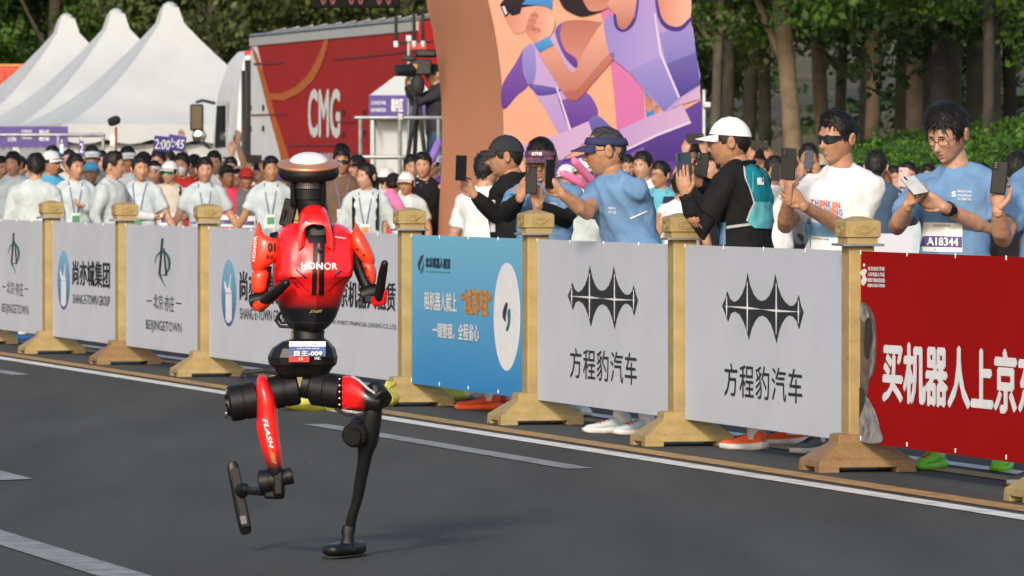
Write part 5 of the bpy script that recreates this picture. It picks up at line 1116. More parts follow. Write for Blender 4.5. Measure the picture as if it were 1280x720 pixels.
def glasses_meshes(kind):
    if kind in _HAT: return _HAT[kind]
    out = []
    if kind == 'sunglasses':
        mb = MB(); P = np.zeros((31, 6, 3))
        for i in range(31):
            a = -1.15 + 2.3 * i / 30
            for j in range(6):
                t = j / 5; e = (-.10 - .07 * math.exp(-((abs(a) - .45) / .28) ** 2) + .10 * math.exp(-(a / .12) ** 2) + .10 * max(0, (abs(a) - .7) / .45)) * (1 - t) + (.17 - .03 * max(0, (abs(a) - .7) / .45)) * t; P[i, j] = Vector((.0795 * math.sin(a), -.103 * math.cos(a), .118 * math.sin(e)))
        add_grid(mb, P); add_grid(mb, P + np.array([0, .003, 0]), flip=True); out.append(('lens', mb.mesh('lens')))
        mb = MB()
        for s in (-1, 1): mb.tube([(s * .073, -.045, .012), (s * .081, .0, .014), (s * .082, .03, .006)], .0035, 6)
        mb.tube([tuple(P[i, 5]) for i in range(31)], .0025, 5); out.append(('frame', mb.mesh('frame')))
    else:
        mb = MB()
        for s in (-1, 1):
            cp_ = lambda v_: math.copysign(abs(v_) ** .6, v_); pts = [(s * .033 + .024 * cp_(math.cos(q * math.pi / 10)), -.103 + .007 * abs(math.cos(q * math.pi / 10)), .002 + .0165 * cp_(math.sin(q * math.pi / 10))) for q in range(21)]; mb.tube(pts, .0015, 5, rnd=False); mb.tube([(s * .055, -.098, .006), (s * .077, -.05, .010), (s * .083, .02, .004)], .0016, 5)
        mb.tube([(-.009, -.103, .004), (0, -.108, .006), (.009, -.103, .004)], .0015, 5); out.append(('frame', mb.mesh('frame')))
    _HAT[kind] = out; return out
def ik(sh, wr, l1, l2, pole):
    d = wr - sh; L_ = min(d.length, (l1 + l2) * .999); u = d.normalized(); x = (l1 * l1 - l2 * l2 + L_ * L_) / (2 * L_); h = math.sqrt(max(0, l1 * l1 - x * x)); p = (pole - u * pole.dot(u)).normalized(); return sh + u * x + p * h
def hand(mb, wr, f, n, thumb, curl=.5, S=1., mi=0, spread=.0, nf=9):
    f, n, s = frame_from(f, n); s = s * thumb        # s points to the thumb side
    mb.tube([wr - f * .02 * S, wr + f * .015 * S, wr + f * .05 * S, wr + f * .086 * S], [(.026 * S, .020 * S), (.030 * S, .019 * S), (.041 * S, .017 * S), (.040 * S, .014 * S)], 12, ref=s, mi=mi)
    for k, (off, L_) in enumerate(((.030, .070), (.010, .078), (-.010, .072), (-.029, .056))):
        b = wr + f * (.084 - .004 * abs(k - 1)) * S + s * off * S; d = (f + s * spread * (1.5 - k)).normalized(); pts = [b - f * .012 * S, b]; ang = 0
        for seg, c in ((.45, .75), (.31, 1.0), (.24, .7)):
            ang += curl * c * (1 + .08 * k); v = d * math.cos(ang) + n * math.sin(ang); pts.append(pts[-1] + v * L_ * seg * S)
        r = .0092 * S * (1 if k < 3 else .88); mb.tube(pts, [r, r, r * .95, r * .9, r * .75], nf, mi=mi)
    b = wr + f * .022 * S + s * .028 * S; d1 = (s * .55 + f * .75 + n * .45).normalized(); d2 = (s * -.05 + f * .9 + n * .6).normalized(); mb.tube([b - d1 * .015 * S, b + d1 * .035 * S, b + d1 * .035 * S + d2 * .028 * S, b + d1 * .035 * S + d2 * .055 * S], [.014 * S, .0125 * S, .0105 * S, .008 * S], nf, mi=mi)
TOR = [(.84, .150, .108, .0), (.90, .166, .118, .005), (.96, .163, .118, .003), (1.04, .148, .108, -.004), (1.12, .146, .106, -.006), (1.22, .158, .112, -.006), (1.32, .170, .116, -.002), (1.375, .170, .106, .002), (1.412, .145, .092, .006), (1.442, .108, .080, .008), (1.468, .078, .068, .010)]
def build_body(S, yaw, neck, head, hyaw, hpitch, hroll, arms, sleeve, voxel, feet=None, fat=1., hs=1., clothes=True, hres=(64, 48), shorts=True, legs=True, seed=0):
    """neck, head: positions in root space; arms: list of dict(wr, el, f, n, curl) for -x/+x sides in body space order. Returns meshes and the head matrix."""
    Rz = Matrix.Rotation(yaw, 3, 'Z'); pel = Vector((0, 0, .95 * S)); nb = neck
    def tp_(z, x, y): 
        s = (z - .95) / (1.468 - .95); c = pel.lerp(nb, s) if s > 0 else pel + Vector((0, 0, (z - .95) * S)); return c + Rz @ Vector((x, y, 0))
    def torso_rings(grow, zmin, zmax, drop=0.):
        out = []
        for z, rx, ry, cy in TOR:
            if z < zmin - .001 or z > zmax + .001: continue
            out.append([tp_(z, (rx * S * fat + grow) * math.copysign(abs(math.cos(q)) ** .86, math.cos(q)), cy * S + (ry * S * fat + grow) * math.copysign(abs(math.sin(q)) ** .9, math.sin(q))) for q in [2 * math.pi * i / 24 for i in range(24)]])
        return out
    raw = MB(); raw.rings(torso_rings(-.014 * S if clothes else 0., .84, 1.468))
    Hm = Matrix.Translation(head) @ Matrix.Rotation(hyaw, 4, 'Z') @ Matrix.Rotation(hpitch, 4, 'X') @ Matrix.Rotation(hroll, 4, 'Y') @ Matrix.Scale(S * hs, 4)
    hb = Hm @ Vector((0, .018, -.075)); raw.tube([nb - Vector((0, 0, .05 * S)), nb.lerp(hb, .5), hb], [.072 * S, .062 * S, .058 * S], 14)
    A = []
    for sgn, ar in zip((-1, 1), arms):
        sh = tp_(1.372, sgn * .163 * S * fat, .004) ; wr = ar['wr']; el = ar.get('el') or ik(sh, wr, .285 * S, .255 * S, ar.get('pole', Vector((sgn * .4, .2, -1)))); A.append((sgn, sh, el, wr, ar))
        m1 = sh.lerp(el, .45); m2 = el.lerp(wr, .3)
        raw.tube([sh + (el - sh).normalized() * -.01, m1, el, m2, wr], [.056 * S * fat, .049 * S * fat, .041 * S, .0435 * S, .028 * S], 14)
    hips = []
    if legs:
        for sgn in (-1, 1):
            ft = feet[0 if sgn < 0 else 1] if feet else Rz @ Vector((sgn * .11, 0, 0)); hp = pel + Rz @ Vector((sgn * .088 * S, 0, -.04 * S)); an = ft + Vector((0, 0, .085 * S)) + (Rz @ Vector((0, .03, 0))) * S; kn = hp.lerp(an, .5) + Rz @ Vector((0, -.03, 0)) * S; hips.append((sgn, hp, kn, an, ft))
            raw.tube([hp, hp.lerp(kn, .5), kn, kn.lerp(an, .3), an], [.086 * S, .072 * S, .054 * S, .056 * S, .036 * S], 12)
    body = remesh(raw.mesh('b'), voxel, 3)
    parts = [(body, 0)]
    hm_ = head_mb(*hres); hm_.v = [Hm @ v for v in hm_.v]; parts.append((hm_.mesh('h'), 0)); hd = MB()
    for sgn, sh, el, wr, ar in A:
        hand(hd, wr, ar['f'], ar['n'], ar.get('thumb', 1), ar.get('curl', .5), S, nf=8 if voxel < .01 else 6)
    parts.append((hd.mesh('hd'), 0)); bm_ = join_meshes('body', parts)
    for q, _ in parts: bpy.data.meshes.remove(q)
    bm_.polygons.foreach_set('use_smooth', [True] * len(bm_.polygons))
    out = {'body': bm_, 'Hm': Hm, 'A': A, 'hips': hips, 'Rz': Rz, 'tp': tp_}
    if clothes:
        c = MB(); c.rings(torso_rings(.017 * S, .84, 1.44) + [[tp_(1.462, .085 * S * math.cos(q), .010 * S + .075 * S * math.sin(q)) for q in [2 * math.pi * i / 24 for i in range(24)]]])
        for sgn, sh, el, wr, ar in A:
            if sleeve == 'short':
                e_ = sh.lerp(el, .72); c.tube([sh - (el - sh).normalized() * .02, sh.lerp(el, .3), e_], [.066 * S * fat, .066 * S * fat, .068 * S * fat], 14, rnd=False); c.tube([sh - (el - sh).normalized() * .015, sh], .064 * S * fat, 14)
            elif sleeve == 'long':
                c.tube([sh, sh.lerp(el, .5), el, el.lerp(wr, .5), wr - (wr - el).normalized() * .01], [.066 * S * fat, .062 * S * fat, .056 * S, .05 * S, .042 * S], 14)
            elif sleeve == 'none':
                c.tube([sh - (el - sh).normalized() * .015, sh + (el - sh).normalized() * .01], .066 * S, 12)
        for sgn in (-1, 1): c.tube([nb + Vector((0, 0, -.012 * S)) + Rz @ Vector((sgn * .045 * S, .012 * S, 0)), tp_(1.392, sgn * .14 * S * fat, .006 * S)], [.050 * S, .062 * S], 10)
        c.rings([[tp_(z_, (.086 + g_) * S * math.cos(q), .008 * S + (.078 + g_) * S * math.sin(q)) for q in [2 * math.pi * i / 24 for i in range(24)]] for z_, g_ in ((1.43, .012), (1.455, .004), (1.478, -.004))])
        sm = remesh(c.mesh('s'), max(voxel * 1.3, .009), 9 if voxel < .01 else 4); displace_noise(sm, .006 * S, 8, (.021 if voxel < .01 else .018) * S, seed); out['shirt'] = sm
        if legs:
            c = MB(); c.rings(torso_rings(.010 * S, .84, .97))
            for sgn, hp, kn, an, ft in hips:
                end = hp.lerp(kn, .72) if shorts else an + Vector((0, 0, .0)); c.tube([hp + Vector((0, 0, .02)), hp.lerp(kn, .5)] + ([end] if shorts else [kn, kn.lerp(an, .5), end]), [.1 * S, .092 * S] + ([.092 * S] if shorts else [.075 * S, .066 * S, .056 * S]), 14, rnd=False)
            out['trousers'] = remesh(c.mesh('t'), max(voxel * 1.6, .014), 3)
    return out
def shoe_meshes(S=1.):
    up = MB(); so = MB(); rg = []; r2 = []
    for t, w_, h_ in ((0, .020, .030), (.08, .034, .045), (.3, .040, .055), (.5, .042, .070), (.68, .036, .092), (.85, .034, .105), (.96, .030, .10), (1., .018, .07)):
        y = -.185 + .275 * t; rg.append([Vector((w_ * math.copysign(abs(math.cos(q)) ** .7, math.cos(q)), y, .022 + (h_ - .022) * (.5 + .5 * math.sin(q)))) for q in [2 * math.pi * i / 14 for i in range(14)]])
    up.rings(rg)
    for t, w_, z0, z1 in ((-.02, .018, .012, .030), (.05, .036, .004, .030), (.3, .045, 0, .028), (.55, .043, .002, .030), (.85, .040, 0, .036), (1.0, .034, .004, .042), (1.04, .02, .012, .040)):
        y = -.185 + .275 * t; r2.append([Vector((w_, y, z0)), Vector((w_ * 1.05, y, (z0 + z1) / 2)), Vector((w_, y, z1)), Vector((-w_, y, z1)), Vector((-w_ * 1.05, y, (z0 + z1) / 2)), Vector((-w_, y, z0))])
    so.rings(r2); la = MB()
    for i in range(5):
        y = -.10 + .025 * i; z = .060 + .006 * i; la.tube([(-.03, y, z - .012), (0, y + .008, z + .004), (.03, y, z - .012)], .0035, 5)
    return up.mesh('upper'), so.mesh('sole'), la.mesh('laces')
SHOE = shoe_meshes()
def put_shoe(par, loc, rz, mu, ms, ml):
    o = obj('shoe', SHOE[0], mu, par); o.location = loc; o.rotation_euler = (0, 0, rz); obj('sole', SHOE[1], ms, o); obj('laces', SHOE[2], ml, o)
def cloth(name, c, rough=.88, var=.08, bump=.28): return mat('cloth_' + name, c, rough, var=var, scale=10, bump=bump, bscale=17, spec=.15)
CL = dict(blue=cloth('blue', (.135, .25, .42)), white=cloth('white', (.66, .66, .67)), black=cloth('black', (.012, .012, .013)), pale=cloth('pale', (.45, .525, .56)), palegrey=cloth('palegrey', (.45, .50, .51)), pink=cloth('pink', (.72, .06, .12)), brown=cloth('brown', (.135, .09, .06)), cream=cloth('cream', (.55, .50, .42)), cyan=cloth('cyan', (.10, .38, .46)), navy=cloth('navy', (.02, .025, .06)), red=cloth('red', (.45, .03, .03)), denim=cloth('denim', (.05, .085, .14)), grey=cloth('grey', (.14, .145, .15)), teal=cloth('teal', (.01, .20, .25)), mint=cloth('mint', (.12, .45, .48)), purple=cloth('purple', (.16, .08, .34)), beige=cloth('beige', (.40, .33, .22)), orange=mat('shoe_orange', (.75, .10, .015), .5), lime=mat('shoe_lime', (.20, .62, .03), .5), skyb=cloth('skyblue', (.09, .38, .62)), dark=cloth('dark', (.03, .03, .035)))
SOLE = mat('shoe_sole', (.6, .58, .55), .6); PHB = mat('phone_black', (.008, .008, .009), .4, spec=.25); PHE = mat('phone_edge', (.35, .35, .36), .3, .8); PHBL = mat('phone_navy', (.03, .045, .07), .3); PHP = mat('phone_pink', (.62, .36, .36), .35); PHW = mat('phone_pale', (.5, .5, .5), .3); LENS = mat('phone_lens', (.01, .01, .012), .05, coat=.5)
def phone(px, py, Y, label, m=PHB, w_=.075, h_=.155, rx=0., ry=0., rz=0., lens=True):
    t = thing('phone', at(px, py, Y), label, 'phone', 'phones held up by the spectators'); t.rotation_euler = (rx, ry, rz)
    MB().box((0, 0, 0), (w_, .009, h_)).build('case', m, t, bevel=.004, seg=2); MB().box((0, .0052, 0), (w_ * .93, .0015, h_ * .95)).build('screen', PHB, t, smooth=False)
    MB().rings([[Vector((sx * (w_ / 2 + .0006), -.0015, sz * (h_ / 2 + .0006))) for sx, sz in ((-1, -1), (1, -1), (1, 1), (-1, 1))], [Vector((sx * (w_ / 2 + .0006), .0025, sz * (h_ / 2 + .0006))) for sx, sz in ((-1, -1), (1, -1), (1, 1), (-1, 1))]], cap=False).build('edge_band', PHE, t, smooth=False)
    if lens:
        cb = MB().box((-w_ * .26, -.006, h_ * .34), (w_ * .34, .004, w_ * .5)).build('camera_bump', m, t, bevel=.003)
        for dz in (-.2, .05, .3): MB().lathe([(.001, .0), (.0055, .001), (.005, .003), (.001, .0035)], (-w_ * .28, -.008, h_ * .34 + dz * w_ * .6), 10, Matrix.Rotation(R(90), 3, 'X')).build('camera_lens', LENS, cb)
    return t
def decal(par, name, bvh, inv, box, Y, m, lift=.004, nx=10, ny=8, slope=0., prof=None):
    """flat print laid on cloth: picture box (x0, x1, ybottom, ytop) projected on the garment"""
    x0, x1, y0, y1 = box; vs = []; last = None
    for i in range(nx + 1):
        for j in range(ny + 1):
            if prof: yy = y0 + (y1 - y0) * j / ny; x0 = float(np.interp(yy, [q[0] for q in prof], [q[1] for q in prof])); x1 = float(np.interp(yy, [q[0] for q in prof], [q[2] for q in prof]))
            d = ray(x0 + (x1 - x0) * i / nx, y0 + (y1 - y0) * j / ny + slope * i / nx); o_ = Vector((0, 0, CH)) - inv; h = bvh.ray_cast(o_ + d * (Y - 2), d.normalized()); p = h[0] - d.normalized() * lift if h[0] else last
            if p is None: p = o_ + d * (Y - .15)
            last = p; vs.append(p)
    return MB().add(vs, [(i * (ny + 1) + j, (i + 1) * (ny + 1) + j, (i + 1) * (ny + 1) + j + 1, i * (ny + 1) + j + 1) for i in range(nx) for j in range(ny)]).build(name, m, par)
def decal_text(par, s, bvh, inv, box, Y, m, lift=.007, bold=0., slope=0., shear=0., name='lettering'):
    me = text_mesh(s, bold, shear); co = np.empty(len(me.vertices) * 3); me.vertices.foreach_get('co', co); co = co.reshape(-1, 3); lo = co.min(0); hi = co.max(0); uv = (co - lo) / np.maximum(hi - lo, 1e-6); last = None; x0, x1, y0, y1 = box
    for v, (u, q, _), zz in zip(me.vertices, uv, co[:, 2]):
        d = ray(x0 + (x1 - x0) * u, y0 + (y1 - y0) * q + slope * u); o_ = Vector((0, 0, CH)) - inv; h = bvh.ray_cast(o_ + d * (Y - 2), d.normalized()); p = h[0] - d.normalized() * (lift + .0003 * zz) if h[0] else last
        if p is None: p = o_ + d * (Y - .15)
        last = p; v.co = p
    me.update(); me.materials.clear(); return obj(name, me, m, par)

def near_person(cx, Y, label, neck, head, yaw, hyaw, hpitch, arms, shirt, sleeve='short', skin=0, hair='short', hairm=None, hat=None, hatm=None, specs=None, S=1., hs=1.04, fat=1., feet=None, shoes=None, pants='black', shorts=True, hroll=0., cuffs=None, seed=1, cat='person', smile=False):
    base = Vector(((cx - 640) * Y / FP, Y, 0)); t = thing('person', base, label, cat)
    def W(px, py, dy=0.): return at(px, py, Y + dy) - base
    AR = []
    for a in arms:
        d = dict(a); d['wr'] = W(*a['wr']); d['el'] = W(*a['el']) if a.get('el') else None; d['f'] = Vector(a['f']); d['n'] = Vector(a['n']); AR.append(d)
    ft = [Vector((gnd(px, py).x - base.x, gnd(px, py).y - base.y, 0)) for px, py in feet] if feet else None
    r = build_body(S, R(yaw), W(*neck), W(*head), R(hyaw), R(hpitch), R(hroll), AR, sleeve, .0075, ft, fat, hs, True, (84, 64, smile), shorts, True, seed)
    obj('body', r['body'], BODYM(skin), t); so = obj('shirt', r['shirt'], shirt, t); obj('trousers', r['trousers'], CL[pants], t)
    Hm = r['Hm']
    if hair: obj('hair', hair_mesh(hair, seed, True, .42 if hat == 'cap' else 1.545), hairm or HAIR, t, M=Hm)
    if hat:
        ps = hat_meshes(hat); h0 = obj('hat', ps[0][1], hatm, t, M=Hm)
        for n_, me in ps[1:]: obj(n_, me, hatm, h0)
        r['hat'] = h0
    if specs:
        ps = glasses_meshes(specs); g0 = None
        for n_, me in ps:
            o = obj('glasses' if g0 is None else n_, me, GLS if n_ == 'lens' else BLKP, t if g0 is None else g0, M=Hm if g0 is None else None); g0 = g0 or o
    for (sgn, hp, kn, an, ftp), i in zip(r['hips'], (0, 1)):
        if shoes: put_shoe(t, ftp, R(yaw) + (.15 if sgn > 0 else -.15), *shoes); MB().tube([an - Vector((0, 0, .03)), an + Vector((0, 0, .06))], [.043, .045], 12, rnd=False).build('sock', CL['white'], t)
    if cuffs:       # long dark arm sleeves worn under the shirt
        for sgn, sh, el, wr, ar in r['A']: MB().tube([sh.lerp(el, .35), el, el.lerp(wr, .5), wr.lerp(el, .12)], [.060 * S, .057 * S, .050 * S, .037 * S], 14).build('arm_sleeve', cuffs, t)
    cb = r['tp']; MB().tube([cb(1.472, .082 * S * math.cos(q), .009 * S + .075 * S * math.sin(q)) + Vector((0, 0, .010 * S * math.sin(q))) for q in [2 * math.pi * i / 28 for i in range(29)]], .0075, 8, rnd=False).build('collar', shirt, t)
    r['bvh'] = BVHTree.FromPolygons([v.co for v in r['shirt'].vertices], [tuple(p.vertices) for p in r['shirt'].polygons]); r['o'] = t; r['base'] = base; r['so'] = so; r['W'] = W; r['Y'] = Y
    return r
def watch(r, i, s, m=BLKP):
    sgn, sh, el, wr, ar = r['A'][i]; c = wr.lerp(el, s); d = (el - wr).normalized(); w_ = MB().tube([c - d * .011, c + d * .011], .037, 16, rnd=False).build('watch_strap', m, r['o']); v = Vector((-.2, -1, .2)); v = (v - d * v.dot(d)).normalized(); MB().tube([c + v * .034, c + v * .044], .018, 12, rnd=False).build('watch_face', PHB, w_)
up = (0, 0, 1)
# tall man in blue with glasses, reading his phone
r = near_person(1193, 30.8, 'tall man in blue tee with glasses and race bib looking down at his phone', (1197, 211), (1184, 169, -.06), -22, -34, 20,
  [dict(wr=(1136, 255, -.30), el=(1120, 285, -.12), f=(.25, -.35, .9), n=(.8, .2, .3), thumb=-1, curl=.95), dict(wr=(1178, 258, -.30), el=(1238, 288, -.05), f=(-.9, -.15, .42), n=(-.1, .9, .3), thumb=1, curl=.8)],
  CL['blue'], S=1.0, hs=1.09, skin=1, hair='messy', specs='glasses', feet=[(1166, 586), (1254, 588)], shoes=(CL['lime'], CL['lime'], CL['orange']), seed=1, fat=1.02)
watch(r, 1, .12); iv = r['base']; bd_ = decal(r['o'], 'race_bib', r['bvh'], iv, (1149, 1203, 314, 277.5), r['Y'], WHD, .004, 10, 8, 1.5); decal(bd_, 'bib_band', r['bvh'], iv, (1149.5, 1202.5, 308, 294.5), r['Y'], mat('bib_purple', (.10, .07, .22), .6), .0055, 10, 4, 1.5)
decal_text(bd_, 'A18344', r['bvh'], iv, (1158.5, 1198, 306.5, 296), r['Y'], WHD, .008, .03, 1.3); decal_text(bd_, '2026北京亦庄半程马拉松', r['bvh'], iv, (1166, 1188, 283, 280), r['Y'], INK, .007, 0, .6)
for i in range(3): decal_text(r['so'], ('BEIJING E-TOWN', '北京亦庄半程马拉松', 'HALF MARATHON')[i], r['bvh'], iv, (1197, 1214.5, 241 + i * 4.6, 237.6 + i * 4.6), r['Y'], WHD, .006, .01, .8)
decal_text(r['so'], 'S', r['bvh'], iv, (1189.5, 1195, 246, 239), r['Y'], WHD, .006, .03)
phone(1143, 231.5, 30.43, 'phone with pale back held flat by the tall man in blue', PHW, rx=R(-60), ry=R(-10), rz=R(20))
# man in white tee and sunglasses
r = near_person(1050, 32.2, 'smiling man in white tee and dark wraparound sunglasses holding a phone', (1053, 211), (1046, 174, -.03), -28, -46, 4,
  [dict(wr=(986, 249, -.38), el=(981, 283, -.18), f=(-.05, -.15, 1), n=(.9, .35, .1), thumb=1, curl=1.0), dict(wr=(1003, 256, -.38), el=(1066, 292, -.08), f=(-.72, -.1, .7), n=(-.2, .95, .1), thumb=1, curl=.85)],
  CL['white'], S=.985, skin=0, hair='short', specs='sunglasses', feet=[(1018, 566), (1062, 574)], shoes=(CL['grey'], SOLE, CL['dark']), seed=2, fat=1.02, smile=True)
iv = r['base']
ci = [mat('print_red', (.6, .05, .04), .7), mat('print_azure', (.06, .25, .55), .7), mat('print_coral', (.65, .2, .12), .7)]
for row, s in enumerate(('THINKIN', 'RUNNING', 'CITY')):
    for k, ch in enumerate(s): decal_text(r['so'], ch, r['bvh'], iv, (1013 + k * 5.4 + row * 3, 1017.5 + k * 5.4 + row * 3, 257 + row * 9 + k * .6, 249 + row * 9 + k * .6), r['Y'], ci[(k + row) % 3], .006, .03)
decal(r['so'], 'blue_hem', r['bvh'], iv, (1006, 1046, 312, 278), r['Y'], cloth('hemblue', (.20, .38, .58)), .0045); bd_ = decal(r['o'], 'race_bib', r['bvh'], iv, (1005, 1046, 312, 294), r['Y'], WHD, .008, 10, 6, 4); decal_text(bd_, '北京亦庄半程', r['bvh'], iv, (1014, 1036, 299, 296), r['Y'], INK, .011, .0, 2)
phone(985.5, 205, 31.80, 'black phone held up by the man in the white tee', PHB, rz=R(-18), ry=R(3))
# man in white cap seen from behind, teal running vest
r = near_person(938, 33.2, 'man in white cap and black tee with teal running vest, seen from behind', (924, 205), (912, 178, -.02), -122, -98, 3,
  [dict(wr=(874, 226, .10), el=(896, 243, .20), f=(-.1, .1, 1), n=(-.3, -.9, .1), thumb=-1, curl=.9), dict(wr=(857, 243, -.22), el=(874, 288, -.20), f=(-.18, .0, 1), n=(.3, .9, 0), thumb=-1, curl=.25)],
  CL['black'], S=.985, skin=0, hair='short', hat='cap', hatm=cloth('capwhite', (.70, .70, .69)), specs='glasses', feet=[(938, 562), (986, 556)], shoes=(CL['orange'], SOLE, CL['black']), cuffs=CL['black'], seed=3, fat=1.02)
sgn, sh, el, wr, ar = r['A'][0]; watch(r, 1, .05); iv = r['base']
v0 = decal(r['o'], 'running_vest', r['bvh'], iv, (931, 970, 254, 205.5), r['Y'], CL['teal'], .012, 12, 14, 1, prof=[(205.5, 938, 956), (209, 930, 962), (222, 932, 967), (235, 938, 970), (254, 944, 970)]); decal(v0, 'vest_pocket', r['bvh'], iv, (936, 970, 285, 252), r['Y'], CL['mint'], .016, 12, 12, 1, prof=[(252, 943, 970), (262, 939, 970), (272, 934.5, 970), (280, 936, 968), (285, 944, 962)])
decal(v0, 'vest_edge', r['bvh'], iv, (0, 1, 276, 207), r['Y'], cloth('silver', (.42, .44, .44)), .018, 2, 16, 1, prof=[(207, 929, 931), (222, 930.5, 932.5), (235, 936.5, 938.5), (254, 942, 944), (262, 937.5, 939.5), (276, 932.5, 934.5)]); decal(v0, 'vest_edge', r['bvh'], iv, (0, 1, 285, 210), r['Y'], _M['cloth_silver'], .018, 2, 16, 1, prof=[(210, 962, 964), (222, 967, 969), (235, 970, 972), (270, 970, 972), (285, 962, 964)])
decal(v0, 'vest_strap', r['bvh'], iv, (908, 938, 286, 282.5), r['Y'], _M['cloth_silver'], .014, 8, 2, -4); decal(v0, 'vest_badge', r['bvh'], iv, (946.5, 955, 231, 222), r['Y'], WHD, .02, 3, 3); decal(r['so'], 'blue_hem', r['bvh'], iv, (887, 907, 306, 278), r['Y'], CL['blue'], .006)
decal(v0, 'vest_highlight_trim', r['bvh'], iv, (940.5, 942, 240, 215), r['Y'], CL['mint'], .02, 1, 6)
phone(855, 206, 33.0, 'dark blue phone in the near hand of the man in white cap', PHBL, w_=.08, h_=.125, ry=R(-8), rz=R(15)); phone(877, 206, 33.25, 'black phone in the far hand of the man in white cap', PHB, w_=.07, h_=.125, ry=R(8), rz=R(-12))
# man in blue tee and navy visor reaching left
r = near_person(796, 35.0, 'man in blue tee and navy visor stretching his arm out with a phone', (766, 219), (757, 189, -.02), -62, -92, 6,
  [dict(wr=(702, 242, -.25), el=(734, 266, -.14), f=(-.7, -.1, .6), n=(.2, .9, .3), thumb=1, curl=.95), dict(wr=(826, 318, .15), el=(809, 284, .06), f=(.1, -.1, -1), n=(-1, 0, 0), thumb=-1, curl=.4)],
  CL['blue'], S=1.02, hs=1.06, skin=0, hair='bald', hairm=HAIRG, hat='visor', hatm=cloth('visornavy', (.035, .04, .10)), specs='glasses', feet=[(770, 541), (802, 543)], shoes=(CL['palegrey'], SOLE, CL['red']), seed=4, fat=1.1)
iv = r['base']; decal_text(r['so'], 'BEIJING', r['bvh'], iv, (761, 770, 262, 258.5), r['Y'], WHD, .006, .01, .8); decal_text(r['so'], '半程马拉松', r['bvh'], iv, (760, 770, 267, 263), r['Y'], WHD, .006, .01, .8); decal(r['so'], 'sleeve_stripe', r['bvh'], iv, (788, 809, 274, 272), r['Y'], WHD, .006, 6, 1, -9)
phone(687.3, 217.5, 34.72, 'black phone at the end of the outstretched arm', PHB, w_=.058, h_=.155, rz=R(30))
# man in patterned visor photographing towards us
vm = mat('visor_pattern', (.03, .03, .06), .7, col2=(.22, .08, .12), scale=30, detail=6)
r = near_person(680, 37.4, 'man in patterned visor and blue tee aiming his phone at the robot', (680, 229), (676, 203, -.03), 8, -4, 6,
  [dict(wr=(651, 246, -.34), el=(634, 266, -.12), f=(.35, -.1, .9), n=(.5, .85, 0), thumb=1, curl=.75), dict(wr=(671, 257, -.34), el=(706, 274, -.10), f=(.0, -.15, 1), n=(-.3, .95, .1), thumb=-1, curl=.8)],
  CL['blue'], S=.98, skin=0, hair='short', hat='visor', hatm=vm, specs='glasses', feet=[(708, 518), (722, 519)], shoes=(CL['white'], SOLE, CL['blue']), cuffs=CL['black'], seed=5)
iv = r['base']; decal_text(r['so'], '北京亦庄', r['bvh'], iv, (684, 696, 258, 253), r['Y'], WHD, .006, .01); text_quad('lettering', 'XTMS', WHD, r['hat'], [Vector((-.045, -.118, .052)), Vector((.015, -.122, .052)), Vector((-.045, -.112, .07)), Vector((.015, -.116, .07))], Vector((0, -1, 0)), .03, off=.006)
phone(664, 225.5, 36.98, 'black phone with triple lens hiding half a bespectacled face', PHB, w_=.066, h_=.152, rz=R(-4))
# man in black cap and black top
r = near_person(640, 38.7, 'man in black cap and black top holding a phone out to the left', (641, 219), (632, 196, -.02), -98, -96, 3,
  [dict(wr=(592, 243, -.25), el=(618, 268, -.15), f=(-.62, -.1, .78), n=(.3, .9, .2), thumb=1, curl=.8), dict(wr=(630, 300, .2), el=(640, 275, .25), f=(-.2, -.2, -1), n=(-1, 0, 0), thumb=1, curl=.4)],
  CL['black'], S=.985, skin=0, hair='short', hat='cap', hatm=CL['dark'], feet=[(607, 512), (633, 511)], shoes=(mat('shoe_redorange', (.62, .07, .02), .5), CL['orange'], CL['black']), cuffs=CL['black'], seed=6, fat=1.06)
iv = r['base']; decal(r['so'], 'white_side_panel', r['bvh'], iv, (612, 619, 290, 250), r['Y'], CL['white'], .006, 3, 8)
phone(576.2, 210, 38.35, 'phone with dark screen, silver edge, held far out left', PHB, w_=.068, h_=.15, rz=R(200), ry=R(-2))
# arm and shoulder at the right edge
r = near_person(1316, 29.0, 'person in blue at the right edge raising a black phone', (1318, 207), (1306, 170, -.04), -35, -40, 5,
  [dict(wr=(1247, 262, -.30), el=(1253, 300, -.15), f=(-.02, -.1, 1), n=(.6, .75, 0), thumb=-1, curl=.85), dict(wr=(1330, 262, -.2), el=(1365, 295, 0), f=(-.6, -.2, .7), n=(0, 1, 0), thumb=1, curl=.4)],
  CL['blue'], S=1.0, skin=1, hair='short', feet=[(1296, 606), (1340, 610)], shoes=(CL['grey'], SOLE, CL['white']), seed=7)
phone(1249, 222, 28.66, 'black phone raised at the right edge of the picture', PHB, w_=.068, h_=.145, rz=R(-10), ry=R(6))
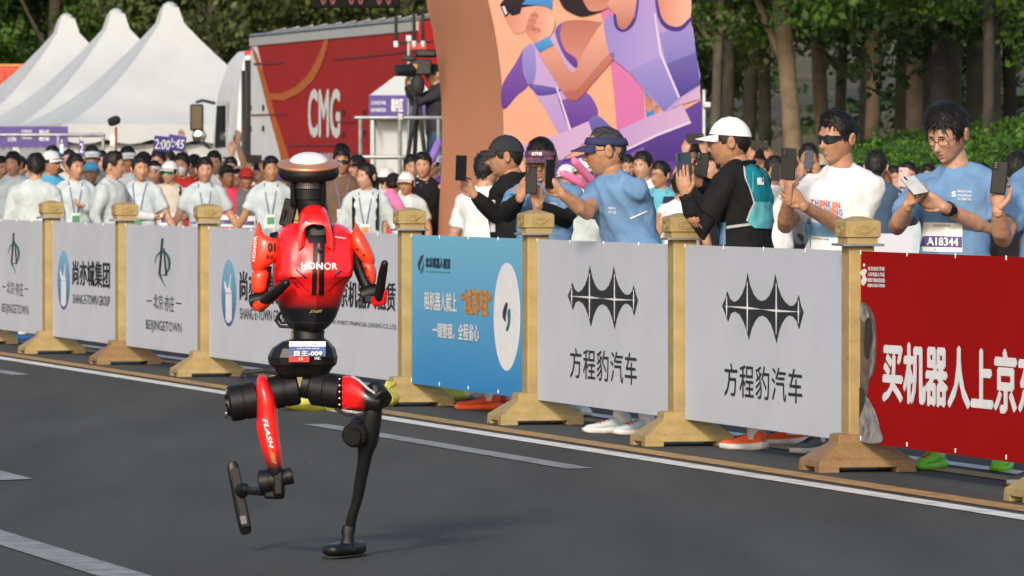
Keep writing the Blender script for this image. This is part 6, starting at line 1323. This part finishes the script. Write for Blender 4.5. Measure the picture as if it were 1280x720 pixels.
# ------------------------------------------------------------------ the crowd
POSE = {
 'down': [dict(wr=(-.25, -.05, .86), f=(.05, -.15, -1), n=(1, 0, 0), thumb=-1, curl=.3), dict(wr=(.25, -.05, .86), f=(-.05, -.15, -1), n=(-1, 0, 0), thumb=1, curl=.3)],
 'link': [dict(wr=(-.40, -.14, .93), f=(-.45, -.2, -.8), n=(.4, .9, 0), thumb=-1, curl=.9), dict(wr=(.40, -.14, .93), f=(.45, -.2, -.8), n=(-.4, .9, 0), thumb=1, curl=.9)],
 'link_r': [dict(wr=(-.24, -.06, .87), f=(.05, -.15, -1), n=(1, 0, 0), thumb=-1, curl=.3), dict(wr=(.40, -.14, .93), f=(.45, -.2, -.8), n=(-.4, .9, 0), thumb=1, curl=.9)],
 'link_l': [dict(wr=(-.40, -.14, .93), f=(-.45, -.2, -.8), n=(.4, .9, 0), thumb=-1, curl=.9), dict(wr=(.24, -.06, .87), f=(-.05, -.15, -1), n=(-1, 0, 0), thumb=1, curl=.3)],
 'chest': [dict(wr=(-.24, -.05, .87), f=(.05, -.15, -1), n=(1, 0, 0), thumb=-1, curl=.3), dict(wr=(.09, -.27, 1.20), f=(-.9, -.1, .25), n=(0, .4, 1), thumb=1, curl=.6)],
 'phone': [dict(wr=(-.07, -.36, 1.46), f=(.15, -.1, 1), n=(.4, .9, 0), thumb=1, curl=.7), dict(wr=(.07, -.36, 1.46), f=(-.15, -.1, 1), n=(-.4, .9, 0), thumb=-1, curl=.7)],
 'raise': [dict(wr=(-.09, -.32, 1.66), f=(.2, -.1, 1), n=(.4, .9, 0), thumb=1, curl=.7), dict(wr=(.09, -.32, 1.66), f=(-.2, -.1, 1), n=(-.4, .9, 0), thumb=-1, curl=.7)],
 'wave': [dict(wr=(-.25, -.05, .86), f=(.05, -.15, -1), n=(1, 0, 0), thumb=-1, curl=.3), dict(wr=(.27, -.12, 1.82), f=(.05, -.1, 1), n=(0, -1, .1), thumb=-1, curl=.15)],
 'wave_l': [dict(wr=(-.27, -.12, 1.82), f=(-.05, -.1, 1), n=(0, -1, .1), thumb=1, curl=.15), dict(wr=(.25, -.05, .86), f=(-.05, -.15, -1), n=(-1, 0, 0), thumb=1, curl=.3)],
 'reach': [dict(wr=(-.25, -.05, .88), f=(.05, -.15, -1), n=(1, 0, 0), thumb=-1, curl=.3), dict(wr=(.16, -.38, 1.10), f=(-.1, -.9, .0), n=(0, .2, 1), thumb=1, curl=.7)],
}
_PR = {}
def proto(pose, hyaw, hpitch, sleeve, fat=1.):
    k = (pose, hyaw, hpitch, sleeve, fat)
    if k not in _PR:
        AR = [dict(a, wr=Vector(a['wr']), f=Vector(a['f']), n=Vector(a['n'])) for a in POSE[pose]]
        _PR[k] = build_body(1., 0., Vector((0, .01, 1.468)), Vector((0, -.02, 1.60)), R(hyaw), R(hpitch), 0., AR, sleeve, .016, None, fat, 1.06, True, (40, 32), False, True, len(_PR) * 1.3)
        _PR[k]['bvh'] = BVHTree.FromPolygons([v.co for v in _PR[k]['shirt'].vertices], [tuple(p.vertices) for p in _PR[k]['shirt'].polygons])
    return _PR[k]
def front_pt(bvh, x, z, lift):
    h = bvh.ray_cast(Vector((x, -1, z)), Vector((0, 1, 0))); return (h[0] if h[0] else Vector((x, -.1, z))) - Vector((0, lift, 0))
_LY = {}
def lanyard_mesh(bvh, key):
    if key in _LY: return _LY[key]
    m = MB()
    for s in (-1, 1):
        P = [Vector((s * .07, -.02, 1.475))] + [front_pt(bvh, s * (.068 - .052 * t), 1.44 - .30 * t, .006) for t in (0, .25, .5, .75, 1)]
        for i in range(len(P) - 1):
            w_ = Vector((.007, 0, 0)); m.add([P[i] - w_, P[i] + w_, P[i + 1] + w_, P[i + 1] - w_], [(0, 1, 2, 3)])
    c = front_pt(bvh, 0, 1.07, .014); b = MB().box(c, (.10, .004, .14)); b2 = MB().box(c + Vector((0, -.004, .005)), (.078, .002, .075)); _LY[key] = (m.mesh('lanyard'), b.mesh('badge', False), b2.mesh('badge_print', False)); return _LY[key]
LYM = mat('lanyard_blue', (.12, .12, .26), .7); BDG = mat('badge_plastic', (.58, .62, .58), .35); BGN = mat('badge_green', (.05, .24, .12), .5); BOR = mat('badge_orange', (.62, .17, .06), .5); MASKM = mat('mask_white', (.68, .68, .68), .8); SGREEN = mat('mirror_green', (.03, .28, .20), .1, .5)
WHT_CAP = cloth('hatwhite', (.66, .66, .66))
def crowd(px, top, Y, label, yaw=0, hyaw=0, pose='down', shirt='pale', sleeve='short', hat=None, hatc=None, hair='short', skin=1, badge=None, specs=None, mask=False, bib=None, fat=1., hpitch=0, group=None, straps=False, zb=0., vest=None, phone_m=None, plabel=None, pants='dark'):
    Xc = (px - 640) * Y / FP; H = CH + (HY - top) * Y / FP - zb; s = H / (1.752 if hat == 'cap' else 1.738)
    cr_ = random.Random(int(px * 13 + top))
    if hyaw == 0 and abs(yaw) < 30: hyaw = cr_.choice((-28, -14, 0, 12, 24)); yaw += cr_.uniform(-10, 10)
    if skin == 1: skin = cr_.choice((0, 1, 1, 1))
    t = thing('person', (Xc, Y, zb), label, 'person', group, rz=R(yaw)); t.scale = (s, s, s); pr = proto(pose, hyaw, hpitch, sleeve, fat)
    obj('body', pr['body'], BODYM(skin), t); obj('shirt', pr['shirt'], CL[shirt] if isinstance(shirt, str) else shirt, t); obj('trousers', pr['trousers'], CL[pants], t); Hm = pr['Hm']
    for sx in (-1, 1): q = obj('shoe', SHOE[0], CL['dark'], t); q.location = (sx * .11, 0, 0); obj('sole', SHOE[1], SOLE, q)
    if hair: obj('hair', hair_mesh(hair, int(px) % 6, False, .42 if hat == 'cap' else 1.545), HAIR, t, M=Hm)
    if hat:
        hm_ = hatc if not isinstance(hatc, str) else CL[hatc]; ps = hat_meshes(hat); h0 = obj('hat', ps[0][1], hm_, t, M=Hm)
        for n_, me in ps[1:]: obj(n_, me, hm_, h0)
    if specs:
        g0 = None
        for n_, me in glasses_meshes('sunglasses' if specs != 'glasses' else 'glasses'):
            o = obj('glasses' if g0 is None else n_, me, (SGREEN if specs == 'green' else GLS) if n_ == 'lens' else BLKP, t if g0 is None else g0, M=Hm if g0 is None else None); g0 = g0 or o
    if mask:
        if 'm' not in _LY:
            mb = MB(); P = np.zeros((17, 9, 3))
            for i in range(17):
                for j in range(9):
                    a = -.95 + 1.9 * i / 16; e = -.95 + .85 * j / 8; pnt = Vector(head_xyz(a, e)); n_ = Vector((math.sin(a), -math.cos(a), 0)); P[i, j] = pnt + n_ * (.008 + .014 * math.cos(a / .95 * 1.57) * math.sin(math.pi * j / 8))
            add_grid(mb, P); _LY['m'] = mb.mesh('mask')
        obj('face_mask', _LY['m'], MASKM, t, M=Hm)
    if badge:
        l, b, c = lanyard_mesh(pr['bvh'], (pose, sleeve, fat)); lo = obj('lanyard', l, LYM, t); bo = obj('badge', b, BDG, lo); obj('badge_print', c, BGN if badge == 'green' else BOR, bo)
    if bib:
        k = ('bib', pose, sleeve, fat)
        if k not in _LY:
            vs = [front_pt(pr['bvh'], -.11 + .22 * i / 6, 1.02 + .14 * j / 4, .007) for i in range(7) for j in range(5)]; _LY[k] = MB().add(vs, [(i * 5 + j, (i + 1) * 5 + j, (i + 1) * 5 + j + 1, i * 5 + j + 1) for i in range(6) for j in range(4)]).mesh('bib')
        bo = obj('race_bib', _LY[k], WHD, t)
        if k + ('n',) not in _LY:
            vs = [front_pt(pr['bvh'], -.095 + .19 * i / 6, 1.05 + .05 * j / 2, .011) for i in range(7) for j in range(3)]; _LY[k + ('n',)] = MB().add(vs, [(i * 3 + j, (i + 1) * 3 + j, (i + 1) * 3 + j + 1, i * 3 + j + 1) for i in range(6) for j in range(2)]).mesh('bib_band')
        obj('bib_band', _LY[k + ('n',)], _M['bib_purple'], bo)
    if straps:
        for sx in (-1, 1):
            P = [Vector((sx * .10, .06, 1.43)), Vector((sx * .11, -.02, 1.452))] + [front_pt(pr['bvh'], sx * .115, z, .008) for z in (1.38, 1.28, 1.18, 1.08)]; m = MB()
            for i in range(len(P) - 1): w_ = Vector((.018, 0, 0)); m.add([P[i] - w_, P[i] + w_, P[i + 1] + w_, P[i + 1] - w_], [(0, 1, 2, 3)])
            m.build('strap', CL['black'], t)
    if vest:
        k = ('vest', pose, sleeve, fat)
        m = MB()
        for sx in (-1, 1):
            vs = [front_pt(pr['bvh'], sx * (.05 + .10 * i / 4 - .04 * j / 8 * (1 - i / 4)), 1.40 - .42 * j / 8, .010) for i in range(5) for j in range(9)]; m.add(vs, [(i * 9 + j, (i + 1) * 9 + j, (i + 1) * 9 + j + 1, i * 9 + j + 1) for i in range(4) for j in range(8)])
        m.build('vest', CL[vest], t)
    if pose in ('phone', 'raise') and plabel:
        z = {'phone': 1.60, 'raise': 1.80}[pose]; M = Matrix.Translation(t.location) @ Matrix.Rotation(R(yaw), 4, 'Z') @ Matrix.Scale(s, 4); q = M @ Vector((0, -.40, z))
        o = thing('phone', q, plabel, 'phone', 'phones held up by the spectators'); o.rotation_euler = (0, R(90) if pose == 'raise' else R(4), R(yaw)); MB().box((0, 0, 0), (.076, .009, .155)).build('case', phone_m or PHB, o, bevel=.004); MB().lathe([(.001, 0), (.009, .001), (.008, .004), (.001, .005)], (-.02, -.005, .05), 10, Matrix.Rotation(R(90), 3, 'X')).build('camera_lens', LENS, o)
    return t
V_ = 'volunteers in pale blue with lanyards'; C_ = 'runners and spectators behind the guardrail'
# front row on the left, from the left edge
crowd(44, 192, 57, 'man in pale hooded jacket seen from behind at the far left', 168, 25, 'down', 'palegrey', 'long', fat=1.12, group=V_)
crowd(17, 190, 66, 'dark haired person facing us left of the pale hooded back', 4, 0, 'down', 'pale', group=C_)
crowd(62, 186, 64, 'man in white cap turned right, wearing a bright blue top', 35, 20, 'down', 'skyb', 'none', 'cap', WHT_CAP, group=C_, skin=0)
crowd(94, 193, 61, 'volunteer with hand on his chest and green badge, left of second post', 0, 0, 'chest', 'pale', 'long', badge='green', group=V_)
crowd(114, 200, 68, 'runner in bright cyan cap peeking between two volunteers', -8, 0, 'down', 'navy', hat='cap', hatc='skyb', group=C_)
crowd(140, 190, 58, 'stout volunteer in grey jacket turned right with a phone in hand', 70, 10, 'reach', 'palegrey', 'long', fat=1.15, group=V_)
crowd(176, 195, 60, 'volunteer with short dark hair and green badge right of second post', 0, 0, 'link_r', 'pale', badge='green', group=V_)
crowd(256, 197, 61, 'volunteer with lanyard standing above the third full post', 0, 0, 'link', 'pale', badge='green', group=V_)
crowd(339, 196, 61, 'volunteer with green badge just left of the robot antenna', 0, 10, 'link_l', 'pale', badge='green', group=V_)
# second row and behind, left
crowd(1, 196, 68, 'dark haired runner cut by the left picture edge', 0, 0, 'down', 'dark', group=C_)
crowd(25, 196, 72, 'waving runner behind the far left volunteers', 0, 0, 'wave_l', 'cyan', group=C_)
crowd(66, 183, 74, 'runner in light blue visor behind the white cap', 0, 0, 'down', 'dark', hat='visor', hatc='skyb', group=C_)
crowd(87, 188, 73, 'runner with pale pink headband behind the volunteer with raised hand', 0, 0, 'down', 'cream', hat='headband', hatc=cloth('palepink', (.6, .42, .42)), group=C_)
crowd(115, 183, 73, 'runner in black cap with pale rim behind the cyan cap', 0, 0, 'down', 'grey', hat='visor', hatc='palegrey', group=C_)
crowd(126, 189, 78, 'dark haired head just left of the stout volunteer', 10, 0, 'down', 'black', group=C_)
crowd(160, 184, 66, 'runner in white visor and pale tee with black straps', 0, 0, 'down', 'pale', hat='visor', hatc=WHT_CAP, straps=True, group=C_)
crowd(179, 187, 72, 'runner in dark cap behind the volunteer right of second post', 0, 0, 'down', 'dark', hat='cap', hatc='black', group=C_)
crowd(193, 202, 66, 'woman with white headband between the two middle volunteers', 0, 0, 'down', 'palegrey', hat='headband', hatc=WHT_CAP, group=C_)
crowd(212, 199, 64, 'runner in white cap and green mirrored sunglasses, cream vest', 0, 0, 'reach', 'cream', hat='cap', hatc=WHT_CAP, specs='green', straps=True, bib=True, group=C_)
crowd(198, 188, 72, 'runner holding up the purple time sign, left one', 0, 0, 'wave', 'dark', group=C_)
crowd(210, 188, 75, 'dark haired runner right under the purple time sign', 0, 0, 'down', 'navy', group=C_)
crowd(228, 192, 66, 'runner in white face mask and red top', 0, 0, 'down', 'red', mask=True, group=C_)
crowd(243, 194, 68, 'runner in black visor left of the tall volunteer', 0, 0, 'down', 'red', hat='visor', hatc='black', group=C_)
crowd(268, 189, 70, 'dark haired runner behind the volunteer at the third full post', -10, 0, 'wave', 'white', group=C_)
crowd(284, 207, 66, 'man in bright pink tee with white race bib', 0, 0, 'down', 'pink', bib=True, skin=2, hat='headband', hatc='black', group=C_)
crowd(288, 197, 73, 'dark head directly behind the man in bright pink', 0, 0, 'down', 'dark', group=C_)
crowd(297, 212, 68, 'face with white headband between pink tee and red cap', 0, 0, 'down', 'grey', hat='headband', hatc=WHT_CAP, group=C_)
crowd(308, 208, 66, 'runner in red cap with race bib left of the last volunteer', 0, 0, 'down', 'grey', hat='cap', hatc='red', bib=True, group=C_)
crowd(326, 205, 67, 'runner raising a phone behind the volunteer near the robot', -6, 0, 'raise', 'black', group=C_, plabel='phone raised above the crowd left of the robot antenna')
crowd(318, 200, 74, 'waving runner left of the robot antenna', 0, 0, 'wave_l', 'cream', group=C_)
crowd(354, 212, 66, 'runner in pink half hidden by the robot antenna', 0, 0, 'down', 'pink', group=C_, hat='visor', hatc='purple')
crowd(370, 203, 70, 'dark haired runner hidden behind the robot head', 0, 0, 'down', 'grey', group=C_)
crowd(150, 197, 76, 'dark haired head right of the stout volunteer', 0, 0, 'down', 'white', group=C_)
crowd(104, 199, 74, 'head between the raised-hand volunteer and the cyan cap', 0, 0, 'down', 'cream', group=C_)
crowd(49, 194, 75, 'head behind the pale hooded back', 0, 0, 'down', 'dark', group=C_)
crowd(272, 203, 74, 'capped head right of the tall volunteer', 0, 0, 'down', 'black', hat='cap', hatc='black', group=C_)
crowd(333, 203, 78, 'dark head behind the volunteer near the robot', 0, 0, 'down', 'white', group=C_)
crowd(402, 206, 70, 'runner hidden behind the robot neck', 0, 0, 'down', 'dark', group=C_)
# right of the robot
crowd(427, 186, 61, 'man in sunglasses and brown jacket with orange badge', 4, -6, 'down', 'brown', 'long', specs='sunglasses', badge='orange', group=C_, skin=0)
crowd(428, 180, 70, 'brown haired head right behind the man in brown jacket', 0, 0, 'down', 'dark', group=C_, skin=0)
crowd(447, 191, 64, 'man in black cap behind the woman volunteer', -20, -20, 'down', 'grey', hat='cap', hatc='black', group=C_)
crowd(458, 204, 55, 'woman volunteer in pale jacket looking left, orange badge and shoulder strap', -4, -35, 'link_r', 'palegrey', 'long', hair='woman', badge='orange', straps=True, group=V_)
crowd(482, 207, 63, 'person in white cap turned away beside the woman volunteer', 150, 0, 'down', 'white', hat='cap', hatc=WHT_CAP, group=C_)
crowd(491, 214, 61, 'person in black and white cap bending beside the pink stick', 150, 20, 'down', 'pink', hat='cap', hatc='black', group=C_)
crowd(508, 213, 60, 'woman in white cap with lanyard left of the man in black suit', -8, -5, 'down', 'pale', hat='cap', hatc=WHT_CAP, hair='woman', group=C_)
crowd(515, 194, 64, 'man peeking out behind the man in black suit', -6, 0, 'down', 'white', group=C_)
s_ = crowd(530, 191, 60.6, 'man in black suit and white shirt with dark tie at the arch', -18, 8, 'down', 'black', 'long', group=C_)
pr = proto('down', 8, 0, 'long'); 
MB().add([front_pt(pr['bvh'], x, z, .008) for x, z in ((-.055, 1.44), (.055, 1.44), (.0, 1.18))], [(0, 1, 2)]).build('white_shirt_front', CL['white'], s_); MB().add([front_pt(pr['bvh'], x, z, .012) for x, z in ((-.018, 1.43), (.018, 1.43), (.022, 1.25), (0, 1.2), (-.022, 1.25))], [(0, 1, 2, 3, 4)]).build('tie', CL['navy'], s_)
crowd(541, 190, 66, 'white capped person half hidden by the arch side', 0, 0, 'down', 'purple', hat='cap', hatc=WHT_CAP, group=C_)
# behind the near runners
crowd(607, 190, 42.5, 'person in white tee half hidden by the man in black cap', 150, 0, 'down', 'white', fat=1.05, group=C_)
crowd(709, 203, 52, 'person in white cap behind the man in patterned visor', -10, 0, 'down', 'white', hat='cap', hatc=WHT_CAP, group=C_)
crowd(729, 195, 50, 'woman in white cap behind the pink sticks', 5, -10, 'reach', 'palegrey', 'long', 'cap', WHT_CAP, hair='woman', group=C_)
crowd(784, 194, 58, 'dark head directly behind the man in navy visor', 0, 0, 'down', 'dark', group=C_)
crowd(804, 190, 56, 'man in white shirt right of the outstretched man', -14, -15, 'down', 'white', 'long', group=C_)
crowd(823, 184, 60, 'dark haired person seen from behind in front of the arch', 175, 0, 'down', 'dark', group=C_)
crowd(826, 202, 55, 'man with glasses in cyan shirt and navy vest', -8, 0, 'down', 'cyan', vest='navy', specs='glasses', badge='orange', group=C_)
crowd(842, 193, 60, 'person in white and black cap right of the bespectacled man', 0, 0, 'down', 'white', hat='cap', hatc=WHT_CAP, group=C_)
crowd(852, 214, 47, 'person in white sleeveless top below the dark blue phone', 160, 0, 'down', 'white', 'none', group=C_)
crowd(869, 181, 58, 'person filming overhead with both arms, at the arch edge', -6, 0, 'raise', 'navy', group=C_, plabel='dark phone held sideways above the crowd at the arch edge')
crowd(893, 190, 52, 'dark haired man in black behind the white cap brim', -20, -25, 'down', 'black', group=C_)
crowd(905, 205, 56, 'head hidden behind the man with teal vest', 0, 0, 'down', 'grey', group=C_)
crowd(950, 189, 58, 'person holding a phone sideways right of the teal vest', 6, 0, 'raise', 'cream', group=C_, plabel='phone held sideways right of the white cap')
crowd(968, 196, 54, 'person photographing behind the phone of the man in white tee', -4, 0, 'phone', 'white', group=C_, plabel='phone behind the hands of the man in white tee')
crowd(1011, 180, 55, 'photographer with raised camera left of the man in sunglasses', -10, 0, 'phone', 'grey', 'long', group=C_, plabel='dark camera phone left of the man in sunglasses', phone_m=PHBL)
crowd(1024, 190, 60, 'person in beige cap behind the man in white tee', 170, 0, 'down', 'grey', hat='cap', hatc='beige', group=C_)
crowd(1000, 203, 58, 'dark haired runner between the teal vest and white tee', 0, 0, 'down', 'navy', group=C_)
crowd(1095, 189, 48, 'dark haired person in denim jacket seen from behind', 172, 0, 'phone', 'denim', 'long', group=C_)
crowd(1136, 203, 52, 'woman in pale blue jacket photographing with a pink phone', -8, 0, 'phone', 'pale', 'long', hair='woman', group=C_, phone_m=PHP, plabel='pale pink phone held up left of the tall man')
crowd(1118, 208, 58, 'person in black behind the woman with pink phone', 0, 0, 'down', 'black', group=C_)
crowd(1075, 205, 60, 'person hidden behind the shoulder of the man in white tee', 0, 0, 'down', 'white', group=C_)
crowd(1271, 191, 41, 'man in black jacket seen from behind at the right edge', 168, 0, 'down', 'black', 'long', group=C_)
crowd(1160, 206, 60, 'dark head behind the tall man with glasses', 0, 0, 'down', 'cream', group=C_)
crowd(1228, 205, 58, 'dark head between the tall man and the right edge', 0, 0, 'down', 'grey', group=C_)
# camera operator standing on the platform
crowd(545, 78, 82.9, 'camera operator in dark jacket and jeans standing on the platform', -75, 0, 'phone', 'dark', 'long', group=None, zb=1.05, hat='cap', hatc='black', pants='denim')
# ------------------------------------------------------------------ small things among the crowd
def stick(name, a, b, r, m, label):
    t = thing(name, (a + b) / 2, label, 'inflatable stick', 'inflatable cheering sticks'); d = b - a; P = [a + d * s - t.location for s in (0, .03, .12, .5, .88, .97, 1)]
    MB().tube(P, [r * q for q in (.5, .85, 1, 1.03, 1, .85, .5)], 14).build('tube', m, t); MB().tube([P[0], P[0] - d.normalized() * .03], [r * .25, r * .12], 8).build('valve', m, t)
SPK = mat('stick_pink', (.75, .18, .36), .3, var=.05, coat=.3); SPU = mat('stick_purple', (.28, .15, .55), .3, var=.05, coat=.3)
stick('inflatable_stick', at(716, 199, 46), at(746, 233, 46.2), .030, SPK, 'upper pink inflatable stick left of the navy visor'); stick('inflatable_stick', at(702, 216, 46.3), at(745, 238, 46.4), .032, SPK, 'lower pink inflatable stick left of the navy visor')
stick('inflatable_stick', at(486, 240, 56), at(503, 268, 55.8), .055, SPK, 'pink inflatable stick beside the woman volunteer'); stick('inflatable_stick', at(538, 203, 63), at(549, 176, 63.1), .04, SPU, 'purple inflatable stick at the arch side')
# purple time signs
def sign(px, py, Y, w_, h_, texts, label, ry=0., rz=0.):
    t = thing('time_sign', at(px, py, Y), label, 'sign', 'purple pace signs'); t.rotation_euler = (0, R(ry), R(rz)); MB().box((0, 0, 0), (w_, .02, h_)).build('board', mat('sign_purple', (.06, .04, .26), .5), t, bevel=.006)
    for s, x0, x1, z0, z1 in texts: text_quad('lettering', s, WHT, t, [Vector((x0, -.012, z0)), Vector((x1, -.012, z0)), Vector((x0, -.012, z1)), Vector((x1, -.012, z1))], Vector((0, -1, 0)), .02, off=.003)
sign(203, 180, 71, .19, .17, [('2:00', -.085, .085, -.06, .05)], 'left purple pace sign reading 2:00 above the crowd', 6, 8); sign(221, 179, 71.3, .2, .17, [('2:45', -.09, .09, -.05, .05)], 'right purple pace sign reading 2:45 above the crowd', 10, -14)
sign(1266, 249, 38, .12, .22, [('2:45', -.055, .055, -.02, .06)], 'purple pace sign near the right edge of the picture', 25, 20)
def flag(px, y0, y1, Y, label, s):
    a = at(px, y1, Y); t = thing('pace_flag', (a.x, a.y, 0), label, 'flag', 'narrow purple flags'); z0, z1 = at(px, y1, Y).z, at(px, y0, Y).z; MB().tube([(0, .02, 0), (0, .02, z1 + .04)], .008, 6).build('pole', POLE, t); MB().box((.0, 0, (z0 + z1) / 2), (.075, .012, z1 - z0), None, 0, .6).build('cloth', _M['sign_purple'], t); text_quad('lettering', s, WHT, t, [Vector((-.022, 0, z0 + .05)), Vector((.022, 0, z0 + .05)), Vector((-.022, 0, z0 + .16)), Vector((.022, 0, z0 + .16))], Vector((0, -1, 0)), .02, off=.009)
flag(102, 176, 196, 76, 'narrow purple flag behind the volunteers, beside the rail post', '2'); flag(77, 179, 197, 76, 'narrow purple flag left of the pink headband', '1')
# furry boom microphone
a = at(143, 150, 88); t = thing('boom_microphone', (a.x, a.y, 0), 'black furry boom microphone rising above the crowd', 'microphone'); MB().tube([(.02, 0, 0), (.02, 0, at(146, 190, 88).z), at(145, 160, 88) - t.location], .018, 8).build('pole', mat('pole_rust', (.25, .07, .03), .6), t); b_ = MB().lathe([(.03, -.09), (.055, -.07), (.065, 0), (.055, .06), (.02, .085)], at(143, 151, 88) - t.location, 14, Matrix.Rotation(R(70), 3, 'Y'))
b_.build('fur_cover', mat('fur_black', (.012, .012, .012), .9, bump=.6, bscale=150), t); MB().box(at(141, 175, 88) - t.location, (.075, .012, .17)).build('tally_card', POLE, t, bevel=.004)
# bags left on the ground behind the guardrail
def bag(px, py, label, m, sx=.2, sz=.12, seed=1, rz=0.):
    p = gnd(px, py); t = thing('plastic_bag', p, label, 'bag', 'plastic bags behind the guardrail'); mb = MB(); rg = []
    for k in range(9):
        s = k / 8; rr = math.sin(math.pi * (.12 + .80 * s)) ** .6; rg.append([Vector((sx * rr * math.cos(q) * (1 + .25 * noise.noise(Vector((math.cos(q) * 2, math.sin(q) * 2, s * 3 + seed)))), .14 * rr * math.sin(q) * (1 + .25 * noise.noise(Vector((math.cos(q) * 2.5, s * 3, seed)))), sz * s * (1 + .3 * noise.noise(Vector((math.cos(q) * 3, math.sin(q) * 3, seed * 2)))))) for q in [2 * math.pi * i / 18 for i in range(18)]])
    mb.rings(rg).build('sack', m, t, angle=25); mb = MB(); mb.tube([(0, 0, sz * .95), (.02, .0, sz * 1.2), (.05, .01, sz * 1.25)], [.02, .03, .012], 7).build('knot', m, t)
BY = mat('bag_yellow', (.62, .62, .12), .35, var=.1, transl=.3); BW = mat('bag_clear', (.55, .56, .55), .25, var=.1, transl=.3)
bag(398, 513, 'yellow plastic bag on the ground behind the robot legs', BY, .26, .10, 1); bag(482, 508, 'crumpled yellow bag left of the post beside the blue banner', BY, .09, .11, 2); bag(556, 502, 'pale yellow bag under the left part of the blue banner', BY, .16, .10, 3); bag(578, 500, 'clear plastic bag next to the red shoes', BW, .16, .11, 4)
p = gnd(30, 424); t = thing('blue_mat', p, 'blue mat on the road under the leftmost banner', 'mat'); MB().rings([[Vector((-.5, -.9, .004)), Vector((.5, -.9, .004)), Vector((.5, .9, .004)), Vector((-.5, .9, .004))], [Vector((-.48, -.88, .02)), Vector((.48, -.88, .02)), Vector((.48, .88, .02)), Vector((-.48, .88, .02))]]).build('sheet', mat('mat_blue', (.02, .14, .36), .7), t)
bpy.data.scenes.remove(TMP)
